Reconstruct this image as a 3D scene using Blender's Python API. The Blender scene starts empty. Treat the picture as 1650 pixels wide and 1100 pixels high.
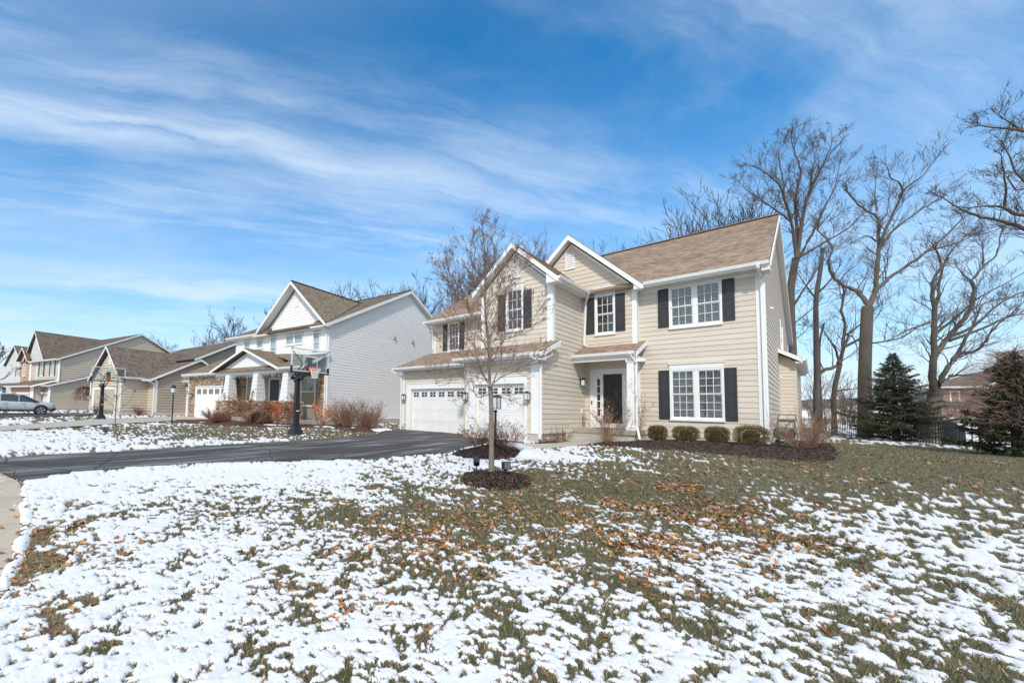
import bpy, bmesh, math, random
import numpy as np
from mathutils import Vector, Matrix
sc=bpy.context.scene
COL=sc.collection
rnd=random.Random(7)
SN=[(-3.14,0.24,0.85,0.1),(-2.8,0.64,0.88,0.1),(-2.34,1.17,0.78,0.15),(-1.86,1.73,0.72,0.2),(-1.36,2.28,0.7,0.3),(-0.86,2.85,0.8,0.2),(-0.35,3.41,0.75,0.15),(0.17,3.98,0.7,0.08),(0.7,4.54,0.65,0.08),(-3.89,0.21,0.8,0.2),(-3.44,0.76,0.85,0.15),(-2.88,1.43,0.78,0.15),(-2.29,2.12,0.72,0.25),(-1.68,2.82,0.68,0.4),(-1.06,3.52,0.76,0.2),(-0.42,4.22,0.7,0.12),(0.23,4.92,0.62,0.06),(0.88,5.61,0.75,0.05),(-4.8,0.2,0.2,0.3),(-4.39,0.71,0.87,0.12),(-3.73,1.54,0.78,0.12),(-3.2,2.18,0.68,0.15),(-2.47,3.05,0.6,0.3),(-1.9,3.71,0.75,0.3),(-1.31,4.37,0.6,0.4),(-0.51,5.25,0.65,0.15),(0.3,6.11,0.65,0.04),(1.1,6.95,0.78,0.03),(-5.81,0.38,0.1,0.3),(-5.45,0.86,0.88,0.1),(-4.87,1.64,0.82,0.12),(-4.02,2.71,0.66,0.15),(-3.11,3.83,0.42,0.4),(-2.39,4.67,0.36,0.5),(-1.65,5.51,0.45,0.8),(-0.89,6.34,0.55,0.6),(-0.12,7.15,0.62,0.2),(0.64,7.92,0.84,0.03),(1.38,8.65,0.72,0.02),(-6.7,0.71,0.9,0.03),(-6.05,1.63,0.82,0.05),(-5.35,2.59,0.72,0.1),(-4.58,3.59,0.5,0.12),(-3.76,4.61,0.32,0.2),(-2.89,5.64,0.26,0.3),(-1.99,6.66,0.26,0.9),(-1.06,7.64,0.3,0.9),(-0.14,8.57,0.55,0.2),(0.77,9.45,0.74,0.04),(1.66,10.29,0.6,0.02),(-7.8,0.81,0.95,0.02),(-7.08,1.89,0.9,0.03),(-6.29,3.03,0.85,0.03),(-5.4,4.23,0.7,0.05),(-4.45,5.45,0.42,0.1),(-3.42,6.68,0.22,0.1),(-2.34,7.86,0.17,0.3),(-1.24,8.97,0.15,0.5),(-0.16,10.02,0.3,0.2),(0.91,11.02,0.42,0.05),(1.94,11.98,0.3,0.02),(-9.5,0.62,0.97,0.0),(-8.8,1.81,0.97,0.0),(-7.93,3.18,0.97,0.0),(-6.94,4.64,0.95,0.0),(-5.83,6.15,0.78,0.02),(-5.11,7.07,0.75,0.02),(-3.73,8.63,0.3,0.05),(-2.83,9.53,0.25,0.1),(-1.49,10.82,0.12,0.15),(-0.18,12.06,0.1,0.12),(1.1,13.25,0.07,0.05),(2.36,14.47,0.07,0.03),(-8.9,4.25,0.98,0.0),(-7.71,6.01,0.95,0.0),(-6.85,7.21,0.88,0.0),(-6.01,8.3,0.88,0.0),(-4.58,9.89,0.72,0.0),(-3.3,11.11,0.35,0.03),(-2.24,12.07,0.25,0.05),(-0.7,13.54,0.08,0.08),(0.81,15.03,0.02,0.04),(2.85,17.41,0.02,0.02),(-5.54,11.18,0.98,0.0),(-5.04,11.66,0.96,0.0),(-4.29,12.34,0.8,0.0),(-3.41,13.07,0.4,0.0),(0.96,17.86,0.02,0.02),(2.25,19.91,0.03,0.02),(3.63,22.13,0.02,0.02),(0.63,22.23,0.12,0.0),(2.1,24.81,0.1,0.02),(3.91,27.99,0.75,0.0),(4.89,29.71,0.85,0.0),(0.22,26.46,0.5,0.0),(1.59,29.1,0.6,0.0),(2.65,31.13,0.8,0.0),(3.78,33.3,0.85,0.0),(5.24,36.11,0.8,0.0),(-16.6,1.62,0.95,0.0),(-15.9,3.2,0.85,0.0),(-15.1,4.92,0.4,0.0),(-14.3,6.79,0.32,0.0),(-13.3,8.8,0.4,0.0),(-12.4,10.52,0.3,0.0),(0.49,31.87,0.6,0.0),(1.91,34.82,0.7,0.0),(-15.0,0.53,0.95,0.0),(-14.3,2.12,0.9,0.0),(-13.2,4.32,0.8,0.0),(-12.8,5.27,0.95,0.0),(-13.1,7.14,0.95,0.0),(-12.5,8.28,0.7,0.0),(-18.8,0.65,0.92,0.0),(-18.3,1.78,0.9,0.0),(-17.4,3.89,0.6,0.0),(-16.5,6.04,0.35,0.0),(-14.3,11.08,0.35,0.0),(-13.7,12.39,0.2,0.0),(-13.5,12.94,0.5,0.0),(-13.2,13.49,0.95,0.0),(5.85,51.35,0.85,0.0),(-19.9,5.15,0.5,0.0),(-19.0,7.52,0.3,0.0),(-16.4,14.77,0.3,0.0),(-29.9,0.99,0.9,0.0),(-29.7,2.57,0.7,0.0),(-29.3,5.2,0.5,0.0),(-34.8,1.44,0.5,0.0),(-34.8,4.0,0.5,0.0),(-34.7,8.11,0.9,0.0),(0.56,62.61,0.85,0.0),(4.06,73.36,0.9,0.0),(10.7,93.78,0.9,0.0),(20.5,124.01,0.9,0.0)]
TR={'T1':[(0.29,0.24,[(-1.22,51.44,-1.48),(-1.31,50.68,6.14),(-1.3,50.3,10.65),(-1.1,50.34,12.67),(-0.87,50.46,13.98)]),(0.17,0.03,[(-0.87,50.46,13.98),(-1.01,49.56,16.58),(-1.41,48.41,18.69),(-1.66,47.53,19.7),(-2.61,45.89,20.77),(-3.21,44.7,20.89)]),(0.12,0.02,[(-1.01,49.56,16.58),(-1.3,49.8,17.43),(-2.72,48.78,19.14),(-3.72,48.25,20.34),(-4.33,48.15,21.4)]),(0.18,0.03,[(-0.87,50.46,13.98),(-0.76,50.65,16.87),(-0.79,50.75,19.06),(-0.46,51.2,21.57),(-0.51,51.37,22.81),(-0.85,51.16,24.67),(-0.9,51.32,25.83)]),(0.2,0.03,[(-0.83,50.5,13.99),(-0.31,50.36,17.91),(0.11,50.3,19.57),(0.78,50.51,21.22),(1.21,50.51,22.41),(1.61,50.46,23.73)]),(0.16,0.03,[(-0.64,50.7,14.1),(0.4,51.56,16.8),(1.01,52.05,18.61),(1.62,52.54,20.26),(1.98,52.73,22.34)]),(0.14,0.03,[(-0.64,50.7,14.1),(1.04,52.24,15.54),(2.3,53.35,16.63),(3.18,54.06,17.86)]),(0.1,0.02,[(-0.31,50.36,17.91),(0.13,50.98,20.33),(0.45,51.5,22.57),(0.73,51.99,24.5)]),(0.1,0.02,[(-1.41,48.41,18.69),(-1.46,48.89,20.67),(-1.69,49.16,22.86),(-1.56,49.86,24.45)]),(0.12,0.03,[(-1.26,50.44,9.57),(-0.45,50.18,11.07),(0.36,49.92,12.56),(0.91,49.44,13.46)]),(0.07,0.02,[(-1.34,50.49,8.04),(-0.47,50.19,8.85),(0.24,49.74,9.4),(1.26,49.65,9.78)]),(0.08,0.02,[(-1.29,50.64,6.79),(-0.81,52.33,7.41),(-0.3,54.02,8.34)])],'T3':[(0.28,0.21,[(1.68,33.3,-1.06),(1.74,33.17,1.15),(1.81,33.08,3.04),(1.95,33.01,5.51),(2.0,33.03,5.9)]),(0.15,0.04,[(2.0,33.03,5.9),(1.87,33.1,6.4),(1.63,33.05,6.84),(1.1,32.71,7.24),(0.76,32.54,7.86),(0.67,32.62,8.66),(0.85,33.01,9.34),(0.66,33.01,9.89),(0.32,32.85,10.43)]),(0.17,0.05,[(2.0,33.03,5.9),(2.19,33.44,6.35),(2.36,33.79,7.16),(2.42,34.03,7.98),(2.52,34.28,9.09),(2.6,34.48,10.71),(2.56,34.64,11.16),(2.05,34.3,11.64),(1.5,33.87,12.64)]),(0.1,0.02,[(2.52,34.28,9.09),(2.77,34.14,10.07),(3.21,34.18,11.33),(3.4,34.0,11.97),(3.27,33.5,12.29),(2.93,32.81,12.44),(2.79,32.3,12.87)]),(0.07,0.02,[(3.28,33.9,11.67),(3.35,33.5,11.79),(3.66,33.35,12.07),(3.92,33.16,12.21),(4.34,33.1,12.87)]),(0.09,0.02,[(2.54,34.3,9.19),(3.11,35.18,10.29),(3.93,36.32,11.29),(4.61,37.34,12.06),(5.25,38.34,12.63)]),(0.13,0.03,[(2.31,33.76,6.86),(2.75,34.35,7.45),(3.14,34.9,7.9),(4.15,36.06,8.95),(4.89,36.94,9.86),(5.72,37.88,11.06),(5.55,37.83,11.55)]),(0.08,0.02,[(4.27,36.17,9.12),(5.53,37.82,9.77),(6.31,38.97,10.35)]),(0.06,0.02,[(2.49,34.2,9.62),(2.1,33.36,9.78),(1.55,32.39,9.34)]),(0.05,0.015,[(2.6,34.48,10.71),(2.92,34.99,11.27),(3.05,35.29,12.14)]),(0.06,0.02,[(2.57,34.62,11.43),(2.54,34.75,12.37),(2.61,34.97,13.32)])],'T4':[(0.3,0.24,[(3.85,33.4,-1.03),(3.88,33.33,0.24),(3.99,33.36,1.3)]),(0.2,0.05,[(3.99,33.36,1.3),(3.87,32.99,2.13),(3.98,32.85,3.17),(3.95,32.56,4.28),(4.0,32.35,5.41),(3.96,32.05,6.5),(4.21,32.07,7.35),(4.06,31.7,7.97)]),(0.1,0.02,[(3.99,32.35,5.27),(4.12,32.47,5.87),(4.21,32.53,6.71),(4.44,32.73,7.7),(4.88,33.16,8.56),(5.23,33.53,8.97)]),(0.16,0.03,[(3.98,32.85,3.17),(4.08,32.87,3.29),(4.41,33.1,4.0),(5.11,33.66,5.23),(5.33,33.73,6.29),(5.23,33.51,6.72),(5.6,33.78,7.3),(6.04,34.13,7.92),(6.22,34.15,8.93)]),(0.1,0.02,[(4.41,33.1,4.0),(5.27,34.07,4.59),(6.1,34.97,5.62),(7.05,36.04,6.37),(7.95,37.05,6.87)]),(0.09,0.02,[(4.45,33.15,3.86),(5.6,34.45,4.51),(6.47,35.46,5.1),(7.04,36.19,5.3),(7.93,37.25,5.53)]),(0.08,0.02,[(4.05,32.67,4.23),(4.66,32.79,4.91),(5.2,32.82,5.65),(5.87,33.0,6.17),(6.53,33.18,6.7)]),(0.16,0.03,[(3.99,33.36,1.3),(4.2,33.08,2.13),(4.63,33.02,3.14),(5.27,33.25,3.35),(5.62,33.13,4.16),(6.03,33.09,4.76)]),(0.09,0.02,[(4.63,33.02,3.14),(5.09,33.79,4.17),(5.49,34.5,5.17),(5.75,35.08,5.79),(6.29,36.0,6.1)]),(0.07,0.02,[(4.41,33.3,2.19),(4.99,33.55,2.22),(5.39,33.62,2.26),(6.05,33.97,2.38)]),(0.07,0.02,[(3.94,32.51,4.76),(3.09,31.06,4.26),(2.52,29.92,3.78)]),(0.05,0.015,[(5.23,33.51,6.72),(5.12,34.43,7.33),(5.1,35.43,8.07)]),(0.05,0.015,[(5.6,33.78,7.3),(5.62,33.68,7.93),(5.58,33.53,8.5)])],'T2':[(0.19,0.10,[(-0.05,39.51,-1.16),(0.01,39.39,0.96),(0.06,39.28,2.8),(0.11,39.08,5.7),(0.17,38.96,7.82),(0.39,39.04,9.54),(0.57,39.09,11.18)]),(0.13,0.05,[(0.09,39.3,2.88),(0.41,39.45,3.17),(0.94,39.83,3.46),(1.24,39.91,4.22),(1.32,39.73,5.32),(1.39,39.57,6.18),(1.27,39.21,6.91),(1.41,39.09,8.11)]),(0.09,0.02,[(1.3,39.94,4.62),(2.27,40.56,5.29),(2.43,40.42,4.86),(3.77,41.47,5.21),(4.5,41.84,5.85),(5.3,42.28,6.48)]),(0.07,0.02,[(1.32,39.73,5.32),(1.9,40.15,5.88),(2.46,40.54,6.6),(2.88,40.77,7.18)]),(0.06,0.02,[(0.17,38.96,7.82),(-0.22,37.73,8.46),(-0.6,36.51,9.15)]),(0.07,0.02,[(0.18,38.94,8.11),(0.74,38.54,8.73),(1.21,38.01,9.5)])],'T6':[(0.13,0.1,[(0.66,35.86,-1.01),(0.72,35.72,1.39),(0.91,35.8,2.66),(1.02,35.88,3.21)]),(0.07,0.02,[(1.02,35.88,3.21),(0.83,35.71,4.16),(0.59,35.53,4.72),(0.36,35.35,5.27)]),(0.07,0.02,[(1.02,35.88,3.21),(1.26,36.27,4.37),(1.54,36.74,4.96),(1.76,37.27,4.26)]),(0.05,0.02,[(0.78,35.76,1.61),(1.27,36.7,1.72),(1.8,37.69,1.87)])],'T7':[(0.08,0.05,[(0.19,42.69,-1.24),(0.22,42.62,-0.1),(0.22,42.33,3.23),(0.28,42.21,5.38),(0.53,42.35,6.75)])],'T5':[(0.35,0.3,[(7.35,29.82,-1.03),(7.35,29.57,1.92),(7.36,29.31,4.87)]),(0.14,0.03,[(7.36,29.31,4.87),(6.61,28.27,6.86),(5.99,27.48,7.44),(5.35,26.73,7.53),(5.1,26.39,7.52),(4.83,26.01,7.71),(4.57,25.66,7.74),(4.02,25.01,7.65)]),(0.05,0.015,[(4.83,26.01,7.73),(4.82,25.61,8.23),(4.69,25.08,8.87),(4.58,24.6,9.15)]),(0.12,0.02,[(7.36,29.31,4.87),(6.49,28.32,6.44),(5.43,27.21,7.14),(4.81,26.6,7.46),(4.26,26.07,7.62),(3.82,25.65,7.96),(3.4,25.24,8.36)]),(0.1,0.02,[(7.36,29.31,4.87),(7.1,28.46,9.08),(6.14,27.14,10.18),(5.33,26.06,10.37),(4.91,25.4,10.32),(4.42,24.67,10.27),(4.09,24.13,10.22)]),(0.05,0.015,[(5.33,26.06,10.37),(5.07,25.8,10.61),(4.75,25.49,10.97)]),(0.09,0.02,[(7.36,29.31,4.87),(6.47,28.06,7.53),(5.7,27.09,8.38),(5.38,26.64,8.79),(5.14,26.27,9.1),(4.86,25.81,10.04)]),(0.06,0.02,[(6.47,28.06,7.53),(5.79,26.94,8.33),(5.25,26.05,8.26),(4.96,25.44,8.13),(4.72,24.83,8.4)]),(0.2,0.05,[(7.36,29.31,4.87),(7.39,29.02,8.72),(7.72,29.08,12.14)])],'Y':[(0.055,0.045,[(-4.84,7.85,-1.38),(-4.81,7.79,-0.51),(-4.8,7.76,0.02),(-4.8,7.71,0.52)]),(0.034,0.008,[(-4.8,7.71,0.52),(-4.78,7.62,0.96),(-4.75,7.54,1.38),(-4.74,7.42,1.93),(-4.71,7.33,2.43),(-4.65,7.27,2.98),(-4.63,7.16,3.41),(-4.62,7.07,3.79)]),(0.016,0.004,[(-4.77,7.74,0.55),(-4.75,7.88,0.8),(-4.73,8.02,0.99),(-4.75,8.09,1.49),(-4.78,8.14,2.06),(-4.75,8.25,2.69),(-4.63,8.49,3.07),(-4.49,8.74,3.4)]),(0.014,0.004,[(-4.76,7.75,0.59),(-4.54,7.78,0.73),(-4.32,7.82,0.82),(-4.02,7.93,1.0),(-3.81,7.95,1.1)]),(0.012,0.004,[(-4.75,7.54,1.38),(-4.68,7.7,1.5),(-4.45,8.04,1.59),(-4.24,8.35,1.88),(-4.12,8.55,2.21)]),(0.016,0.004,[(-4.84,7.67,0.59),(-4.84,7.48,0.8),(-4.83,7.3,1.0),(-4.81,7.11,1.44),(-4.72,7.02,1.71),(-4.77,6.76,2.16)]),(0.01,0.003,[(-4.84,7.66,0.63),(-4.93,7.43,0.71),(-5.05,7.18,0.74),(-5.14,6.95,0.77),(-5.35,6.6,0.74)]),(0.013,0.003,[(-4.83,7.67,0.65),(-5.12,7.6,0.93),(-5.39,7.54,1.17),(-5.69,7.45,1.51),(-5.94,7.43,1.64)]),(0.013,0.003,[(-4.73,7.41,2.14),(-4.48,7.45,2.41),(-4.34,7.38,2.69),(-4.1,7.4,3.13)]),(0.014,0.003,[(-4.72,7.32,2.43),(-4.88,7.21,2.54),(-5.03,7.12,2.6),(-5.38,6.8,2.85),(-5.54,6.68,3.06)]),(0.013,0.003,[(-4.72,7.32,2.43),(-4.79,7.18,2.86),(-4.88,7.02,3.24),(-4.83,7.01,3.55)]),(0.011,0.003,[(-4.75,7.55,1.2),(-4.84,7.4,1.52),(-5.09,7.08,1.77),(-5.18,6.92,2.09)]),(0.011,0.003,[(-4.72,7.45,1.71),(-4.58,7.58,2.04),(-4.46,7.68,2.24),(-4.25,7.89,2.38)]),(0.01,0.003,[(-4.69,7.32,2.68),(-4.49,7.3,2.95),(-4.39,7.18,3.22),(-4.34,7.0,3.41)]),(0.01,0.003,[(-4.8,7.74,0.28),(-4.83,7.93,0.33),(-4.77,8.22,0.36),(-4.77,8.44,0.34)]),(0.01,0.003,[(-4.87,7.88,0.37),(-4.97,7.5,0.28),(-4.93,7.25,0.42),(-4.94,6.97,0.31)])],'S':[(0.028,0.012,[(-16.28,2.99,-1.21),(-16.2,2.96,-0.06),(-16.16,2.96,0.57),(-16.13,2.94,1.11)]),(0.01,0.004,[(-16.18,2.97,0.15),(-15.91,3.2,0.47),(-15.8,3.3,0.64),(-15.63,3.43,0.87)]),(0.01,0.004,[(-16.19,2.98,-0.02),(-16.28,2.77,0.14),(-16.32,2.64,0.14)]),(0.01,0.004,[(-16.19,2.99,-0.27),(-15.73,3.2,-0.05),(-15.39,3.27,0.3)]),(0.009,0.003,[(-16.16,2.96,0.46),(-16.57,2.78,0.57),(-16.93,2.65,0.79)]),(0.009,0.003,[(-16.21,2.98,-0.37),(-16.01,2.81,-0.06),(-15.83,2.63,0.04)])]}
# ---------------------------------------------------------------- camera
cam_d=bpy.data.cameras.new('camera'); cam=bpy.data.objects.new('camera',cam_d); COL.objects.link(cam)
sc.camera=cam
_F=659.78; _PX,_PY=615.67,617.65
cam_d.sensor_width=36; cam_d.sensor_fit='HORIZONTAL'; cam_d.lens=36*_F/1650
cam_d.shift_x=(825-_PX)/1650; cam_d.shift_y=(_PY-550)/1650
cam_d.clip_start=0.05; cam_d.clip_end=3000
_R=((0.68631139,-0.02748617,-0.72678827),(0.72693211,0.05803932,0.68425225),(0.02337482,-0.99793584,0.05981362))
# columns: camera right, -up, forward in the world
right=Vector([r[0] for r in _R]); down=Vector([r[1] for r in _R]); fwd=Vector([r[2] for r in _R])
M=Matrix.Identity(4)
for i in range(3):
    M[i][0]=right[i]; M[i][1]=-down[i]; M[i][2]=-fwd[i]
cam.matrix_world=M
# ---------------------------------------------------------------- light
SUN=Vector((.60,-1.0,1.0)).normalized()
world=bpy.data.worlds.new('World'); sc.world=world; world.use_nodes=True
wn=world.node_tree.nodes; wl=world.node_tree.links; wn.clear()
def wnode(t,**k):
    n=wn.new(t)
    for a,b in k.items(): setattr(n,a,b)
    return n
def _m(op,a,b=None,c=None,clamp=False):
    n=wn.new('ShaderNodeMath'); n.operation=op; n.use_clamp=clamp
    for i,v in enumerate((a,b,c)):
        if v is None: continue
        if isinstance(v,(int,float)): n.inputs[i].default_value=v
        else: wl.new(v,n.inputs[i])
    return n.outputs[0]
sky=wnode('ShaderNodeTexSky',sky_type='NISHITA'); sky.sun_disc=False
sky.sun_elevation=math.asin(SUN.z); sky.sun_rotation=math.atan2(SUN.x,SUN.y)
sky.air_density=1.0; sky.dust_density=0.6; sky.ozone_density=2.2; sky.altitude=200
geo=wnode('ShaderNodeNewGeometry')
sep=wnode('ShaderNodeSeparateXYZ'); tc=wnode('ShaderNodeTexCoord'); wl.new(tc.outputs['Generated'],sep.inputs[0])
X,Y,Z=sep.outputs
zz=_m('ADD',_m('MAXIMUM',Z,0.0),.15)
U=_m('DIVIDE',X,zz); V=_m('DIVIDE',Y,zz)
# along-streak and across-streak coordinates of the high cirrus
S=_m('ADD',_m('MULTIPLY',U,.483),_m('MULTIPLY',V,.875))
T=_m('SUBTRACT',_m('MULTIPLY',U,.875),_m('MULTIPLY',V,.483))
def comb(a,b,c=0.0):
    n=wn.new('ShaderNodeCombineXYZ')
    for i,v in enumerate((a,b,c)):
        if isinstance(v,(int,float)): n.inputs[i].default_value=v
        else: wl.new(v,n.inputs[i])
    return n.outputs[0]
def noise(vec,scale,detail=6,rough=.6,dist=0.0):
    n=wn.new('ShaderNodeTexNoise'); n.inputs['Scale'].default_value=scale; n.inputs['Detail'].default_value=detail
    n.inputs['Roughness'].default_value=rough; n.inputs['Distortion'].default_value=dist; wl.new(vec,n.inputs['Vector']); return n.outputs[0]
def ramp(v,a,b,lo=0.0,hi=1.0):
    n=wn.new('ShaderNodeMapRange'); n.interpolation_type='SMOOTHSTEP'
    n.inputs[1].default_value=a; n.inputs[2].default_value=b; n.inputs[3].default_value=lo; n.inputs[4].default_value=hi
    wl.new(v,n.inputs[0]); return n.outputs[0]
warp=noise(comb(U,V),2.2,5,.6)
Tw=_m('ADD',T,_m('MULTIPLY',_m('SUBTRACT',warp,.5),.16))
fine=noise(comb(_m('MULTIPLY',S,1.6),_m('MULTIPLY',Tw,9.0)),1.2,7,.56,.6)
fibre=noise(comb(_m('MULTIPLY',S,2.0),_m('MULTIPLY',Tw,26.0)),1.1,8,.65,.3)
broad=noise(comb(_m('MULTIPLY',S,.55),_m('MULTIPLY',Tw,1.7),3.1),1.7,7,.55,.35)
def band(c,w,s0=None,s1=None):
    d=_m('DIVIDE',_m('SUBTRACT',Tw,c),w)
    g=_m('EXPONENT',_m('MULTIPLY',_m('MULTIPLY',d,d),-1.0))
    return g
b1=_m('MULTIPLY',_m('MULTIPLY',band(-1.25,.10),ramp(fine,.22,.74,.25,.85)),ramp(S,-1.0,1.0,1.0,.55))
b2=_m('MULTIPLY',band(-1.08,.15),ramp(fine,.34,.76,0.08,.36))
b3=_m('MULTIPLY',band(-1.62,.26),ramp(fine,.32,.76,0.15,.45))
b4=_m('MULTIPLY',band(-2.45,.30),ramp(broad,.35,.6,.25,.75))
wisps=_m('MULTIPLY',ramp(broad,.36,.72,0.0,.46),ramp(fibre,.20,.75,.6,1.0))
cl=_m('MAXIMUM',_m('MAXIMUM',b1,b2),_m('MAXIMUM',b3,b4))
cl=_m('SUBTRACT',1.0,_m('MULTIPLY',_m('SUBTRACT',1.0,cl),_m('SUBTRACT',1.0,wisps)))
lowveil=ramp(Z,.0,.60,.92,0.0)
cl=_m('MAXIMUM',cl,_m('MULTIPLY',lowveil,ramp(broad,.25,.6,.6,1.0)),clamp=True)
sdot=_m('ADD',_m('ADD',_m('MULTIPLY',X,SUN.x),_m('MULTIPLY',Y,SUN.y)),_m('MULTIPLY',Z,SUN.z)); cl=_m('MAXIMUM',cl,_m('MULTIPLY',ramp(sdot,-.15,.75,.0,1.0),ramp(broad,.2,.7,.75,1.1)))  # unseen whitish veil added round the sun, to take blue out of the skylight
cl=_m('MAXIMUM',cl,ramp(Z,.02,.30,1.12,.0)); cl=_m('ADD',_m('MULTIPLY',cl,.80),ramp(warp,.2,.8,.0,.07))
tint=wn.new('ShaderNodeMix'); tint.data_type='RGBA'; tint.blend_type='MULTIPLY'; tint.inputs[0].default_value=1.0
wl.new(sky.outputs[0],tint.inputs[6]); tint.inputs[7].default_value=(0.075,.76,1.08,1)
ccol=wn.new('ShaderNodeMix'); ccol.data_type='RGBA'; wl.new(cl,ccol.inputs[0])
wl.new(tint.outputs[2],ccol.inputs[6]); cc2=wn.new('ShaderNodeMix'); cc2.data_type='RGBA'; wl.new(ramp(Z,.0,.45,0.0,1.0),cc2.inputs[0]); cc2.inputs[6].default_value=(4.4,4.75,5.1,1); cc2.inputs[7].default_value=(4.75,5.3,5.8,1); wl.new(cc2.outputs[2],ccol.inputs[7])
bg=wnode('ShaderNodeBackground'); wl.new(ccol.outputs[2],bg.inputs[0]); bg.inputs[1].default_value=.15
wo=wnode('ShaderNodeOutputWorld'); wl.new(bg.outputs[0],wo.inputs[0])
sd=bpy.data.lights.new('sun','SUN'); sd.energy=2.3; sd.angle=math.radians(4.0); sd.color=(1,.92,.83)
so=bpy.data.objects.new('sun',sd); COL.objects.link(so); so.rotation_euler=(-SUN).to_track_quat('-Z','Y').to_euler()
sc.view_settings.view_transform='Standard'; sc.view_settings.look='None'; sc.view_settings.exposure=.43; sc.view_settings.gamma=1
sc.view_settings.use_curve_mapping=False
# ---------------------------------------------------------------- materials
MATS={}
def mat(name,col,rough=.7,var=0.0,vscale=4.0,bump=0.0,bscale=60.0,metal=0.0,col2=None,spec=None,attr=None,stretch=None):
    if name in MATS: return MATS[name]
    m=bpy.data.materials.new(name); m.use_nodes=True; MATS[name]=m
    nt=m.node_tree; N=nt.nodes; Lk=nt.links; b=N['Principled BSDF']
    b.inputs['Roughness'].default_value=rough; b.inputs['Metallic'].default_value=metal
    if spec is not None: b.inputs['Specular IOR Level'].default_value=spec
    c=(*col,1); b.inputs['Base Color'].default_value=c
    tcn=N.new('ShaderNodeTexCoord'); src=tcn.outputs['Object']
    if stretch:
        mp=N.new('ShaderNodeMapping'); mp.inputs['Scale'].default_value=stretch; Lk.new(src,mp.inputs[0]); src=mp.outputs[0]
    out=None
    if attr:
        a=N.new('ShaderNodeAttribute'); a.attribute_name=attr; out=a.outputs['Color']
    if var>0 or col2:
        n=N.new('ShaderNodeTexNoise'); n.inputs['Scale'].default_value=vscale; n.inputs['Detail'].default_value=6; n.inputs['Roughness'].default_value=.6
        Lk.new(src,n.inputs['Vector'])
        mr=N.new('ShaderNodeMapRange'); mr.inputs[1].default_value=.3; mr.inputs[2].default_value=.7; Lk.new(n.outputs[0],mr.inputs[0])
        mx=N.new('ShaderNodeMix'); mx.data_type='RGBA'; Lk.new(mr.outputs[0],mx.inputs[0])
        if out is not None:
            mx.blend_type='MIX'
            hv=N.new('ShaderNodeHueSaturation'); hv.inputs['Value'].default_value=1-var; Lk.new(out,hv.inputs['Color'])
            Lk.new(hv.outputs[0],mx.inputs[6]); Lk.new(out,mx.inputs[7])
        else:
            c2=col2 if col2 else tuple(x*(1-var) for x in col)
            mx.inputs[6].default_value=c; mx.inputs[7].default_value=(*c2,1)
        out=mx.outputs[2]
    if out is not None: Lk.new(out,b.inputs['Base Color'])
    if bump>0:
        n=N.new('ShaderNodeTexNoise'); n.inputs['Scale'].default_value=bscale; n.inputs['Detail'].default_value=5
        Lk.new(src,n.inputs['Vector'])
        bp=N.new('ShaderNodeBump'); bp.inputs['Strength'].default_value=bump; bp.inputs['Distance'].default_value=.02
        Lk.new(n.outputs[0],bp.inputs['Height']); Lk.new(bp.outputs[0],b.inputs['Normal'])
    return m
def siding_mat(name,col):
    # fibre cement boards: every object/board slightly different, faint streaks
    m=mat(name,col,.62,.10,1.3,.12,90,stretch=(1,1,6))
    N=m.node_tree.nodes;Lk=m.node_tree.links;b=N['Principled BSDF']
    prev=b.inputs['Base Color'].links[0].from_socket
    oi=N.new('ShaderNodeObjectInfo'); hv=N.new('ShaderNodeHueSaturation'); mr=N.new('ShaderNodeMapRange')
    mr.inputs[3].default_value=.93; mr.inputs[4].default_value=1.05; Lk.new(oi.outputs['Random'],mr.inputs[0])
    Lk.new(mr.outputs[0],hv.inputs['Value']); Lk.new(prev,hv.inputs['Color']); Lk.new(hv.outputs[0],b.inputs['Base Color'])
    return m
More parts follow.
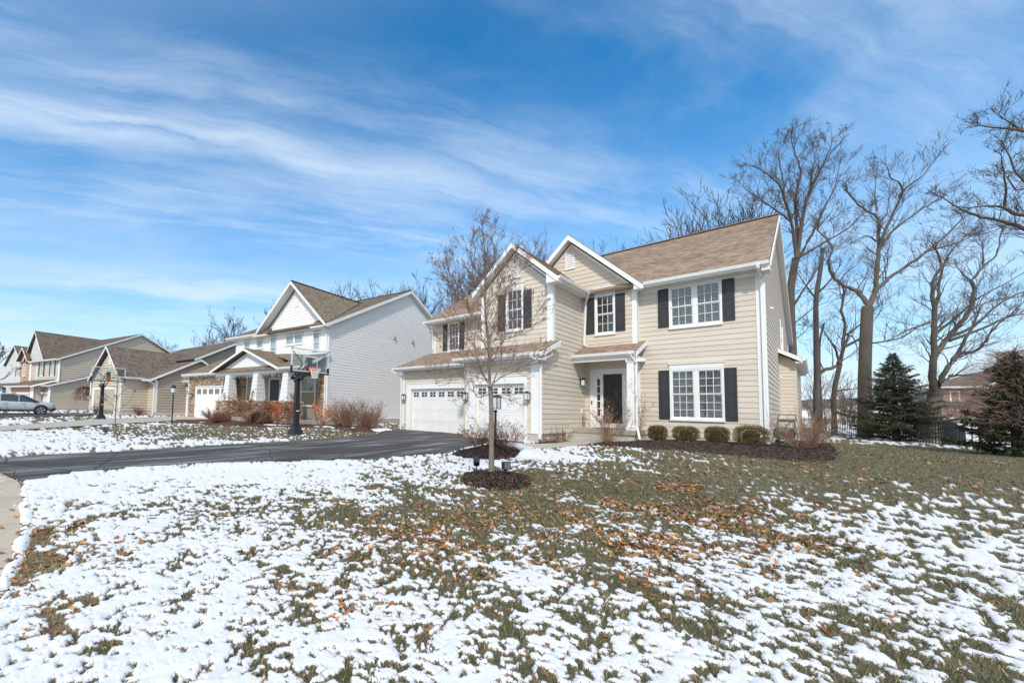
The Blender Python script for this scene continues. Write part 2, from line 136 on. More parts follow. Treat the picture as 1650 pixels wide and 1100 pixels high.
def shingle_mat(name,c1,c2,c3):
    m=bpy.data.materials.new(name); m.use_nodes=True; N=m.node_tree.nodes; Lk=m.node_tree.links; b=N['Principled BSDF']
    b.inputs['Roughness'].default_value=.95; b.inputs['Specular IOR Level'].default_value=.2
    uv=N.new('ShaderNodeTexCoord')
    br=N.new('ShaderNodeTexBrick'); br.inputs['Scale'].default_value=1.0; br.inputs['Mortar Size'].default_value=.006
    br.inputs['Brick Width'].default_value=.22; br.inputs['Row Height'].default_value=.14; br.inputs['Bias'].default_value=0
    br.inputs['Color1'].default_value=(0,0,0,1); br.inputs['Color2'].default_value=(1,1,1,1); br.inputs['Mortar'].default_value=(.2,.2,.2,1)
    br.offset=.37; br.squash=1.0
    Lk.new(uv.outputs['UV'],br.inputs['Vector'])
    n=N.new('ShaderNodeTexNoise'); n.inputs['Scale'].default_value=.8; n.inputs['Detail'].default_value=5; Lk.new(uv.outputs['UV'],n.inputs['Vector'])
    n2=N.new('ShaderNodeTexNoise'); n2.inputs['Scale'].default_value=45; n2.inputs['Detail'].default_value=3; Lk.new(uv.outputs['UV'],n2.inputs['Vector'])
    cr=N.new('ShaderNodeValToRGB'); e=cr.color_ramp.elements; e[0].position=.0; e[0].color=(*c1,1); e[1].position=1; e[1].color=(*c3,1)
    k=cr.color_ramp.elements.new(.5); k.color=(*c2,1)
    ad=N.new('ShaderNodeMath'); ad.operation='MULTIPLY_ADD'; ad.inputs[1].default_value=.75
    Lk.new(br.outputs[0],ad.inputs[0]); 
    m2=N.new('ShaderNodeMath'); m2.operation='MULTIPLY_ADD'; m2.inputs[1].default_value=.7; m2.inputs[2].default_value=-.26; Lk.new(n.outputs[0],m2.inputs[0])
    m3=N.new('ShaderNodeMath'); m3.operation='MULTIPLY_ADD'; m3.inputs[1].default_value=.35; Lk.new(n2.outputs[0],m3.inputs[0]); Lk.new(m2.outputs[0],m3.inputs[2])
    Lk.new(m3.outputs[0],ad.inputs[2]); Lk.new(ad.outputs[0],cr.inputs[0]); Lk.new(cr.outputs[0],b.inputs['Base Color'])
    bp=N.new('ShaderNodeBump'); bp.inputs['Strength'].default_value=.7; bp.inputs['Distance'].default_value=.012
    Lk.new(br.outputs[0],bp.inputs['Height']); Lk.new(bp.outputs[0],b.inputs['Normal'])
    MATS[name]=m; return m
def brick_mat(name,c1,c2,mortar,w=.22,h=.075):
    m=bpy.data.materials.new(name); m.use_nodes=True; N=m.node_tree.nodes; Lk=m.node_tree.links; b=N['Principled BSDF']
    b.inputs['Roughness'].default_value=.9
    uv=N.new('ShaderNodeTexCoord')
    br=N.new('ShaderNodeTexBrick'); br.inputs['Scale'].default_value=1.0; br.inputs['Mortar Size'].default_value=.008
    br.inputs['Brick Width'].default_value=w; br.inputs['Row Height'].default_value=h
    br.inputs['Color1'].default_value=(*c1,1); br.inputs['Color2'].default_value=(*c2,1); br.inputs['Mortar'].default_value=(*mortar,1)
    Lk.new(uv.outputs['UV'],br.inputs['Vector']); Lk.new(br.outputs[0],b.inputs['Base Color'])
    MATS[name]=m; return m
def glass_mat(name,tint=(.95,.97,.97),refl=1.0):
    m=bpy.data.materials.new(name); m.use_nodes=True; N=m.node_tree.nodes; Lk=m.node_tree.links; N.clear()
    o=N.new('ShaderNodeOutputMaterial'); t=N.new('ShaderNodeBsdfTransparent'); t.inputs[0].default_value=(*tint,1)
    g=N.new('ShaderNodeBsdfGlossy'); g.inputs['Roughness'].default_value=.02; f=N.new('ShaderNodeLayerWeight'); f.inputs[0].default_value=.5; f5=N.new('ShaderNodeMath'); f5.operation='POWER'; f5.inputs[1].default_value=4.0; Lk.new(f.outputs['Facing'],f5.inputs[0])
    a=N.new('ShaderNodeMath'); a.operation='MULTIPLY_ADD'; a.inputs[1].default_value=.85*refl; a.inputs[2].default_value=.07; a.use_clamp=True; Lk.new(f5.outputs[0],a.inputs[0])
    mx=N.new('ShaderNodeMixShader'); Lk.new(a.outputs[0],mx.inputs[0]); Lk.new(t.outputs[0],mx.inputs[1]); Lk.new(g.outputs[0],mx.inputs[2]); Lk.new(mx.outputs[0],o.inputs[0])
    MATS[name]=m; return m
TAN=siding_mat('tan_siding',(.65,.58,.485))
WHT=mat('white_trim',(.82,.815,.80),.5,.06,3,.05,40)
DOORW=mat('garage_door_white',(.81,.795,.77),.45,.05,2,.03,60)
SOF=mat('soffit_white',(.66,.66,.65),.6)
SHUT=mat('shutter_charcoal',(.035,.036,.042),.45,.2,8,.05,50)
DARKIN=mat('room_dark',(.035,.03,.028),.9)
BLIND=mat('blind_slats',(.42,.43,.40),.6)
GLS=glass_mat('window_glass')
GLSD=glass_mat('dark_glass',(.35,.4,.42),1.0)
CONC=mat('foundation_concrete',(.52,.49,.43),.9,.2,5,.25,60)
CONCD=mat('porch_concrete',(.40,.36,.29),.9,.25,6,.25,60)
PATHM=mat('path_concrete',(.48,.43,.35),.9,.18,3,.2,80)
ROOF=shingle_mat('shingles_brown',(.15,.105,.075),(.29,.21,.155),(.46,.35,.27))
ROOFW=shingle_mat('shingles_weathered',(.12,.095,.07),(.21,.165,.12),(.32,.26,.195))
ROOFG=shingle_mat('shingles_greybrown',(.08,.062,.05),(.15,.118,.095),(.24,.19,.155))
ENTRY=mat('door_black',(.022,.015,.016),.35,.2,6)
BLK=mat('black_metal',(.014,.014,.016),.4,.1,10)
BRASS=mat('brass',(.5,.33,.14),.3,metal=1)
WSID=siding_mat('white_siding',(.88,.865,.84))
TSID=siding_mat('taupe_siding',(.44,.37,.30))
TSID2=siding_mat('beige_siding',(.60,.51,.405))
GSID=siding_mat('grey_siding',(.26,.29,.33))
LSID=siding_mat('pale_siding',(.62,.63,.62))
STONEM=mat('ledge_stone',(.42,.30,.20),.9,.0,3,.4,30,attr='col')
BRK=brick_mat('orange_brick',(.42,.16,.06),(.55,.27,.13),(.45,.40,.34))
BRKD=brick_mat('red_brick',(.27,.14,.105),(.34,.19,.145),(.36,.32,.28))
# ---------------------------------------------------------------- mesh helpers
OFF={}
def link(name,me,m,parent=None,kind=None,label=None,cat=None,group=None):
    o=bpy.data.objects.new(name,me); COL.objects.link(o)
    if m is not None and not me.materials: me.materials.append(m)
    if parent is not None:
        o.parent=parent
        if parent.name in OFF: o.location=OFF[parent.name]
    if kind: o['kind']=kind
    if label: o['label']=label
    if cat: o['category']=cat
    if group: o['group']=group
    return o
def thing(name,label,cat,loc=(0,0,0),rot=0.0,frame=False,group=None):
    """Empty at the base of a thing. frame=True: the parts are given in the (rotated) site frame, loc in that frame too."""
    o=bpy.data.objects.new(name,None); COL.objects.link(o); o.empty_display_size=.2
    o['label']=label; o['category']=cat
    if group: o['group']=group
    if frame:
        c,s=math.cos(rot),math.sin(rot)
        o.location=(c*loc[0]-s*loc[1],s*loc[0]+c*loc[1],loc[2]); OFF[o.name]=(-loc[0],-loc[1],-loc[2])
    else: o.location=loc
    o.rotation_euler=(0,0,rot)
    return o
def npmesh(name,V,F,smooth=False,uv=None,col=None):
    """V (n,3); F: int array (m,k) k=3 or 4"""
    V=np.asarray(V,dtype=np.float32); F=np.asarray(F,dtype=np.int32); k=F.shape[1]
    me=bpy.data.meshes.new(name); me.vertices.add(len(V)); me.vertices.foreach_set('co',V.ravel())
    me.loops.add(F.size); me.loops.foreach_set('vertex_index',F.ravel())
    me.polygons.add(len(F)); me.polygons.foreach_set('loop_start',np.arange(0,F.size,k,dtype=np.int32))
    try: me.polygons.foreach_set('loop_total',np.full(len(F),k,dtype=np.int32))
    except Exception: pass
    if smooth: me.polygons.foreach_set('use_smooth',np.ones(len(F),dtype=bool))
    if col is not None:
        a=me.color_attributes.new('col','FLOAT_COLOR','POINT'); c=np.ones((len(V),4),dtype=np.float32); c[:,:3]=col; a.data.foreach_set('color',c.ravel())
    me.update(calc_edges=True); me.validate(); return me
class MB:
    def __init__(s): s.v=[];s.f=[];s.uv=[]
    def quad(s,*p,uv=None):
        n=len(s.v); s.v+= [tuple(q) for q in p]; s.f.append(tuple(range(n,n+len(p)))); s.uv+= (uv if uv else [(0,0)]*len(p))
    def hexa(s,P):  # 8 corner points: bottom 4 ccw, top 4 ccw
        n=len(s.v); s.v+=[tuple(p) for p in P]
        for f in ((0,3,2,1),(4,5,6,7),(0,1,5,4),(1,2,6,5),(2,3,7,6),(3,0,4,7)):
            s.f.append(tuple(n+i for i in f)); s.uv+=[(0,0)]*4
    def box(s,x0,x1,y0,y1,z0,z1):
        s.hexa([(x0,y0,z0),(x1,y0,z0),(x1,y1,z0),(x0,y1,z0),(x0,y0,z1),(x1,y0,z1),(x1,y1,z1),(x0,y1,z1)])
    def fbox(s,F,u0,u1,z0,z1,o0,o1):
        s.hexa([F(u0,z0,o1),F(u1,z0,o1),F(u1,z0,o0),F(u0,z0,o0),F(u0,z1,o1),F(u1,z1,o1),F(u1,z1,o0),F(u0,z1,o0)])
    def bar(s,a,b,w,h,up=(0,0,1)):   # rectangular bar from a to b
        a=Vector(a);b=Vector(b);d=(b-a).normalized();up=Vector(up);sd=d.cross(up)
        if sd.length<1e-4: sd=d.cross(Vector((1,0,0)))
        sd.normalize();u=sd.cross(d).normalized();sd*=w/2;u*=h/2
        s.hexa([a-sd-u,a+sd-u,b+sd-u,b-sd-u,a-sd+u,a+sd+u,b+sd+u,b-sd+u])
    def prism(s,prof,a,b,A,B):  # profile [(p,q)] spanned by vectors A,B, extruded a->b
        a=Vector(a);b=Vector(b);A=Vector(A);B=Vector(B);n=len(s.v);k=len(prof)
        for o in (a,b):
            for p,q in prof: s.v.append(tuple(o+A*p+B*q))
        for i in range(k):
            j=(i+1)%k; s.f.append((n+i,n+j,n+k+j,n+k+i)); s.uv+=[(0,0)]*4
        s.f.append(tuple(n+i for i in reversed(range(k)))); s.f.append(tuple(n+k+i for i in range(k))); s.uv+=[(0,0)]*(2*k)
    def tube(s,pts,rad,sides=8,caps=True):
        pts=[Vector(p) for p in pts]; n0=len(s.v)
        if not isinstance(rad,(list,tuple)): rad=[rad]*len(pts)
        for i,p in enumerate(pts):
            d=(pts[min(i+1,len(pts)-1)]-pts[max(i-1,0)]).normalized()
            up=Vector((0,0,1)) if abs(d.z)<.9 else Vector((1,0,0)); a=d.cross(up).normalized(); b=d.cross(a)
            for k in range(sides):
                t=2*math.pi*k/sides; s.v.append(tuple(p+(a*math.cos(t)+b*math.sin(t))*rad[i]))
        for i in range(len(pts)-1):
            for k in range(sides):
                q=n0+i*sides; k2=(k+1)%sides; s.f.append((q+k,q+k2,q+sides+k2,q+sides+k)); s.uv+=[(0,0)]*4
        if caps:
            s.f.append(tuple(n0+k for k in range(sides))); s.f.append(tuple(n0+(len(pts)-1)*sides+k for k in reversed(range(sides)))); s.uv+=[(0,0)]*(2*sides)
    def lathe(s,prof,c=(0,0,0),sides=16):  # [(r,z)]
        n0=len(s.v)
        for r,z in prof:
            for k in range(sides):
                t=2*math.pi*k/sides; s.v.append((c[0]+r*math.cos(t),c[1]+r*math.sin(t),c[2]+z))
        for i in range(len(prof)-1):
            for k in range(sides):
                k2=(k+1)%sides; q=n0+i*sides; s.f.append((q+k,q+k2,q+sides+k2,q+sides+k)); s.uv+=[(0,0)]*4
        s.f.append(tuple(n0+k for k in reversed(range(sides)))); s.f.append(tuple(n0+(len(prof)-1)*sides+k for k in range(sides))); s.uv+=[(0,0)]*(2*sides)
    def mesh(s,name,smooth=False,bevel=0):
        me=bpy.data.meshes.new(name); me.from_pydata(s.v,[],s.f)
        if any(u!=(0,0) for u in s.uv):
            l=me.uv_layers.new(name='UVMap'); l.data.foreach_set('uv',np.array(s.uv,dtype=np.float32).ravel())
        if smooth: me.polygons.foreach_set('use_smooth',[True]*len(me.polygons))
        me.validate(); me.update(); return me
    def build(s,name,m,parent=None,smooth=False,bevel=0,**k):
        o=link(name,s.mesh(name,smooth),m,parent,**k)
        if bevel:
            md=o.modifiers.new('bevel','BEVEL'); md.width=bevel; md.segments=2; md.limit_method='ANGLE'
        return o
FY=lambda c:(lambda u,z,o:(u,c-o,z))      # wall facing the street (-Y) at Y=c
FX=lambda c:(lambda u,z,o:(c+o,u,z))      # wall facing +X at X=c
# ---------------------------------------------------------------- siding
def isect(poly,z):
    xs=[]
    n=len(poly)
    for i in range(n):
        (a,za),(b,zb)=poly[i],poly[(i+1)%n]
        if abs(za-zb)<1e-9: continue
        t=(z-za)/(zb-za)
        if -1e-9<=t<=1+1e-9: xs.append(a+(b-a)*t)
    return (min(xs),max(xs)) if xs else None
def siding(parent,F,poly,z0,expo,m,openings=(),joined=False,proud=.018,name='siding_board',butt=0):
    zmin=min(p[1] for p in poly); zmax=max(p[1] for p in poly)
    z=z0
    while z+expo<=zmin+1e-4: z+=expo
    acc=MB()
    def piece(bm,ul0,ur0,ul1,ur1,a,b,ra,rb):
        # wedge: bottom edge proud, top edge near the wall; ra..rb fraction within full row
        oa=proud*(1-ra)+.003; ob=proud*(1-rb)+.003
        P=[F(ul0,a,oa),F(ur0,a,oa),F(ur0,a,-.02),F(ul0,a,-.02),F(ul1,b,ob),F(ur1,b,ob),F(ur1,b,-.02),F(ul1,b,-.02)]
        bm.hexa(P)
    while z<zmax-1e-4:
        a=max(z,zmin); b=min(z+expo,zmax)
        if b-a>.012:
            cuts=sorted({a,b}|{q for o in openings for q in o[2:4] if a+.004<q<b-.004})
            for ca,cb in zip(cuts[:-1],cuts[1:]):
                I0=isect(poly,ca+1e-4); I1=isect(poly,cb-1e-4)
                if not I0 or not I1: continue
                segs=[(0,0)]
                lo=[I0[0],I1[0]];hi=[I0[1],I1[1]]
                ops=sorted((o[0],o[1]) for o in openings if o[2]<cb-1e-4 and o[3]>ca+1e-4)
                cur=None; parts=[]
                L0,L1=lo; 
                for (x0,x1) in ops:
                    if x0>min(L0,L1)+.01: parts.append((L0,x0,L1,x0))
                    L0=L1=max(x1,max(L0,L1)) if x1>min(L0,L1) else L0
                parts.append((L0,hi[0],L1,hi[1]))
                for (p0,q0,p1,q1) in parts:
                    if q0-p0<.03 and q1-p1<.03: continue
                    if q0<p0 or q1<p1-.02: continue
                    # visible butt joints on long runs
                    js=[]
                    if butt and q0-p0>butt*1.1 and q1-p1>butt*1.1:
                        x=p0+rnd.uniform(.45,1.0)*butt
                        while x<min(q0,q1)-.5: js.append(x); x+=butt
                    ends=[(p0,p1)]+[(j,j) for j in js]+[(q0,q1)]
                    for e0,e1 in zip(ends[:-1],ends[1:]):
                        g=.003 if js else 0
                        bm=acc if joined else MB()
                        piece(bm,e0[0]+g,e1[0]-g,e0[1]+g,e1[1]-g,ca,cb,(ca-z)/expo,(cb-z)/expo)
                        if not joined: bm.build(name,m,parent)
        z+=expo
    if joined: acc.build(name,m,parent,kind='stuff')
def trimbox(parent,F,u0,u1,z0,z1,o=.03,name='corner_board',m=None):
    b=MB(); b.fbox(F,u0,u1,z0,z1,-.02,o); return b.build(name,m or WHT,parent)
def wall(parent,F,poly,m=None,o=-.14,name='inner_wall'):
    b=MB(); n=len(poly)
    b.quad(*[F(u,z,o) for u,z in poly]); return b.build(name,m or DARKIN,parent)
def roof(parent,A,B,C,D,m,name='roof',thick=.10,course=.14,step=.010):
    """A,B eave left/right; C,D ridge right/left. Overlapping shingle courses on a deck."""
    A,B,C,D=map(Vector,(A,B,C,D)); n=(B-A).cross(D-A).normalized()
    if n.z<0: n=-n
    slope=((D-A)+(C-B)).length/2; k=max(1,round(slope/course)); mb=MB(); e=(B-A).normalized()
    def U(p): return (p-A).dot(e)
    for i in range(k):
        t0,t1=i/k,(i+1)/k
        a=A.lerp(D,t0)+n*step;b=B.lerp(C,t0)+n*step;c=B.lerp(C,t1)+n*.002;d=A.lerp(D,t1)+n*.002
        v0,v1=i*course,(i+1)*course
        mb.quad(a,b,c,d,uv=[(U(a),v0),(U(b),v0),(U(c),v1),(U(d),v1)])
        a2=A.lerp(D,t0)+n*.002;b2=B.lerp(C,t0)+n*.002
        mb.quad(a2,b2,b,a,uv=[(U(a),v0),(U(b),v0),(U(b),v0+.01),(U(a),v0+.01)])
    t=-n*thick
    mb.quad(A+t,D+t,C+t,B+t); mb.quad(A,A+t,B+t,B); mb.quad(B,B+t,C+t,C); mb.quad(C,C+t,D+t,D); mb.quad(D,D+t,A+t,A)
    return mb.build(name,m,parent)
GUT=[(0,0),(.10,0),(.125,.05),(.125,.085),(.14,.10),(.14,.125),(.125,.125),(.12,.10),(.015,.10),(0,.125)]
def gutter(parent,a,b,out,name='gutter',fascia=.19,z=-.02,s=1.0):
    mb=MB(); a=Vector(a);b=Vector(b);o=Vector(out)
    mb.prism([(p*s,q*s) for p,q in GUT],a+Vector((0,0,z-.10*s)),b+Vector((0,0,z-.10*s)),o,(0,0,1)); g=mb.build(name,WHT,parent)
    m2=MB(); d=(b-a).normalized()
    m2.prism([(-.03,-.0),(-.001,-.0),(-.001,-fascia),(-.03,-fascia)],a+Vector((0,0,.0)),b,o,(0,0,1)); m2.build('fascia',WHT,parent)
def rake(parent,a,b,out,w=.20,t=.035,name='rake_board',m=None):
    """sloping barge board from a to b (top edge), facing out"""
    mb=MB(); mb.prism([(0,0),(t,0),(t,-w),(0,-w)],a,b,out,(0,0,1)); return mb.build(name,m or WHT,parent)
def sheet(parent,pts,m,name='soffit'):
    mb=MB(); mb.quad(*pts); return mb.build(name,m,parent)
def downspout(parent,pts,w=.075,name='downspout',m=None):
    mb=MB()
    for a,b in zip(pts[:-1],pts[1:]): mb.bar(a,b,w,w*.8,up=(0,1,0) if abs(Vector(b)[2]-Vector(a)[2])>.5 else (0,0,1))
    return mb.build(name,m or WHT,parent)
# ---------------------------------------------------------------- windows and doors
def window(parent,F,u0,u1,z0,z1,units=1,cols=3,rows=2,head=0.0,sill=.07,trim=.07,blind='slats',hung=True,grid=True,each=True,lower=True,m=None,label=None,split=.5):
    m=m or WHT; f=MB()
    P=.045
    f.fbox(F,u0,u0+trim,z0,z1,-.13,P); f.fbox(F,u1-trim,u1,z0,z1,-.13,P); f.fbox(F,u0+trim,u1-trim,z1-trim,z1,-.13,P); f.fbox(F,u0+trim,u1-trim,z0,z0+trim*.8,-.13,P)
    if head: f.fbox(F,u0-.0,u1+.0,z1,z1+head,-.02,P+.012); f.fbox(F,u0-.03,u1+.03,z1+head,z1+head+.035,-.02,P+.05)
    if sill: f.fbox(F,u0-.01,u1+.01,z0-sill,z0,-.02,P+.035)
    W=(u1-u0-2*trim); mull=.13; uw=(W-mull*(units-1))/units
    panes=[];muns=[]
    for i in range(units):
        mun=MB(); muns.append(mun)
        a=u0+trim+i*(uw+mull); b=a+uw
        if i: f.fbox(F,a-mull,a,z0+trim*.8,z1-trim,-.13,P-.01)
        zb,zt=z0+trim*.8,z1-trim; zm=zb+(zt-zb)*split
        r=.035
        sashes=[(zm,zt,.0),(zb,zm,-.03)] if hung else [(zb,zt,-.01)]
        for (s0,s1,o) in sashes:
            f.fbox(F,a,a+r,s0,s1,o-.02,o+.02); f.fbox(F,b-r,b,s0,s1,o-.02,o+.02); f.fbox(F,a+r,b-r,s1-r,s1,o-.02,o+.02); f.fbox(F,a+r,b-r,s0,s0+r,o-.02,o+.02)
            nc,nr=(cols,rows) if grid else (1,1)
            pu=(b-a-2*r)/nc; pz=(s1-s0-2*r)/nr
            for c in range(1,nc): mun.fbox(F,a+r+c*pu-.009,a+r+c*pu+.009,s0+r,s1-r,o-.006,o+.010)
            for q in range(1,nr):
                for c in range(nc): mun.fbox(F,a+r+c*pu+.009,a+r+(c+1)*pu-.009,s0+r+q*pz-.009,s0+r+q*pz+.009,o-.006,o+.010)
            for c in range(nc):
                for q in range(nr):
                    panes.append((a+r+c*pu+.002,a+r+(c+1)*pu-.002,s0+r+q*pz+.002,s0+r+(q+1)*pz-.002,o-.002))
    w=f.build('window',m,parent,label=label)
    for mun in muns:
        if mun.v: mun.build('muntin',m,w)
    if each:
        for p in panes:
            b=MB(); b.fbox(F,p[0],p[1],p[2],p[3],p[4]-.003,p[4]); b.build('pane',GLS,w)
    else:
        b=MB()
        for p in panes: b.fbox(F,p[0],p[1],p[2],p[3],p[4]-.003,p[4])
        b.build('panes',GLS,w)
    if blind=='slats':
        b=MB(); z=z0+trim
        while z<z1-trim:
            ss_=rnd.uniform(-.002,.002)
            for i in range(units):
                a=u0+trim+i*(uw+mull)
                P4=[F(a+.01,z+.018,-.06),F(a+uw-.01,z+.018+ss_,-.06),F(a+uw-.01,z-.012+ss_,-.082),F(a+.01,z-.012,-.082)]
                b.quad(*P4)
            z+=.058
        b.build('blind',BLIND,w,kind='stuff')
    elif blind=='curtain':
        b=MB(); n=26; du=(u1-u0-2*trim)/n
        for i in range(n):
            a=u0+trim+i*du; o1=-.065+.012*math.sin(i*1.9); o2=-.065+.012*math.sin((i+1)*1.9)
            b.quad(F(a,z0,o1),F(a+du,z0,o2),F(a+du,z1-.02,o2),F(a,z1-.02,o1))
        b.build('curtain',mat('curtain',(.50,.54,.55),.8),w)
    return w
def shutter(parent,F,u0,u1,z0,z1):
    b=MB(); s=.055; t=.035; zm=(z0+z1)/2+.06
    b.fbox(F,u0,u1,z0,z1,.018,t)
    for (a,c) in ((z0+.09,zm-.04),(zm+.04,z1-.07)):
        pass
    b.fbox(F,u0,u0+s,z0,z1,t,t+.016); b.fbox(F,u1-s,u1,z0,z1,t,t+.016)
    b.fbox(F,u0+s,u1-s,z0,z0+.10,t,t+.016); b.fbox(F,u0+s,u1-s,z1-.07,z1,t,t+.016); b.fbox(F,u0+s,u1-s,zm-.045,zm+.045,t,t+.016)
    for (a,c) in ((z0+.13,zm-.075),(zm+.075,z1-.10)): b.fbox(F,u0+s+.025,u1-s-.025,a,c,t,t+.012)
    return b.build('shutter',SHUT,parent,bevel=.004)
def garage_door(parent,F,u0,u1,z0,z1,n,sections=4,rec=-.10,lites=True,m=None,lite_m=(2,2),lcount=None,name='garage_door',wh=None,detail=True):
    """sectional door recessed in its opening; n panels across"""
    m=m or DOORW
    base=MB(); base.fbox(F,u0,u1,z0,z1,rec-.05,rec-.02); d=base.build(name,m,parent)
    H=(z1-z0)/sections; w=(u1-u0)/n
    for s in range(sections):
        b=MB(); a=z0+s*H; c=a+H
        b.fbox(F,u0+.003,u1-.003,a+.004,c-.004,rec-.02,rec)
        top=(s==sections-1 and lites)
        if detail and not top:
            for i in range(n):
                p0,p1=u0+i*w+.06,u0+(i+1)*w-.06; q0,q1=a+.10,c-.09
                e=.012
                # raised moulding frame with a field panel inside
                b.fbox(F,p0,p1,q0,q0+.02,rec,rec+e); b.fbox(F,p0,p1,q1-.02,q1,rec,rec+e); b.fbox(F,p0,p0+.02,q0+.02,q1-.02,rec,rec+e); b.fbox(F,p1-.02,p1,q0+.02,q1-.02,rec,rec+e)
                b.fbox(F,p0+.05,p1-.05,q0+.05,q1-.05,rec,rec+.008)
        sec=b.build('door_panel',m,d)
        if top:
            for i in range(n):
                p0,p1=u0+i*w+w*.17,u0+(i+1)*w-w*.17; q0=a+H*.22;q1=c-H*.22
                if wh: q0,q1=a+H*wh[0],a+H*wh[1]
                fr=MB(); t=.022
                fr.fbox(F,p0-t,p1+t,q0-t,q0,rec,rec+.018); fr.fbox(F,p0-t,p1+t,q1,q1+t,rec,rec+.018); fr.fbox(F,p0-t,p0,q0,q1,rec,rec+.018); fr.fbox(F,p1,p1+t,q0,q1,rec,rec+.018)
                cx,cz=lite_m
                for k in range(1,cx): u=p0+(p1-p0)*k/cx; fr.fbox(F,u-.013,u+.013,q0,q1,rec,rec+.014)
                for k in range(1,cz): zq=q0+(q1-q0)*k/cz; fr.fbox(F,p0,p1,zq-.012,zq+.012,rec,rec+.0135)
                fr.build('window_insert',m,d)
                g=MB(); g.fbox(F,p0,p1,q0,q1,rec+.0005,rec+.004); g.build('pane',mat('garage_glass',(.03,.035,.045),.08),d)
    return d
def lantern(parent_label,loc,rot,frost=True,group=None,parent=None):
    """carriage wall lantern on a back plate, facing -Y before rotation"""
    t=thing('wall_lantern',parent_label,'lantern',loc,rot,group=group)
    b=MB(); b.box(-.05,.05,-.015,.0,-.12,.14); b.box(-.015,.015,-.12,-.01,.10,.13); b.build('back_plate',BLK,t)
    b=MB(); b.box(-.10,.10,-.24,-.04,.10,.125); b.box(-.075,.075,-.215,-.065,.125,.15); b.box(-.03,.03,-.17,-.11,.15,.18); b.build('cap',BLK,t)
    b=MB()
    for sx in(-1,1):
        for sy in(-1,1): b.box(sx*.085-.008,sx*.085+.008,-.14+sy*.085-.008,-.14+sy*.085+.008,-.16,.10)
    b.box(-.093,.093,-.233,-.047,-.175,-.16); b.build('cage',BLK,t)
    b=MB(); b.box(-.078,.078,-.218,-.062,-.158,.098); b.build('glass',mat('frosted_glass',(.62,.64,.62),.35),t)
    return t
# ================================================================ terrain
def ss(t):
    t=np.clip(t,0,1); return t*t*(3-2*t)
def zg(x,y):
    r=np.hypot(x,y)
    return -1.6+.40*ss(r/18)+.19*ss((x+8)/6)*ss((np.asarray(y)-6)/12)
def zf(x,y): return float(zg(x,y))
# ================================================================ the tan house
XS=-7.39
H=thing('tan_house','large two-storey tan clapboard house with brown shingle roof, dark shutters and three-car garage','house',(-9,20,-1.1),0,frame=True)
E_=.198; Z0=-.86
F20=FY(20.0); F197=FY(19.7); FG=FY(15.33); FL=FY(17.2); FU=FY(16.53); FSD=FX(XS); FR=FX(-1.2)
# --- front right wall
win_ops=[(-4.09,-2.37,-.20,2.06),(-4.07,-2.37,3.52,5.23)]
siding(H,F20,[(-5.14,Z0),(-1.40,Z0),(-1.40,5.33),(-5.14,5.33)],Z0,E_,TAN,win_ops,butt=3.6)
wall(H,F20,[(-5.3,-1.3),(-1.2,-1.3),(-1.2,5.4),(-5.3,5.4)])
trimbox(H,F20,-1.42,-1.20,-.86,5.33,.032)
b=MB(); b.fbox(F20,-5.1,-1.205,-1.4,-.862,-.1,-.004); b.build('foundation',CONC,H)
window(H,F20,-4.09,-2.37,-.16,1.84,2,3,3,head=.20,sill=.07,label='twin white window with blinds under a broad white header, lower floor')
shutter(H,F20,-4.47,-4.10,-.18,1.82); shutter(H,F20,-2.36,-2.00,-.18,1.82)
window(H,F20,-4.07,-2.37,3.56,5.23,2,3,2,head=0,sill=.08,label='twin white window with blinds tucked under the eave')
shutter(H,F20,-4.45,-4.08,3.60,5.21); shutter(H,F20,-2.36,-2.00,3.60,5.21)
# --- middle gabled section
GB=[(-10.4,3.08),(-5.33,3.08),(-5.33,5.42),(-7.86,7.98),(-10.4,5.42)]
siding(H,F197,[(-7.39,3.0),(-5.33,3.0),(-5.33,5.40),(-7.39,5.40)],Z0,E_,TAN,[(-6.84,-5.99,3.50,5.66)])
siding(H,F197,[(-10.4,5.42),(-5.30,5.42),(-7.86,8.02)],Z0,E_,TAN,[(-6.84,-5.99,3.50,5.66)])
b=MB(); b.quad(*[F197(u,z,-.14) for u,z in [(-10.5,2.9),(-5.14,2.9),(-5.14,5.5),(-7.86,8.1),(-10.5,5.5)]]); b.build('inner_wall',DARKIN,H); b=MB(); b.fbox(F197,-5.34,-5.14,3.0,5.45,-.32,-.0); b.build('corner_return',WHT,H)
trimbox(H,F197,-5.34,-5.14,3.0,5.40,.032)
window(H,F197,-6.84,-5.99,3.55,5.36,1,3,2,head=.27,sill=.07,blind=None,label='single white window in the middle gable')
shutter(H,F197,-7.21,-6.85,3.60,5.27); shutter(H,F197,-5.98,-5.60,3.60,5.27)
def vent(F,u0,u1,z0,z1,par=H):
    b=MB(); t=.05
    b.fbox(F,u0,u0+t,z0,z1,0,.05); b.fbox(F,u1-t,u1,z0,z1,0,.05); b.fbox(F,u0+t,u1-t,z1-t,z1,0,.05); b.fbox(F,u0-.02,u1+.02,z0-.03,z0+t*.6,0,.065)
    z=z0+t*.6
    n=7; dz=(z1-t-z)/n
    for i in range(n):
        a=z+i*dz; b.hexa([F(u0+t,a,.045),F(u1-t,a,.045),F(u1-t,a,-.0),F(u0+t,a,-.0),F(u0+t,a+dz*.8,.015),F(u1-t,a+dz*.8,.015),F(u1-t,a+dz*.8,-.0),F(u0+t,a+dz*.8,-.0)])
    b.fbox(F,u0+.01,u1-.01,z0,z1,-.05,-.02)
    return b.build('gable_vent',WHT,par)
vent(F197,-8.15,-7.72,6.86,7.60)
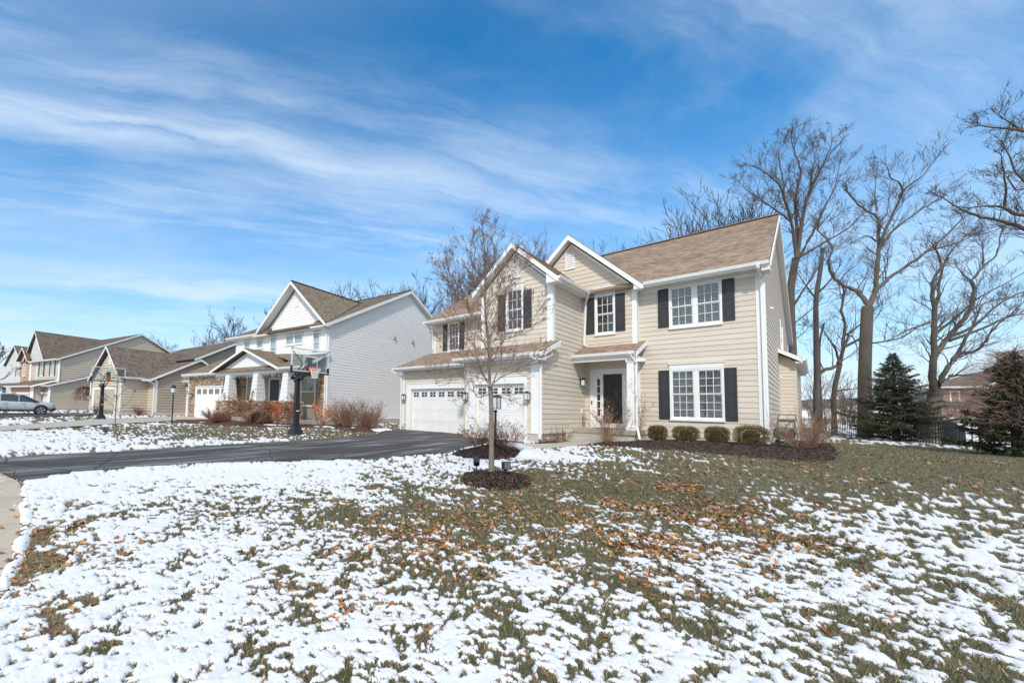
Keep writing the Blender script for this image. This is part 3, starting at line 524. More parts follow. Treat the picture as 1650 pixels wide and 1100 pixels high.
# --- upper front bay over the garage
GC=[(-10.75,5.36),(-7.39,5.36),(-9.07,6.98)]
siding(H,FU,[(-10.75,2.9),(-7.60,2.9),(-7.60,5.36),(-10.75,5.36)],Z0,E_,TAN,[(-9.50,-8.66,3.52,5.62)])
siding(H,FU,[(-10.72,5.36),(-7.42,5.36),(-9.07,6.98)],Z0,E_,TAN,[(-9.50,-8.66,3.52,5.62)])
b=MB(); b.quad(*[FU(u,z,-.14) for u,z in [(-10.8,2.8),(-7.39,2.8),(-7.39,5.4),(-9.07,7.05),(-10.8,5.4)]]); b.build('inner_wall',DARKIN,H)
trimbox(H,FU,-7.60,-7.37,2.90,5.40,.034); trimbox(H,FU,-10.78,-10.62,2.9,5.36,.034)
window(H,FU,-9.50,-8.66,3.56,5.42,1,3,2,head=.20,sill=.06,blind=None,label='single white window in the front garage gable')
shutter(H,FU,-9.90,-9.51,3.60,5.26); shutter(H,FU,-8.65,-8.28,3.60,5.26)
vent(FU,-9.32,-8.86,5.92,6.68)
# --- side wall of the garage wing facing the porch
siding(H,FSD,[(15.52,Z0-.198),(20,Z0-.198),(20,2.98),(16.8,2.98),(15.52,2.42)],Z0,E_,TAN)
siding(H,FSD,[(16.70,2.98),(19.70,2.98),(19.70,5.34),(16.70,5.34)],Z0,E_,TAN)
b=MB(); b.quad(*[FSD(u,z,-.06) for u,z in [(15.35,-1.4),(20.1,-1.4),(20.1,5.5),(16.5,5.5),(16.5,2.8),(15.35,2.3)]]); b.build('inner_wall',TAN,H)
b=MB(); b.fbox(FSD,15.34,20,-1.5,Z0-.2,-.1,-.003); b.fbox(FG,-10.79,-10.62,-1.5,-.862,-.3,-.002); b.fbox(FG,-7.86,-7.395,-1.5,-.862,-.1,-.002); b.fbox(FL,-16.5,-16.25,-1.6,-.9,-.1,-.002); b.build('foundation',CONC,H)
trimbox(H,FSD,15.30,15.52,-1.06,2.38,.030); trimbox(H,FSD,16.50,16.72,2.9,5.36,.030)
trimbox(H,FG,-7.70,-7.36,-.86,2.06,.034)
# --- upper left wall
siding(H,F20,[(-16.40,3.2),(-10.75,3.2),(-10.75,5.32),(-16.40,5.32)],Z0,E_,TAN,[(-15.42,-14.57,3.50,5.42)])
wall(H,F20,[(-16.52,2.9),(-10.7,2.9),(-10.7,5.4),(-16.52,5.4)])
trimbox(H,F20,-16.54,-16.38,3.1,5.32,.034)
window(H,F20,-15.42,-14.57,3.56,5.28,1,3,2,head=0,sill=.06,blind=None,label='single white window on the far left under the eave')
shutter(H,F20,-15.80,-15.43,3.60,5.22); shutter(H,F20,-14.56,-14.20,3.60,5.22)
b=MB(); b.box(-16.52,-16.50,17.2,20,-1.6,2.2); b.build('end_wall',TAN,H); b=MB(); b.box(-16.521,-16.50,20,34,-1.6,5.4); b.build('end_wall',TAN,H)
# --- front of the single garage bay
siding(H,FG,[(-10.62,-.86),(-7.70,-.86),(-7.70,2.10),(-10.62,2.10)],Z0,E_,TAN,[(-10.60,-7.86,-2,1.43)])
b=MB(); b.fbox(FG,-10.79,-10.31,-1.5,2.2,-.14,-.03); b.fbox(FG,-7.96,-7.40,-1.5,2.2,-.14,-.03); b.fbox(FG,-10.3,-7.97,1.15,2.2,-.141,-.031); b.build('inner_wall',TAN,H)
trimbox(H,FG,-10.79,-10.62,-.86,2.10,.036)
def gframe(F,a,b_,A,B_,zt,ztt,zb):
    m=MB(); m.fbox(F,A,a,zb,zt,-.12,.045); m.fbox(F,b_,B_,zb,zt,-.12,.045); m.fbox(F,A,B_,zt,ztt,-.12,.045); m.fbox(F,A-.03,B_+.03,ztt,ztt+.035,-.02,.075)
    m.build('door_frame',WHT,H)
gframe(FG,-10.28,-7.99,-10.60,-7.86,1.12,1.42,-1.22)
garage_door(H,FG,-10.28,-7.99,-1.215,1.12,4,sections=4,wh=(.30,.72))
# --- front of the double garage
siding(H,FL,[(-16.36,-.86),(-10.80,-.86),(-10.80,2.14),(-16.36,2.14)],Z0,E_,TAN,[(-16.18,-10.6,-2,1.44)])
b=MB(); b.fbox(FL,-16.5,-15.84,-1.6,2.4,-.14,-.03); b.fbox(FL,-15.835,-10.8,1.15,2.4,-.141,-.031); b.box(-10.80,-10.78,15.2,17.3,-1.6,2.2); b.build('inner_wall',TAN,H)
trimbox(H,FL,-16.52,-16.36,-1.0,2.14,.036)
gframe(FL,-15.82,-11.0,-16.16,-10.83,1.11,1.41,-1.34)
garage_door(H,FL,-15.82,-11.0,-1.335,1.11,8,sections=4,wh=(.30,.72))
# --- right gable wall
siding(H,FR,[(20.0,Z0),(33.5,Z0),(33.5,5.3),(20.0,5.3)],Z0,E_,TAN,[(29.3,31.2,3.3,5.1)],joined=True)
siding(H,FR,[(20.0,5.3),(36.5,5.3),(26.8,9.35)],Z0,E_,TAN,joined=True)
siding(H,FR,[(33.5,Z0),(37.5,Z0),(37.5,4.7),(36.5,5.3),(33.5,5.3)],Z0,E_,TAN,joined=True)
trimbox(H,FR,19.97,20.20,-.86,5.30,.034)
window(H,FR,29.3,31.2,3.35,5.05,1,3,2,sill=.05,each=False)
b=MB(); b.quad(*[FR(u,z,-.14) for u,z in [(20,-1.3),(37.5,-1.3),(37.5,4.9),(26.8,9.5),(20,5.4)]]); b.fbox(FR,20,37.5,-1.4,-.862,-.1,-.004); b.build('foundation',CONC,H)
# --- side bump-out
FB=FY(27.2); FBX=FX(-.62)
siding(H,FB,[(-1.19,Z0),(-.66,Z0),(-.66,2.70),(-1.19,3.0)],Z0,.165,TSID2 if False else TAN,joined=True)
siding(H,FBX,[(27.3,Z0),(35,Z0),(35,2.62),(27.3,2.62)],Z0,.165,TAN,joined=True)
trimbox(H,FB,-.70,-.60,-.9,2.66,.02,m=TAN)
b=MB(); b.box(-1.2,-.64,27.22,35,-1.3,2.7); b.build('bump_core',TAN,H)
roof(H,(-.42,26.85,2.78),(-.42,35.3,2.78),(-1.22,35.3,3.30),(-1.22,26.85,3.30),ROOF,thick=.05)
rake(H,(-1.25,26.84,3.31),(-.42,26.84,2.77),(0,-1,0),w=.20)
b=MB(); b.box(-.62,-.38,26.86,35.3,2.52,2.60); b.box(-.42,-.38,26.9,35.3,2.60,2.76); b.build('soffit',SOF,H)
gutter(H,(-.40,35.3,2.76),(-.40,26.95,2.76),(1,0,0))
# --- roofs
def mz(y): return 5.47+(y-19.38)*.5675
RY=26.8
roof(H,(-16.85,19.38,5.47),(-1.0,19.38,5.47),(-1.0,RY,mz(RY)),(-16.85,RY,mz(RY)),ROOF)
roof(H,(-1.0,38,5.06),(-16.85,38,5.06),(-16.85,RY,mz(RY)+.002),(-1.0,RY,mz(RY)+.002),ROOF)
b=MB(); b.bar((-16.87,RY,mz(RY)+.03),(-.98,RY,mz(RY)+.03),.26,.03); b.build('ridge_cap',ROOF,H)
rake(H,(-.985,19.38,5.44),(-.985,RY,mz(RY)-.02),(1,0,0),w=.17); rake(H,(-.985,RY,mz(RY)-.02),(-.985,38,5.03),(1,0,0),w=.30)
rake(H,(-16.9,19.38,5.44),(-16.9,RY,mz(RY)-.02),(1,0,0),w=.17)
sheet(H,[(-1.21,19.4,5.26),(-.99,19.4,5.26),(-.99,RY,mz(RY)-.22),(-1.21,RY,mz(RY)-.22)],SOF)
sheet(H,[(-1.21,RY,mz(RY)-.30),(-.97,RY,mz(RY)-.30),(-.97,38,4.76),(-1.21,38,4.76)],SOF)
# eaves, soffits and gutters (right part, then upper left)
gutter(H,(-4.80,19.38,5.46),(-1.0,19.38,5.46),(0,-1,0)); sheet(H,[(-5.14,19.38,5.29),(-1.0,19.38,5.29),(-1.0,20.01,5.29),(-5.14,20.01,5.29)],SOF)
b=MB(); b.fbox(F20,-5.12,-1.2,5.16,5.285,.0,.03); b.build('frieze_board',WHT,H)
b=MB(); b.box(-1.21,-.985,19.40,20.0,5.16,5.30); b.build('eave_return',WHT,H)
gutter(H,(-16.85,19.38,5.46),(-10.9,19.38,5.46),(0,-1,0)); sheet(H,[(-16.85,19.38,5.29),(-10.7,19.38,5.29),(-10.7,20.01,5.29),(-16.85,20.01,5.29)],SOF)
# middle gable roof, ridge x=-7.86
def gable(xc,zr,xl,xr,ze,yf,yb,w=.24):
    roof(H,(xr,yf,ze),(xr,yb,ze),(xc,yb,zr),(xc,yf,zr),ROOF); roof(H,(xl,yb,ze),(xl,yf,ze),(xc,yf,zr),(xc,yb,zr),ROOF)
    rake(H,(xc,yf-.005,zr-.02),(xr,yf-.005,ze-.02),(0,-1,0),w=w); rake(H,(xl,yf-.005,ze-.02),(xc,yf-.005,zr-.02),(0,-1,0),w=w)
gable(-7.86,8.40,-10.85,-4.87,5.45,19.30,24.6)
gable(-9.02,7.40,-11.02,-7.02,5.50,16.13,22.9,w=.22)
for (xc,zr,xl,xr,ze,yf,yw) in ((-7.86,8.40,-10.85,-4.87,5.45,19.30,19.71),(-9.02,7.40,-11.02,-7.02,5.50,16.13,16.54)):
    d=.13
    sheet(H,[(xc,yf,zr-d-.1),(xr,yf,ze-d-.1),(xr,yw,ze-d-.1),(xc,yw,zr-d-.1)],SOF); sheet(H,[(xc,yf,zr-d-.1),(xl,yf,ze-d-.1),(xl,yw,ze-d-.1),(xc,yw,zr-d-.1)],SOF)
    b=MB(); # frieze along the wall under the rake
    F=FY(yw-.01)
    k=(zr-ze)/(xr-xc)
    for s in(-1,1):
        x1=xr if s>0 else xl
        b.prism([(0,0),(.035,0),(.035,-.13),(0,-.13)],(xc,yw-.01,zr-.33),(x1-s*.3,yw-.01,ze-.33+.3*k),(0,-1,0),(0,0,1))
    b.build('frieze_board',WHT,H)
# boxed eave ends of the gables
b=MB(); b.hexa([(-5.16,19.295,5.24),(-4.80,19.295,5.24),(-4.80,19.70,5.24),(-5.16,19.70,5.24),(-5.16,19.295,5.58),(-4.80,19.295,5.40),(-4.80,19.70,5.40),(-5.16,19.70,5.58)]); b.build('boxed_eave',WHT,H)
b=MB(); b.hexa([(-7.47,16.125,5.26),(-6.98,16.125,5.26),(-6.98,16.52,5.26),(-7.47,16.52,5.26),(-7.47,16.125,5.66),(-6.98,16.125,5.44),(-6.98,16.52,5.44),(-7.47,16.52,5.66)]); b.build('boxed_eave',WHT,H)
gutter(H,(-7.02,19.30,5.49),(-7.02,16.15,5.49),(1,0,0)); sheet(H,[(-7.39,16.5,5.28),(-7.0,16.5,5.28),(-7.0,19.5,5.28),(-7.39,19.5,5.28)],SOF)
downspout(H,[(-6.95,19.25,5.38),(-7.20,19.62,5.10),(-7.28,19.62,3.12),(-7.10,19.5,3.02)])
# single bay shed roof
def shed(x0,x1,y0,z0,y1,z1,name='roof'):
    roof(H,(x0,y0,z0),(x1,y0,z0),(x1,y1,z1),(x0,y1,z1),ROOF,name=name)
shed(-11.10,-7.10,14.85,2.27,16.56,2.93)
rake(H,(-7.085,14.85,2.25),(-7.085,16.56,2.91),(1,0,0),w=.20); rake(H,(-11.14,14.85,2.25),(-11.14,17.2,3.12),(1,0,0),w=.2)
roof(H,(-11.10,16.56,2.93),(-10.75,16.56,2.93),(-10.75,20,4.2),(-11.10,20,4.2),ROOF)
gutter(H,(-11.12,14.85,2.27),(-7.10,14.85,2.27),(0,-1,0)); sheet(H,[(-11.1,14.85,2.09),(-7.1,14.85,2.09),(-7.1,15.34,2.09),(-11.1,15.34,2.09)],SOF)
b=MB(); b.box(-7.39,-7.09,14.86,15.33,1.98,2.28); b.hexa([(-7.38,15.33,2.07),(-7.09,15.33,2.07),(-7.09,15.9,2.22),(-7.38,15.9,2.22),(-7.38,15.33,2.28),(-7.09,15.33,2.28),(-7.09,15.9,2.55),(-7.38,15.9,2.55)]); b.build('boxed_eave',WHT,H)
downspout(H,[(-7.42,14.74,2.18),(-7.42,14.78,2.10),(-7.27,15.24,1.78),(-7.27,15.24,-1.06)],w=.085)
b=MB(); b.fbox(FG,-10.62,-7.70,2.0,2.088,0,.03); b.build('frieze_board',WHT,H)
# double bay shed roof
shed(-16.85,-10.79,16.72,2.32,20.0,3.52)
rake(H,(-16.88,16.72,2.30),(-16.88,20,3.5),(1,0,0),w=.18)
gutter(H,(-16.86,16.72,2.32),(-11.14,16.72,2.32),(0,-1,0)); sheet(H,[(-16.85,16.72,2.14),(-10.8,16.72,2.14),(-10.8,17.21,2.14),(-16.85,17.21,2.14)],SOF)
downspout(H,[(-16.80,16.60,2.22),(-16.80,16.62,2.12),(-16.50,17.08,1.86),(-16.50,17.08,-1.2)],w=.08)
downspout(H,[(-16.80,19.28,5.4),(-16.80,19.3,5.28),(-16.52,19.9,5.0),(-16.52,19.9,3.75)],w=.08)
downspout(H,[(-1.29,19.27,5.40),(-1.29,19.30,5.26),(-1.24,19.93,5.0),(-1.24,19.93,-.92),(-1.18,19.72,-1.02)],w=.09)
# --- porch
siding(H,F20,[(-7.39,-.66),(-5.14,-.66),(-5.14,3.0),(-7.39,3.0)],Z0,E_,TAN,[(-7.17,-5.40,-2,2.0)])
wall(H,F20,[(-7.39,-1.3),(-5.1,-1.3),(-5.1,3.1),(-7.39,3.1)],m=TAN,o=-.13)
b=MB()
b.fbox(F20,-7.17,-7.02,-.66,1.82,-.1,.045); b.fbox(F20,-5.62,-5.42,-.66,1.82,-.1,.045); b.fbox(F20,-7.17,-5.42,1.82,2.0,-.1,.045)
b.fbox(F20,-7.02,-6.97,-.5,1.82,-.1,.02); b.fbox(F20,-6.68,-6.62,-.45,1.82,-.1,.03); b.fbox(F20,-5.84,-5.62,-.45,1.82,-.1,.02); b.fbox(F20,-6.62,-5.84,1.76,1.82,-.1,.02)
b.fbox(F20,-7.02,-5.62,-.66,-.44,-.1,.055); b.fbox(F20,-6.97,-6.68,-.44,-.13,-.1,.0); b.fbox(F20,-6.92,-6.73,-.38,-.18,0,.012); b.fbox(F20,-6.97,-6.68,1.57,1.82,-.1,.0)
b.fbox(F20,-6.97,-6.88,-.13,1.57,-.1,0); b.fbox(F20,-6.75,-6.68,-.13,1.57,-.1,0)
for i in range(1,5): z=-.13+1.70*i/5; b.fbox(F20,-6.88,-6.75,z-.02,z+.02,-.06,-.005)
df=b.build('door_surround',WHT,H)
for i in range(5):
    z=-.13+1.70*i/5; b=MB(); b.fbox(F20,-6.88,-6.75,z+.022,z+.318,-.05,-.046); b.build('pane',GLSD,df)
b=MB(); b.fbox(F20,-6.62,-5.84,-.44,1.76,-.09,-.05); ed=b.build('entry_door',ENTRY,H)
b=MB()
for (u0,u1,z0,z1) in ((-6.50,-6.28,-.30,.30),(-6.18,-5.96,-.30,.30),(-6.50,-6.28,.46,1.62),(-6.18,-5.96,.46,1.62)):
    b.fbox(F20,u0,u1,z0,z0+.025,-.05,-.038); b.fbox(F20,u0,u1,z1-.025,z1,-.05,-.038); b.fbox(F20,u0,u0+.025,z0+.025,z1-.025,-.05,-.038); b.fbox(F20,u1-.025,u1,z0+.025,z1-.025,-.05,-.038); b.fbox(F20,u0+.06,u1-.06,z0+.06,z1-.06,-.05,-.042)
b.build('door_moulding',ENTRY,ed)
b=MB(); b.lathe([(.028,0),(.03,.03),(.012,.035)],(0,0,0),10); b.v=[(-6.56+x,19.99-z-.0+.05,.62+y) for x,y,z in b.v]; b.build('door_lock',BRASS,ed)
b=MB(); b.tube([(-6.56,20.03,.36),(-6.56,19.95,.36)],[.02,.032],10); b.build('door_handle',BLK,ed)
b=MB(); b.fbox(F20,-7.115,-7.075,.40,.56,.045,.07); b.build('doorbell',BLK,H)
shed(-7.50,-4.90,18.46,2.50,20.0,3.13); rake(H,(-4.895,18.46,2.48),(-4.895,19.99,3.11),(1,0,0),w=.18)
gutter(H,(-7.56,18.46,2.51),(-4.93,18.46,2.51),(0,-1,0))
b=MB(); b.box(-7.385,-4.93,18.52,18.76,2.20,2.30); b.box(-7.385,-4.93,18.50,18.78,2.301,2.36); b.box(-5.20,-4.93,18.76,19.99,2.20,2.36); b.box(-5.22,-4.62,18.62,18.82,2.10,2.22); b.build('porch_beam',WHT,H)
sheet(H,[(-7.385,18.5,2.37),(-4.93,18.5,2.37),(-4.93,20,2.37),(-7.385,20,2.37)],SOF,name='porch_ceiling')
b=MB(); b.box(-5.25,-5.00,18.54,18.79,-.60,2.20); b.box(-5.29,-4.96,18.50,18.83,-.66,-.50); b.box(-5.28,-4.97,18.51,18.82,2.08,2.199); b.build('porch_column',WHT,H,bevel=.006)
trimbox(H,F20,-5.32,-5.145,-.66,2.36,.06,name='pilaster')
downspout(H,[(-5.06,18.30,2.42),(-5.06,18.34,2.34),(-4.93,18.66,2.0),(-4.93,18.66,-.55),(-4.80,18.45,-1.0)],w=.075)
b=MB(); b.box(-7.389,-4.95,18.45,19.995,-.86,-.66); b.build('porch_slab',CONCD,H,bevel=.012)
b=MB(); b.box(-7.25,-4.99,18.52,19.99,-1.4,-.86); b.build('porch_base',CONC,H)
b=MB(); b.box(-7.30,-5.85,17.55,18.52,-1.4,-.88); b.build('porch_step',CONC,H,bevel=.01)
b=MB(); b.fbox(F20,-6.75,-5.7,-.655,-.64,.25,.85); dm=b.build('door_mat',mat('mat_dark',(.03,.03,.03),.95),None); dm['label']='dark flat doormat in front of the dark entry door'; dm['category']='doormat'
# small fittings of the house
b=MB(); b.fbox(FSD,19.42,19.58,-.02,.18,.015,.05); b.build('outlet_box',WHT,H)
b=MB(); b.tube([(-1.16,22.0,4.30),(-1.05,22.0,4.26)],.035,8); b.tube([(-1.16,26.9,1.9),(-1.06,26.9,1.88)],.035,8); b.build('camera_housing',WHT,H)
b=MB()
for q in (0,1,2): b.tube([(-7.33+.0,19.5+q*.13,-.64),(-7.33,19.5+q*.13,-.12-.05*q)],.009,6)
b.tube([(-7.33,19.5,-.16),(-7.33,19.78,-.2)],.009,6); b.tube([(-7.33,19.5,-.5),(-7.33,19.78,-.5)],.009,6); rk=b.build('iron_rack',mat('rusty_iron',(.14,.07,.04),.8),None)
rk['label']='small rusty wire rack on the porch against the side wall'; rk['category']='rack'
GL='carriage lanterns beside the garage doors of the tan house'
lantern('frosted carriage lantern on the strip between the double and single garage doors',(-10.70,15.29,.62),0,group=GL)
lantern('frosted carriage lantern right of the single garage door beside the white corner board',(-7.79,15.29,.62),0,group=GL)
lantern('carriage lantern at the far left of the double garage door',(-16.27,17.16,.66),0,group=GL)
lantern('carriage lantern on the porch side wall left of the entry door',(XS+.02,19.35,1.40),math.pi/2)
# ================================================================ the white house
TH=math.radians(8)
W=thing('white_house','white vinyl-sided two-storey house with steep front gable, stone-based porch columns and weathered roof','house',(-26,19,-1.25),TH,frame=True)
FWf=FY(19.08); FWs=FX(-20.0); FWg=FY(18.08); FWh=FY(19.30)
zb=-1.02
siding(W,FWs,[(19.2,-.85),(37.4,-.85),(37.4,5.5),(19.2,5.5)],-.85,.20,WSID,joined=True,proud=.018)
siding(W,FWs,[(19.1,5.5),(37.5,5.5),(28.3,9.85)],-.85,.20,WSID,joined=True,proud=.018)
b=MB(); b.box(-31.6,-20.02,19.3,37.4,-1.5,5.4); b.hexa([(-31.6,19.3,5.4),(-20.02,19.3,5.4),(-20.02,37.4,5.4),(-31.6,37.4,5.4),(-31.6,28.29,9.7),(-20.02,28.29,9.7),(-20.02,28.3,9.7),(-31.6,28.3,9.7)]); b.build('wall_core',WSID,W)
b=MB(); b.box(-20.1,-20.003,19.1,37.4,-1.5,-.85); b.build('foundation',CONC,W)
opsW=[(-30.05,-29.13,4.4,5.3),(-28.31,-27.41,4.4,5.3),(-26.5,-25.64,3.7,5.35),(-24.65,-22.62,4.42,5.3),(-21.62,-20.82,3.78,5.25)]
siding(W,FWf,[(-31.07,2.4),(-20.2,2.4),(-20.2,5.5),(-31.07,5.5)],2.4,.20,WSID,opsW,joined=True,proud=.018)
siding(W,FWf,[(-27.2,5.5),(-20.1,5.5),(-23.5,8.6)],5.5,.22,WSID,joined=True,proud=.02)
wall(W,FWf,[(-31.07,2.4),(-20,2.4),(-20,5.6),(-23.5,8.8),(-27.3,5.6),(-31.07,5.6)])
trimbox(W,FWf,-20.2,-19.97,-1.0,5.4,.03); trimbox(W,FWs,19.08,19.22,-1.0,5.4,.03); trimbox(W,FWf,-31.2,-31.05,2.4,5.4,.03)
for (a,b_,c,d,g) in ((-30.03,-29.15,4.46,5.26,0),(-28.29,-27.43,4.46,5.26,0)): window(W,FWf,a,b_,c,d,1,grid=False,hung=False,blind='curtain',each=False,sill=.04)
window(W,FWf,-26.5,-25.66,3.75,5.3,1,grid=False,blind='curtain',each=False,sill=.04,split=.42)
window(W,FWf,-24.62,-22.65,4.45,5.26,2,grid=False,hung=False,blind='curtain',each=False,sill=.05)
window(W,FWf,-21.6,-20.84,3.84,5.2,1,grid=False,blind='curtain',each=False,sill=.04,split=.42)
vb=MB(); vb.fbox(FWf,-23.72,-23.22,7.2,7.75,0,.05)
for i in range(5): vb.fbox(FWf,-23.66,-23.28,7.25+i*.09,7.31+i*.09,.05,.06)
vb.build('gable_vent',WHT,W)
# ledge stone
def stones(parent,F,rects,o=.0,seed=3,rh=.11,name='ledge_stones'):
    r=random.Random(seed); V=[];Fc=[];Cc=[]
    pal=[(.42,.30,.20),(.52,.41,.29),(.33,.22,.15),(.60,.50,.38),(.40,.24,.16),(.28,.22,.18),(.50,.34,.22)]
    for (u0,u1,z0,z1) in rects:
        z=z0
        while z<z1-.02:
            h=min(r.uniform(rh*.5,rh*1.2),z1-z); u=u0
            while u<u1-.01:
                w=min(r.uniform(.14,.5),u1-u); d=r.uniform(.02,.06); c=r.choice(pal); k=r.uniform(.75,1.2); n=len(V); g=.008
                for (uu,zz_,oo) in ((u+g,z+g,d),(u+w-g,z+g,d),(u+w-g,z+g,-.03),(u+g,z+g,-.03),(u+g,z+h-g,d),(u+w-g,z+h-g,d),(u+w-g,z+h-g,-.03),(u+g,z+h-g,-.03)):
                    V.append(F(uu,zz_,o+oo)); Cc.append(tuple(q*k for q in c))
                for f in ((4,5,6,7),(0,1,5,4),(1,2,6,5),(3,0,4,7),(0,3,2,1)): Fc.append([n+i for i in f])
                u+=w
            z+=h
    link(name,npmesh(name,V,Fc,col=np.array(Cc)),STONEM,parent,kind='stuff')
MORT=mat('mortar',(.30,.26,.21),.95)
b=MB(); b.quad(*[FWf(u,z,-.02) for u,z in [(-31,-1.4),(-20,-1.4),(-20,2.5),(-31,2.5)]]); b.build('inner_wall',MORT,W)
stones(W,FWf,[(-26.2+1.2,-22.95,1.98,2.4),(-25.0,-22.95,-1.0,.06),(-21.05,-20.2,-1.0,2.35),(-23.0,-21.0,2.08,2.3)])
siding(W,FWf,[(-29.3,-.9),(-26.4,-.9),(-26.4,2.35),(-29.3,2.35)],-.9,.20,TSID,joined=True); trimbox(W,FWf,-29.42,-29.27,-.9,2.35,.03)
b=MB(); b.fbox(FWf,-26.4,-26.24,-.9,2.08,0,.05); b.fbox(FWf,-25.1,-24.94,-.9,2.08,0,.05); b.fbox(FWf,-26.4,-24.94,1.95,2.1,0,.06); b.build('door_frame',WHT,W)
b=MB(); b.fbox(FWf,-26.24,-25.1,-.9,1.95,.0,.02); b.build('entry_door',mat('dark_door',(.03,.03,.035),.3),W)
window(W,FWf,-24.3,-22.85,.0,2.05,2,grid=False,blind='curtain',each=False,sill=.05); window(W,FWf,-22.72,-21.15,.02,2.05,1,grid=False,blind=None,each=False,sill=.05)
stones(W,FWf,[(-31,-29.42,-.9,2.35)],seed=8)
# garage wing
b=MB(); b.box(-37.3,-31.0,18.2,27,-1.6,2.6); b.box(-41.3,-37.3,19.42,27,-1.6,2.2); b.build('garage_core',MORT,W)
stones(W,FWg,[(-37.0,-30.3,1.50,2.52),(-36.95,-35.66,-1.3,1.50)],seed=4)
stones(W,FWh,[(-41.2,-36.9,1.50,2.12),(-41.1,-40.15,-1.3,1.50)],seed=5)
trimbox(W,FWg,-37.08,-36.97,-1.35,2.52,.05); trimbox(W,FWh,-41.3,-41.2,-1.35,2.12,.05)
def wgd(F,a,c,z0,z1,n,ls):
    m=MB(); m.fbox(F,a-.14,a,z0,z1+.02,-.1,.05); m.fbox(F,c,c+.14,z0,z1+.02,-.1,.05); m.fbox(F,a-.14,c+.14,z1+.02,z1+.12,-.1,.06); m.build('door_frame',WHT,W)
    garage_door(W,F,a,c,z0,z1,n,4,rec=.005,wh=(.18,.80),lite_m=(4,1),detail=False)
wgd(FWg,-35.6,-30.6,-1.33,1.42,5,1); wgd(FWh,-40.0,-37.4,-1.33,1.42,3,1)
b=MB(); b.tube([(-31.6,18.02,.05),(-31.6,17.96,.15),(-31.6,17.96,.45),(-31.6,18.02,.55)],.02,6); b.build('door_handle',BLK,W)
roof(W,(-37.6,17.7,2.62),(-30.2,17.7,2.62),(-30.2,21.5,4.4),(-37.6,21.5,4.4),ROOFW); roof(W,(-37.6,25.3,2.62),(-30.2,25.3,2.62),(-30.2,21.5,4.4),(-37.6,21.5,4.4),ROOFW)
roof(W,(-41.7,18.95,2.2),(-37.5,18.95,2.2),(-37.5,21.5,3.4),(-41.7,21.5,3.4),ROOFW)
gutter(W,(-37.6,17.7,2.62),(-31.2,17.7,2.62),(0,-1,0)); gutter(W,(-41.7,18.95,2.2),(-37.6,18.95,2.2),(0,-1,0)); rake(W,(-37.62,17.7,2.6),(-37.62,21.5,4.38),(-1,0,0)); rake(W,(-41.72,18.95,2.18),(-41.72,21.5,3.38),(-1,0,0))
# main roofs
kz=(9.98-5.52)/(28.3-18.58)
roof(W,(-31.9,18.58,5.55),(-19.68,18.58,5.55),(-19.68,28.3,10.05),(-31.9,28.3,10.05),ROOFW); roof(W,(-19.68,38.1,5.50),(-31.9,38.1,5.50),(-31.9,28.3,10.05),(-19.68,28.3,10.05),ROOFW)
rake(W,(-19.67,18.58,5.53),(-19.67,28.3,10.03),(1,0,0),w=.24); rake(W,(-19.67,28.3,10.03),(-19.67,38.1,5.48),(1,0,0),w=.24)
sheet(W,[(-20.0,18.6,5.28),(-19.66,18.6,5.28),(-19.66,28.3,9.78),(-20.0,28.3,9.78)],SOF); sheet(W,[(-20.0,38.1,5.23),(-19.66,38.1,5.23),(-19.66,28.3,9.78),(-20.0,28.3,9.78)],SOF)
gutter(W,(-31.9,18.58,5.55),(-27.4,18.58,5.55),(0,-1,0)); gutter(W,(-19.85,18.58,5.5),(-19.68,18.58,5.5),(0,-1,0)); sheet(W,[(-31.9,18.6,5.36),(-19.7,18.6,5.36),(-19.7,19.1,5.36),(-31.9,19.1,5.36)],SOF)
xc,zr=-23.45,9.0
roof(W,(-19.75,18.45,5.56),(-19.75,18.75,5.64),(xc,26.0,zr),(xc,18.45,zr),ROOFW); roof(W,(-27.45,26.2,5.70),(-27.45,18.45,5.70),(xc,18.45,zr),(xc,26.2,zr),ROOFW)
rake(W,(xc,18.44,zr-.02),(-19.75,18.44,5.54),(0,-1,0),w=.22); rake(W,(-27.45,18.44,5.68),(xc,18.44,zr-.02),(0,-1,0),w=.22)
sheet(W,[(xc,18.45,zr-.22),(-19.8,18.45,5.36),(-19.8,19.09,5.36),(xc,19.09,zr-.22)],SOF); sheet(W,[(xc,18.45,zr-.22),(-27.45,18.45,5.48),(-27.45,19.09,5.48),(xc,19.09,zr-.22)],SOF)
b=MB(); b.hexa([(-21.3,18.50,5.33),(-19.7,18.50,5.33),(-19.7,19.06,5.33),(-21.3,19.06,5.33),(-21.3,18.50,5.42),(-19.7,18.50,5.42),(-19.7,19.06,5.42),(-21.3,19.06,5.42)]); b.build('eave_return',WHT,W); b=MB(); b.hexa([(-28.0,18.50,5.33),(-26.3,18.50,5.33),(-26.3,19.06,5.33),(-28,19.06,5.33),(-28,18.50,5.42),(-26.3,18.50,5.42),(-26.3,19.06,5.42),(-28,19.06,5.42)]); b.build('eave_return',WHT,W)
roof(W,(-21.3,18.50,5.44),(-20.0,18.50,5.44),(-20.6,19.06,5.95),(-21.3,19.06,5.95),ROOFW,name='return_roof',thick=.02); roof(W,(-27.3,18.50,5.44),(-26.3,18.50,5.44),(-26.3,19.06,5.95),(-27.0,19.06,5.95),ROOFW,name='return_roof',thick=.02)
b=MB(); b.bar((xc,18.45,zr+.02),(xc,26.2,zr+.02),.22,.03); b.bar((-31.9,28.3,10.06),(-19.68,28.3,10.06),.24,.03); b.bar((-20.0,18.9,5.75),(-23.4,26.0,9.05),.35,.02); b.build('ridge_cap',mat('dark_flashing',(.08,.065,.05),.9),W)
downspout(W,[(-20.0,18.45,5.38),(-20.12,18.98,5.05),(-20.12,18.98,-1.0)],w=.09)
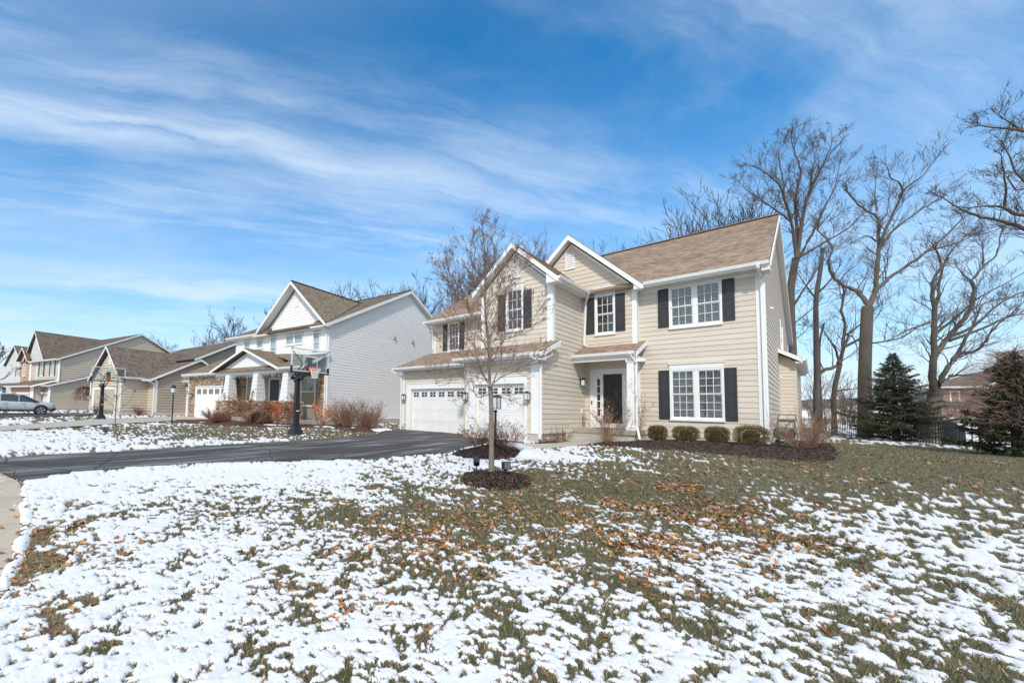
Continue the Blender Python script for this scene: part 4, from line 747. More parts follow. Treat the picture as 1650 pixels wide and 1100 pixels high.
# porch
roof(W,(-22.6,16.65,2.50),(-19.85,16.65,2.50),(-19.85,19.08,3.62),(-22.6,19.08,3.62),ROOFW); rake(W,(-19.84,16.65,2.48),(-19.84,19.08,3.60),(1,0,0),w=.16)
roof(W,(-22.0,16.60,2.50),(-22.0,19.6,2.50),(-26.2,19.6,4.10),(-26.2,16.60,4.10),ROOFW); roof(W,(-30.75,19.6,2.55),(-30.75,16.60,2.55),(-26.2,16.60,4.10),(-26.2,19.6,4.10),ROOFW)
roof(W,(-26.2,19.1,3.9),(-21.9,17.6,3.0),(-21.9,19.09,3.62),(-24.5,19.1,3.9),ROOFW)
rake(W,(-26.2,16.59,4.08),(-22.0,16.59,2.48),(0,-1,0),w=.17); rake(W,(-30.75,16.59,2.53),(-26.2,16.59,4.08),(0,-1,0),w=.17)
gutter(W,(-22.1,16.65,2.50),(-19.86,16.65,2.50),(0,-1,0))
b=MB(); b.box(-30.5,-20.0,16.95,17.25,2.22,2.42); b.build('porch_beam',WHT,W)
b=MB(); b.hexa([(-29.4,17.05,2.75),(-22.9,17.05,2.75),(-22.9,17.1,2.75),(-29.4,17.1,2.75),(-26.25,17.05,3.85),(-26.1,17.05,3.85),(-26.1,17.1,3.85),(-26.25,17.1,3.85)]); b.build('gable_panel',WHT,W)
roof(W,(-29.9,16.7,2.44),(-22.4,16.7,2.44),(-22.6,17.05,2.74),(-29.6,17.05,2.74),ROOFW,name='skirt_roof',thick=.02)
sheet(W,[(-30.5,16.7,2.43),(-20,16.7,2.43),(-20,19.08,2.43),(-30.5,19.08,2.43)],SOF,name='porch_ceiling')
CLAP=mat('column_clapboard',(.74,.74,.73),.6,.05,3)
for cx in (-28.55,-24.95,-21.6):
    b=MB()
    n=7; z0c,z1c=.32,2.22
    for i in range(n):
        a=z0c+(z1c-z0c)*i/n; c=z0c+(z1c-z0c)*(i+1)/n
        ha=.56-.20*i/n; hc=.56-.20*(i+1)/n
        ha*=.70;hc*=.70
        b.hexa([(cx-ha-.015,17.1-ha-.015,a),(cx+ha+.015,17.1-ha-.015,a),(cx+ha+.015,17.1+ha+.015,a),(cx-ha-.015,17.1+ha+.015,a),(cx-hc,17.1-hc,c-.004),(cx+hc,17.1-hc,c-.004),(cx+hc,17.1+hc,c-.004),(cx-hc,17.1+hc,c-.004)])
    b.build('porch_column',CLAP,W)
    b=MB(); h=.68; b.box(cx-h+.04,cx+h-.04,17.1-h+.04,17.1+h-.04,-1.3,.22); p=b.build('stone_pier',MORT,W)
    stones(W,FY(17.1-h),[(cx-h,cx+h,-1.25,.22)],seed=int(cx*-10),name='pier_stones',o=.01); stones(W,FX(cx+h),[(17.1-h,17.1+h,-1.25,.22)],seed=int(cx*-9),name='pier_stones',o=.01)
    b=MB(); b.box(cx-h-.06,cx+h+.06,17.1-h-.06,17.1+h+.06,.22,.31); b.build('pier_cap',CONC,W)
b=MB(); b.box(-29.5,-20.3,16.9,19.0,-1.3,-.92); b.box(-25.6,-23.6,16.0,16.9,-1.3,-1.08); b.build('porch_slab',CONC,W)
# icicle lights hanging from the eaves
b=MB(); r=random.Random(5)
for (a,c,y,z) in ((-37.4,-31.3,17.56,2.5),(-41.5,-37.8,18.8,2.08),(-30.4,-20.4,16.94,2.22)):
    x=a
    while x<c:
        L=r.choice((.08,.14,.22,.3)); b.bar((x,y,z),(x+r.uniform(-.02,.02),y,z-L),.014,.014); x+=.11
il=b.build('icicle_lights',mat('light_wire',(.75,.76,.78),.4),None); il.rotation_euler=(0,0,TH); il['label']='white icicle light strings hanging along the eaves of the white house'; il['category']='string lights'; il['kind']='stuff'
def Lw(x,y,z,t=TH): return (math.cos(t)*x-math.sin(t)*y,math.sin(t)*x+math.cos(t)*y,z)
GW='dark lanterns on the front of the white house'
lantern('dark lantern on the stone strip between the two garage doors of the white house',Lw(-36.3,18.02,.75),TH,group=GW)
lantern('dark lantern at the left stone edge of the white house garage',Lw(-40.7,19.24,.75),TH,group=GW)
lantern('dark lantern right of the entry door under the white house porch',Lw(-24.7,19.0,1.35),TH,group=GW)
# gas meter, wall hose reel
for (yy,zz_) in ((26.36,5.73),(28.95,5.74)):
    b=MB(); b.box(-20.0,-19.9,yy-.09,yy+.09,zz_-.10,zz_+.10); b.hexa([(-19.9,yy-.11,zz_-.06),(-19.82,yy-.11,zz_-.10),(-19.82,yy+.11,zz_-.10),(-19.9,yy+.11,zz_-.06),(-19.9,yy-.11,zz_+.11),(-19.86,yy-.11,zz_+.09),(-19.86,yy+.11,zz_+.09),(-19.9,yy+.11,zz_+.11)]); b.build('dryer_vent',mat('vent_grey',(.30,.29,.28),.6),W)
t=thing('gas_meter','grey gas meter with pipes at the foot of the white side wall','gas meter',Lw(-19.75,22.8,-1.15),TH)
g=mat('meter_grey',(.35,.37,.38),.5,.1); b=MB(); b.box(-.1,.1,-.14,.14,.25,.62); b.lathe([(.09,0),(.1,.04),(.1,.14),(.06,.18)],(0,0,.62),10); b.build('meter_body',g,t)
b=MB(); b.tube([(0,-.3,0),(0,-.3,.8),(0,0,.85),(0,0,.8)],.025,6); b.tube([(0,.3,0),(0,.3,.55),(0,.12,.55)],.025,6); b.build('pipe',g,t)
t=thing('hose_reel','round brown hose reel on the white house corner behind bare shrubs','hose reel',Lw(-19.7,20.6,-.55),TH)
b=MB(); b.tube([(-.16,0,0),(-.10,0,0)],.34,20); b.tube([(.10,0,0),(.16,0,0)],.34,20); b.build('reel_flange',mat('reel_brown',(.10,.065,.045),.6),t)
b=MB(); 
for i in range(6): b.tube([(-.09+.033*i+.01*math.sin(k),.26*math.cos(k*.5),.26*math.sin(k*.5)) for k in range(14)],.018,6,caps=False)
b.build('hose',mat('hose_green',(.05,.16,.10),.5),t)
# ================================================================ third house (taupe with front gable garage)
C3=thing('taupe_house','single-storey beige and taupe house with projecting gabled garage and brown shingle roof','house',(-45,20,-1.2),TH,frame=True)
FS=FX(-40.0); FI=FX(-41.62); FG3=FY(14.16); FM3=FY(16.44)
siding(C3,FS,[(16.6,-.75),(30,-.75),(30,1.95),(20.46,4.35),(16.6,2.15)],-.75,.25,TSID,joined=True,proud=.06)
siding(C3,FX(-40.02),[(19.6,3.7),(33,3.7),(33,5.0),(25.5,6.8),(19.97,4.2)],-.75,.25,TSID,joined=True,proud=.06)
siding(C3,FI,[(14.2,-.75),(16.44,-.75),(16.44,2.2),(14.2,2.2)],-.75,.25,TSID2,joined=True,proud=.06)
siding(C3,FM3,[(-41.62,-.75),(-40.2,-.75),(-40.2,2.15),(-41.62,2.15)],-.75,.25,TSID2,joined=True,proud=.06)
siding(C3,FG3,[(-49.3,1.3),(-41.65,1.3),(-41.65,2.4),(-44.83,4.9),(-49.3,2.3)],-.75,.25,TSID2,joined=True,proud=.06); siding(C3,FG3,[(-49.9,-.75),(-49.1,-.75),(-49.1,1.3),(-49.9,1.3)],-.75,.25,TSID2,joined=True,proud=.06); siding(C3,FG3,[(-42.6,-.75),(-41.7,-.75),(-41.7,1.3),(-42.6,1.3)],-.75,.25,TSID2,joined=True,proud=.06)
b=MB(); b.box(-49.9,-41.65,14.3,22,-1.5,2.2); b.box(-52,-40.05,16.6,34,-1.5,2.0); b.hexa([(-49.9,14.3,2.2),(-41.7,14.3,2.2),(-41.7,21,2.2),(-49.9,21,2.2),(-44.9,14.3,4.8),(-44.8,14.3,4.8),(-44.8,21,4.8),(-44.9,21,4.8)]); b.box(-52,-40.1,21,33,2,4.2); b.build('wall_core',TSID2,C3)
b=MB(); b.box(-49.92,-41.60,14.14,22,-1.5,-.75); b.box(-52,-39.99,16.42,34,-1.5,-.75); b.build('foundation',CONC,C3)
trimbox(C3,FM3,-40.2,-39.96,-.9,2.15,.04); trimbox(C3,FS,16.44,16.6,-.9,2.1,.03); trimbox(C3,FG3,-41.95,-41.6,-.8,2.3,.04); trimbox(C3,FG3,-49.95,-49.7,-.8,1.9,.04)
b=MB(); b.fbox(FG3,-49.1,-48.6,-1.15,1.32,0,.05); b.fbox(FG3,-42.95,-42.5,-1.15,1.32,0,.05); b.fbox(FG3,-49.1,-42.5,1.16,1.36,0,.06); b.build('door_frame',WHT,C3)
garage_door(C3,FG3,-48.6,-42.95,-1.16,1.16,8,5,rec=.02,lites=False,m=mat('beige_garage',(.50,.43,.33),.6,.06,2),detail=False)
vb=MB(); vb.fbox(FG3,-45.1,-44.55,3.55,4.15,0,.05); vb.build('gable_vent',WHT,C3)
xc=-44.83
roof(C3,(-41.2,13.76,2.30),(-41.2,22.0,2.30),(xc,22.0,5.3),(xc,13.76,5.3),ROOFG); roof(C3,(-49.5,22,2.2),(-49.5,13.76,2.2),(xc,13.76,5.3),(xc,22,5.3),ROOFG)
rake(C3,(xc,13.75,5.28),(-41.2,13.75,2.28),(0,-1,0),w=.2); rake(C3,(-49.5,13.75,2.18),(xc,13.75,5.28),(0,-1,0),w=.2)
gutter(C3,(-41.2,16.0,2.28),(-41.2,13.8,2.28),(1,0,0)); 
roof(C3,(-52.5,15.75,2.12),(-39.7,15.75,2.12),(-39.7,20.46,4.48),(-52.5,20.46,4.48),ROOFG); roof(C3,(-39.7,23.5,2.9),(-52.5,23.5,2.9),(-52.5,20.46,4.48),(-39.7,20.46,4.48),ROOFG)
rake(C3,(-39.69,15.75,2.10),(-39.69,20.46,4.46),(1,0,0),w=.22); rake(C3,(-39.69,20.46,4.46),(-39.69,21.9,3.7),(1,0,0),w=.22)
roof(C3,(-54,19.8,4.45),(-39.66,19.8,4.45),(-39.66,25.2,7.1),(-54,25.2,7.1),ROOFG); roof(C3,(-39.66,34,3.6),(-54,34,3.6),(-54,25.2,7.1),(-39.66,25.2,7.1),ROOFG)
rake(C3,(-39.65,19.8,4.43),(-39.65,25.2,7.08),(1,0,0),w=.22); rake(C3,(-39.65,25.2,7.08),(-39.65,34,3.58),(1,0,0),w=.22)
gutter(C3,(-41.2,15.75,2.12),(-39.7,15.75,2.12),(0,-1,0)); downspout(C3,[(-39.9,15.65,2.0),(-40.0,16.3,1.7),(-40.0,16.3,-1.0)],w=.09)
G3='square lanterns on the beige garage'
lantern('square lantern on the right garage frame behind the far basketball pole',Lw(-42.3,14.08,.45),TH,group=G3)
lantern('square lantern at the left corner of the beige gabled garage',Lw(-49.6,14.08,.45),TH,group=G3)
# ================================================================ fourth house (beige, orange brick)
T4_=math.radians(14)
D4=thing('brick_front_house','two-storey beige house with orange brick gable and twin garage doors beyond the car','house',(-68,22,-1.4),T4_,frame=True)
FQ=FX(-62.0); FQf=FY(21.31); FQr=FY(20.49); FQl=FY(19.49)
siding(D4,FQ,[(21.4,1.5),(40,1.5),(40,5.1),(31,9.6),(21.4,5.1)],-1.3,.30,TSID2,joined=True,proud=.06)
siding(D4,FX(-61.98),[(20.5,-1.2),(30,-1.2),(30,4.6),(25,3.4),(20.5,1.8)],-1.3,.30,TSID2,joined=True,proud=.06)
b=MB(); b.box(-74,-62.02,21.4,40,-1.5,5.1); b.hexa([(-74,21.4,5.1),(-62.02,21.4,5.1),(-62.02,40,5.1),(-74,40,5.1),(-74,30.9,9.8),(-62.02,30.9,9.8),(-62.02,31,9.8),(-74,31,9.8)]); b.box(-67,-62.0,20.55,30,-1.5,1.8); b.box(-74.5,-64,19.6,22,-1.5,1.7); b.hexa([(-67,20.55,1.8),(-62,20.55,1.8),(-62,30,1.8),(-67,30,1.8),(-67,25,3.3),(-62,25,3.3),(-62,30,4.8),(-67,30,4.8)]); b.build('wall_core',TSID2,D4)
siding(D4,FQf,[(-71,2),(-62.3,2),(-62.3,5.2),(-71,5.2)],-1.3,.30,TSID2,[(-68.85,-66.7,3.1,5.1),(-65.2,-63.2,3.1,5.1)],joined=True,proud=.06)
def uvq(parent,F,poly,o,m,name):
    b=MB(); b.quad(*[F(u,z,o) for u,z in poly],uv=[(u,z) for u,z in poly]); b.build(name,m,parent)
uvq(D4,FQf,[(-74.4,2),(-71.2,2),(-71.2,5.3),(-73.1,7.0),(-75,5.3)],.25,BRK,'brick_wall')
for (a,c) in ((-68.8,-66.75),(-65.15,-63.25)):
    m_=(a+c)/2; window(D4,FQf,m_-.55,m_+.55,3.15,5.0,1,grid=False,blind='curtain',each=False,head=.1,sill=.05); shutter(D4,FQf,m_-.95,m_-.57,3.2,4.95); shutter(D4,FQf,m_+.57,m_+.95,3.2,4.95)
window(D4,FY(21.0),-73.55,-72.5,3.25,5.05,1,grid=False,blind='curtain',each=False,head=.15,sill=.05)
trimbox(D4,FQf,-62.35,-61.9,2.0,5.2,.06); trimbox(D4,FQf,-71.2,-70.6,2.2,5.2,.3); trimbox(D4,FQf,-69.6,-69.3,2.2,5.2,.05)
uvq(D4,FQr,[(-65.4,1.0),(-62.4,1.0),(-62.4,1.8),(-65.4,1.8)],.03,BRK,'brick_wall'); siding(D4,FQr,[(-66.9,-1.3),(-65.4,-1.3),(-65.4,1.8),(-66.9,1.8)],-1.3,.30,TSID2,joined=True,proud=.06)
trimbox(D4,FQr,-62.5,-61.9,-1.4,1.8,.05)
garage_door(D4,FQr,-65.2,-62.6,-1.4,.97,4,4,rec=.03,wh=(.3,.7),detail=False)
uvq(D4,FQl,[(-72.0,.9),(-65.2,.9),(-65.2,1.75),(-72.0,1.75)],.03,BRK,'brick_wall'); garage_door(D4,FQl,-70.0,-65.4,-1.4,.92,8,4,rec=.04,wh=(.3,.7),detail=False)
trimbox(D4,FQl,-65.1,-64.0,-1.4,1.7,.06); trimbox(D4,FQl,-72.4,-71.9,-1.4,1.7,.06)
roof(D4,(-72.6,18.9,1.75),(-63.4,18.9,1.75),(-62.8,21.3,2.7),(-72.6,21.3,2.7),ROOFG); gutter(D4,(-72.6,18.9,1.75),(-63.5,18.9,1.75),(0,-1,0)); rake(D4,(-63.4,18.9,1.73),(-61.9,21.3,2.68),(1,0,0),w=.2)
roof(D4,(-67,20.0,1.85),(-61.7,20.0,1.85),(-61.7,31,5.4),(-67,31,5.4),ROOFG); gutter(D4,(-66,20.0,1.85),(-61.7,20.0,1.85),(0,-1,0)); rake(D4,(-61.69,20.0,1.83),(-61.69,31,5.38),(1,0,0),w=.22)
roof(D4,(-74.5,20.8,5.2),(-61.7,20.8,5.2),(-61.7,30.9,10.0),(-74.5,30.9,10.0),ROOFG); roof(D4,(-61.7,41,5.2),(-74.5,41,5.2),(-74.5,30.9,10.0),(-61.7,30.9,10.0),ROOFG)
rake(D4,(-61.69,20.8,5.18),(-61.69,30.9,9.98),(1,0,0),w=.22); rake(D4,(-61.69,30.9,9.98),(-61.69,41,5.18),(1,0,0),w=.22); gutter(D4,(-71,20.8,5.2),(-61.7,20.8,5.2),(0,-1,0))
xc,zr=-69.9,9.4
siding(D4,FY(21.2),[(-72.3,5.3),(-66.7,5.3),(xc,9.2)],-1.3,.30,LSID,joined=True,proud=.06)
roof(D4,(-66.3,20.9,5.3),(-66.3,30,5.3),(xc,30,zr),(xc,20.9,zr),ROOFG); roof(D4,(-73.5,30,5.3),(-73.5,20.9,5.3),(xc,20.9,zr),(xc,30,zr),ROOFG); rake(D4,(xc,20.89,zr-.02),(-66.3,20.89,5.28),(0,-1,0),w=.15); rake(D4,(-73.5,20.89,5.28),(xc,20.89,zr-.02),(0,-1,0),w=.15)
xc,zr=-73.1,7.3
roof(D4,(-71.0,20.6,5.45),(-71.0,24,5.45),(xc,24,zr),(xc,20.6,zr),ROOFG); roof(D4,(-75.2,24,5.45),(-75.2,20.6,5.45),(xc,20.6,zr),(xc,24,zr),ROOFG); rake(D4,(xc,20.59,zr-.02),(-71.0,20.59,5.43),(0,-1,0),w=.18); rake(D4,(-75.2,20.59,5.43),(xc,20.59,zr-.02),(0,-1,0),w=.18)
# ================================================================ fifth house (grey), sixth edge
T5_=math.radians(16)
E5=thing('grey_house','blue-grey two-storey house with pale front gable at the far left','house',(-88,26,-1.4),T5_,frame=True)
def LL(p,t): c,s=math.cos(-t),math.sin(-t); return (c*p[0]-s*p[1],s*p[0]+c*p[1],p[2])
_r=LL((-98.5,2.6,0),T5_)  # right front corner in the frame
XR,YF=_r[0]+2.6,_r[1]
F5=FY(YF); F5s=FX(XR)
b=MB(); b.box(XR-16,XR-.02,YF+.1,YF+14,-1.5,6.3); b.build('wall_core',GSID,E5)
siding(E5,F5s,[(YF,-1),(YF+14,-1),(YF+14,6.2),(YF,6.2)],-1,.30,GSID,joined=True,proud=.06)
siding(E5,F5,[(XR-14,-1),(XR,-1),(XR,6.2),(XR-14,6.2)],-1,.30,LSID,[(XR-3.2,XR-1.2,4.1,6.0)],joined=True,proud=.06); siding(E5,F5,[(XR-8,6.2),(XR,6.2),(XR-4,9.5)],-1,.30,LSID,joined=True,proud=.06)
window(E5,F5,XR-2.9,XR-1.5,4.1,5.9,1,grid=False,blind='curtain',each=False,head=.15); shutter(E5,F5,XR-3.4,XR-2.95,4.1,5.9); shutter(E5,F5,XR-1.45,XR-1.0,4.1,5.9)
trimbox(E5,F5,XR-.5,XR+.03,-1,6.2,.05)
roof(E5,(XR+.4,YF-.4,6.2),(XR+.4,YF+9,6.2),(XR-4,YF+9,9.8),(XR-4,YF-.4,9.8),ROOFG); roof(E5,(XR-8.4,YF+9,6.2),(XR-8.4,YF-.4,6.2),(XR-4,YF-.4,9.8),(XR-4,YF+9,9.8),ROOFG); rake(E5,(XR-4,YF-.41,9.78),(XR+.4,YF-.41,6.18),(0,-1,0),w=.2); rake(E5,(XR-8.4,YF-.41,6.18),(XR-4,YF-.41,9.78),(0,-1,0),w=.2)
roof(E5,(XR-16,YF-3,1.9),(XR+.3,YF-3,1.9),(XR+.3,YF,3.0),(XR-16,YF,3.0),ROOFG); b=MB(); b.box(XR-16,XR-.2,YF-2.6,YF,-1.5,1.8); b.build('garage_core',GSID,E5); trimbox(E5,FY(YF-2.6),XR-.8,XR-.2,-1.4,1.8,.05); gutter(E5,(XR-16,YF-3,1.9),(XR+.3,YF-3,1.9),(0,-1,0))
# ================================================================ houses beyond the back fence
def simple_house(name,label,x,y,rot,w,d,h,rh,m,rm,wins=(),zb=-1.1):
    t=thing(name,label,'house',(x,y,zb),rot)
    b=MB(); b.box(0,w,0,d,-.3,h); b.hexa([(0,0,h),(w,0,h),(w,d,h),(0,d,h),(0,d/2-.01,h+rh),(w,d/2-.01,h+rh),(w,d/2,h+rh),(0,d/2,h+rh)]); b.build('wall',m,t)
    e=.5; k=rh/(d/2)
    roof(t,(-e,-e,h-e*k+.12),(w+e,-e,h-e*k+.12),(w+e,d/2,h+rh+.12),(-e,d/2,h+rh+.12),rm); roof(t,(w+e,d+e,h-e*k+.12),(-e,d+e,h-e*k+.12),(-e,d/2,h+rh+.12),(w+e,d/2,h+rh+.12),rm)
    rake(t,(w+e+.01,-e,h-e*k+.1),(w+e+.01,d/2,h+rh+.1),(1,0,0),w=.3); rake(t,(w+e+.01,d/2,h+rh+.1),(w+e+.01,d+e,h-e*k+.1),(1,0,0),w=.3); rake(t,(-e-.01,-e,h-e*k+.1),(-e-.01,d/2,h+rh+.1),(-1,0,0),w=.3)
    for (u,z,ww,hh) in wins: window(t,FY(0),u,u+ww,z,z+hh,1,grid=False,blind=None,each=False,trim=.12)
    return t
BR=thing('brick_back_house','red brick and cream house with grey roof beyond the black fence, partly behind spruces','house',(14,103,-1.2),0,frame=True)
b=MB(); b.box(11.5,17.0,103,112,-1.5,5.0); o=b.build('brick_wall',BRKD,BR)
b=MB(); b.box(17.0,24.5,101.5,113,-1.5,5.2); b.hexa([(16.9,101.5,5.2),(24.6,101.5,5.2),(24.6,113,5.2),(16.9,113,5.2),(20.6,101.5,8.4),(20.7,101.5,8.4),(20.7,113,8.4),(20.6,113,8.4)]); b.build('wall',LSID,BR)
b=MB(); b.box(12.2,16.8,99.5,103,-1.5,.6); b.box(12.2,16.8,99.4,103,.6,2.2); b.build('garage_block',TSID2,BR)
uvq(BR,FY(99.35),[(12.2,.7),(16.8,.7),(16.8,2.1),(12.2,2.1)],.02,BRKD,'brick_wall'); uvq(BR,FY(103),[(11.5,-1.4),(17,-1.4),(17,5),(11.5,5)],.02,BRKD,'brick_wall')
garage_door(BR,FY(99.3),12.9,16.2,-1.5,.55,4,4,rec=.02,lites=False,m=WHT,detail=False)
for u in (13.6,15.3): window(BR,FY(103),u,u+.9,2.9,4.5,1,grid=False,blind=None,each=False,trim=.14)
roof(BR,(11.0,98.9,2.3),(17.2,98.9,2.3),(17.2,103,3.0),(11.0,103,3.0),ROOFG); roof(BR,(10.5,102.3,5.1),(17.4,102.3,5.1),(20.8,108,8.4),(19.2,108,8.4),ROOFG)
roof(BR,(16.2,113.5,4.9),(16.2,100.9,4.9),(20.65,100.9,8.8),(20.65,113.5,8.8),ROOFG); roof(BR,(25.2,100.9,4.9),(25.2,113.5,4.9),(20.65,113.5,8.8),(20.65,100.9,8.8),ROOFG)
rake(BR,(16.2,100.88,4.9),(20.65,100.88,8.8),(0,-1,0),w=.5); rake(BR,(20.65,100.88,8.8),(25.2,100.88,4.9),(0,-1,0),w=.5); gutter(BR,(10.5,102.2,5.1),(17.2,102.2,5.1),(0,-1,0),s=2)
simple_house('brown_back_house','low brown brick house with grey roof glimpsed between the trunks beyond the fence',-.8,118,0,4.6,9,3.6,1.3,BRKD,ROOFG,((.8,1.2,1,1.3),(2.6,1.2,1,1.3)))
simple_house('cream_back_house','small cream house end between the trunks beyond the fence',3.9,121,0,2.2,9,4.2,1.0,LSID,ROOFG,((.6,1.5,.9,1.2),))
simple_house('pale_back_house','pale distant house just right of the tan house corner',-3.6,116,0,2.4,8,3.2,1.4,WSID,ROOFG,((.7,1.2,.8,1.2),))
# ================================================================ ground
def _hash(i,j,s):
    h=(i*374761393+j*668265263+s*1274126177)&0xffffffff
    h=((h^(h>>13))*1274126177)&0xffffffff
    return ((h^(h>>16))&0xffff)/65535.0
def vnoise(x,y,s=0):
    xi=np.floor(x).astype(np.int64); yi=np.floor(y).astype(np.int64); fx=x-xi; fy=y-yi
    fx=fx*fx*(3-2*fx); fy=fy*fy*(3-2*fy)
    a=_hash(xi,yi,s);b=_hash(xi+1,yi,s);c=_hash(xi,yi+1,s);d=_hash(xi+1,yi+1,s)
    return a+(b-a)*fx+(c-a)*fy+(a-b-c+d)*fx*fy
def fbm(x,y,o=5,s=0,g=.55):
    t=0;w=1;n=0
    for k in range(o):
        t=t+w*vnoise(x*2**k+17.3*k,y*2**k-9.1*k,s+k); n+=w; w*=g
    return t/n
_sn=np.array(SN); _sn[:,2]-=.80*_sn[:,2]*(1-_sn[:,2])*(_sn[:,2]<.93)
def cover(x,y):
    """interpolated (snow cover, leaf litter) at ground points"""
    x=np.asarray(x,float);y=np.asarray(y,float)
    shp=x.shape; x=x.ravel();y=y.ravel(); a=np.zeros(len(x));b=np.zeros(len(x))
    for i in range(0,len(x),40000):
        X_=x[i:i+40000,None];Y_=y[i:i+40000,None]
        rr=.12+.018*(X_**2+Y_**2)**.5*2
        d2=(X_-_sn[:,0])**2+(Y_-_sn[:,1])**2+rr**2*.6
        w=1/d2**2; w/=w.sum(1,keepdims=True)
        a[i:i+40000]=(w*_sn[:,2]).sum(1); b[i:i+40000]=(w*_sn[:,3]).sum(1)
    return a.reshape(shp),b.reshape(shp)
def inpoly(x,y,P):
    r=np.zeros(np.shape(x),bool); n=len(P)
    for i in range(n):
        x1,y1=P[i];x2,y2=P[(i+1)%n]
        if y1==y2: continue
        c=((y1>y)!=(y2>y))&(x<(x2-x1)*(y-y1)/(y2-y1)+x1); r^=c
    return r
def pdist(x,y,P,closed=True):
    d=np.full(np.shape(x),1e9); n=len(P)
    for i in range(n if closed else n-1):
        x1,y1=P[i];x2,y2=P[(i+1)%n]; dx,dy=x2-x1,y2-y1
        t=np.clip(((x-x1)*dx+(y-y1)*dy)/(dx*dx+dy*dy+1e-9),0,1); d=np.minimum(d,np.hypot(x-x1-t*dx,y-y1-t*dy))
    return d
def sdf(x,y,P):
    d=pdist(x,y,P); return np.where(inpoly(x,y,P),-d,d)
DRIVE=[(-12.45,-1.6),(-12.55,2.27),(-12.75,5.1),(-12.8,7.9),(-13.0,10.3),(-14.6,14.2),(-16.35,16.0),(-16.35,17.15),(-10.80,17.15),(-10.80,15.28),(-7.95,15.28),(-8.0,14.6),(-8.35,13.0),(-8.1,11.6),(-7.55,9.9),(-7.50,8.7),(-7.75,7.2),(-8.3,5.8),(-9.1,4.0),(-9.5,2.6),(-9.5,1.2),(-9.2,.44),(-10.4,.13),(-10.4,-1.6)]
WALK=[(-60,-.25),(-12.6,-.25),(-10.40,.12),(-9.10,.42),(-7.8,.42),(-6.4,.40),(-5.3,.27),(-4.4,.12),(-3.2,-.12),(-1,-.6),(4,-1.8),(4,-3.5),(-60,-1.3)]
WDR=[(-24.0,-1.3),(-24.58,.3),(-27.8,2.2),(-31.4,4.1),(-38.5,10.5),(-40.2,12.9),(-34.0,12.6),(-31.9,12.6),(-31.9,11.2),(-28.92,8.02),(-25.4,4.5),(-22.9,2.2),(-20.9,.3),(-20.9,-1.3)]
H3D=[(-37.2,-1.3),(-38.7,3.0),(-42.4,6.1),(-43.6,7.6),(-49.9,6.9),(-49,3),(-47.5,-1.3)]
PATH=[(-8.15,14.55),(-7.3,14.55),(-6.95,15.6),(-7.0,17.5),(-5.9,17.5),(-5.75,16.5),(-5.85,14.8),(-6.15,13.2),(-6.9,12.9),(-7.7,13.4)]
MT=[(-4.56,6.55),(-4.95,6.95),(-5.35,7.6),(-5.25,8.2),(-4.75,8.5),(-4.2,8.3),(-3.82,7.6),(-3.80,7.15),(-3.98,6.75),(-4.24,6.55)]
ML=[(-6.54,9.3),(-7.2,9.6),(-7.7,10.6),(-7.95,12.2),(-7.6,13.1),(-6.9,12.7),(-6.1,11.6),(-5.75,10.6),(-5.9,9.7)]
MS=[(-7.36,14.9),(-7.36,19.9),(-7.28,19.9),(-7.28,18.5),(-7.28,17.4),(-6.98,17.2),(-6.95,15.6),(-7.1,14.7)]
MM=[(-5.8,16.0),(-5.75,17.5),(-5.0,18.0),(-5.0,20.0),(-1.2,20.0),(-1.2,24.5),(.3,24.5),(.45,18.5),(.30,15.9),(.11,14.9),(-.77,14.75),(-2.01,14.9),(-3.59,15.2),(-4.8,15.3)]
def Lp(pts,t=TH): c,s=math.cos(t),math.sin(t); return [(c*x-s*y,s*x+c*y) for x,y in pts]
MW=[(-31.9,8.6),(-27.5,8.2),(-22.9,9.6),(-19.8,12.2),(-18.6,14.2),(-20.2,17.2),(-22.0,16.6),(-23.0,14.8),(-31,13.0)]
MB_=[(-17.4,13.0),(-14.8,12.9),(-14.4,14.2),(-15.3,15.6),(-16.9,16.4),(-18.6,15.0)]
MR=[(-20.4,17.0),(-19.9,17),(-19.2,20),(-20.4,20)]
SUB=[(-8.1,13.5),(-7.7,13.1)]
BEDS=[('tree bed of dark mulch round the young tree',MT,.09,.8),('mounded dark mulch bed under the lamp post',ML,.22,1.0),('mulch strip between the garage side wall and the path',MS,.06,.3),('long dark mulch bed along the tan house front and corner',MM,.09,1.2),('reddish mulch bed in front of the white house porch',MW,.06,1.5),('mulch patch under the bare bush by the white side wall',MB_,.05,1.0)]
# one sheet, fine near the lawn in view, coarse elsewhere, out to the horizon
ang=np.concatenate([np.arange(-184,-100,.9)*1.0,])
A0=math.radians(58); 
th_f=np.radians(np.arange(72.0,186.0,.175)); th_c=np.radians(np.arange(186.0,432.0,4.0)); th=np.concatenate([th_f,th_c])
ir=np.linspace(1/1.35,1/70.,400); rr_=np.concatenate([[0.02,.5,1.0],1/ir,[90,130,200,350,700,1500]])
TT,RR=np.meshgrid(th,rr_); jx=(RR*np.cos(TT)); jy=(RR*np.sin(TT))
gx=jx.ravel(); gy=jy.ravel()
cov,lit=cover(gx,gy)
base=zg(gx,gy)
n_big=fbm(gx*1.6,gy*1.6,3,11); n_mid=fbm(gx*4.6,gy*4.6,4,3,.6); n_fin=fbm(gx*19,gy*19,3,5,.65)
def uni(n,m,s): return 1/(1+np.exp(-(n-m)/s*1.7))
nn=uni(.17*n_big+.33*n_mid+.50*n_fin,.5,.085)
far=np.clip(RR.ravel()/25,0,1)
snow=1/(1+np.exp(-(cov-nn)*17))
hard=np.zeros(len(gx)); flat=np.zeros(len(gx)); bed=np.zeros(len(gx))
for P in (DRIVE,WALK,WDR,H3D,PATH):
    d=sdf(gx,gy,P); hard=np.maximum(hard,1-ss((d+.02)/.05)); flat=np.maximum(flat,1-ss((d)/.25)*1.0)
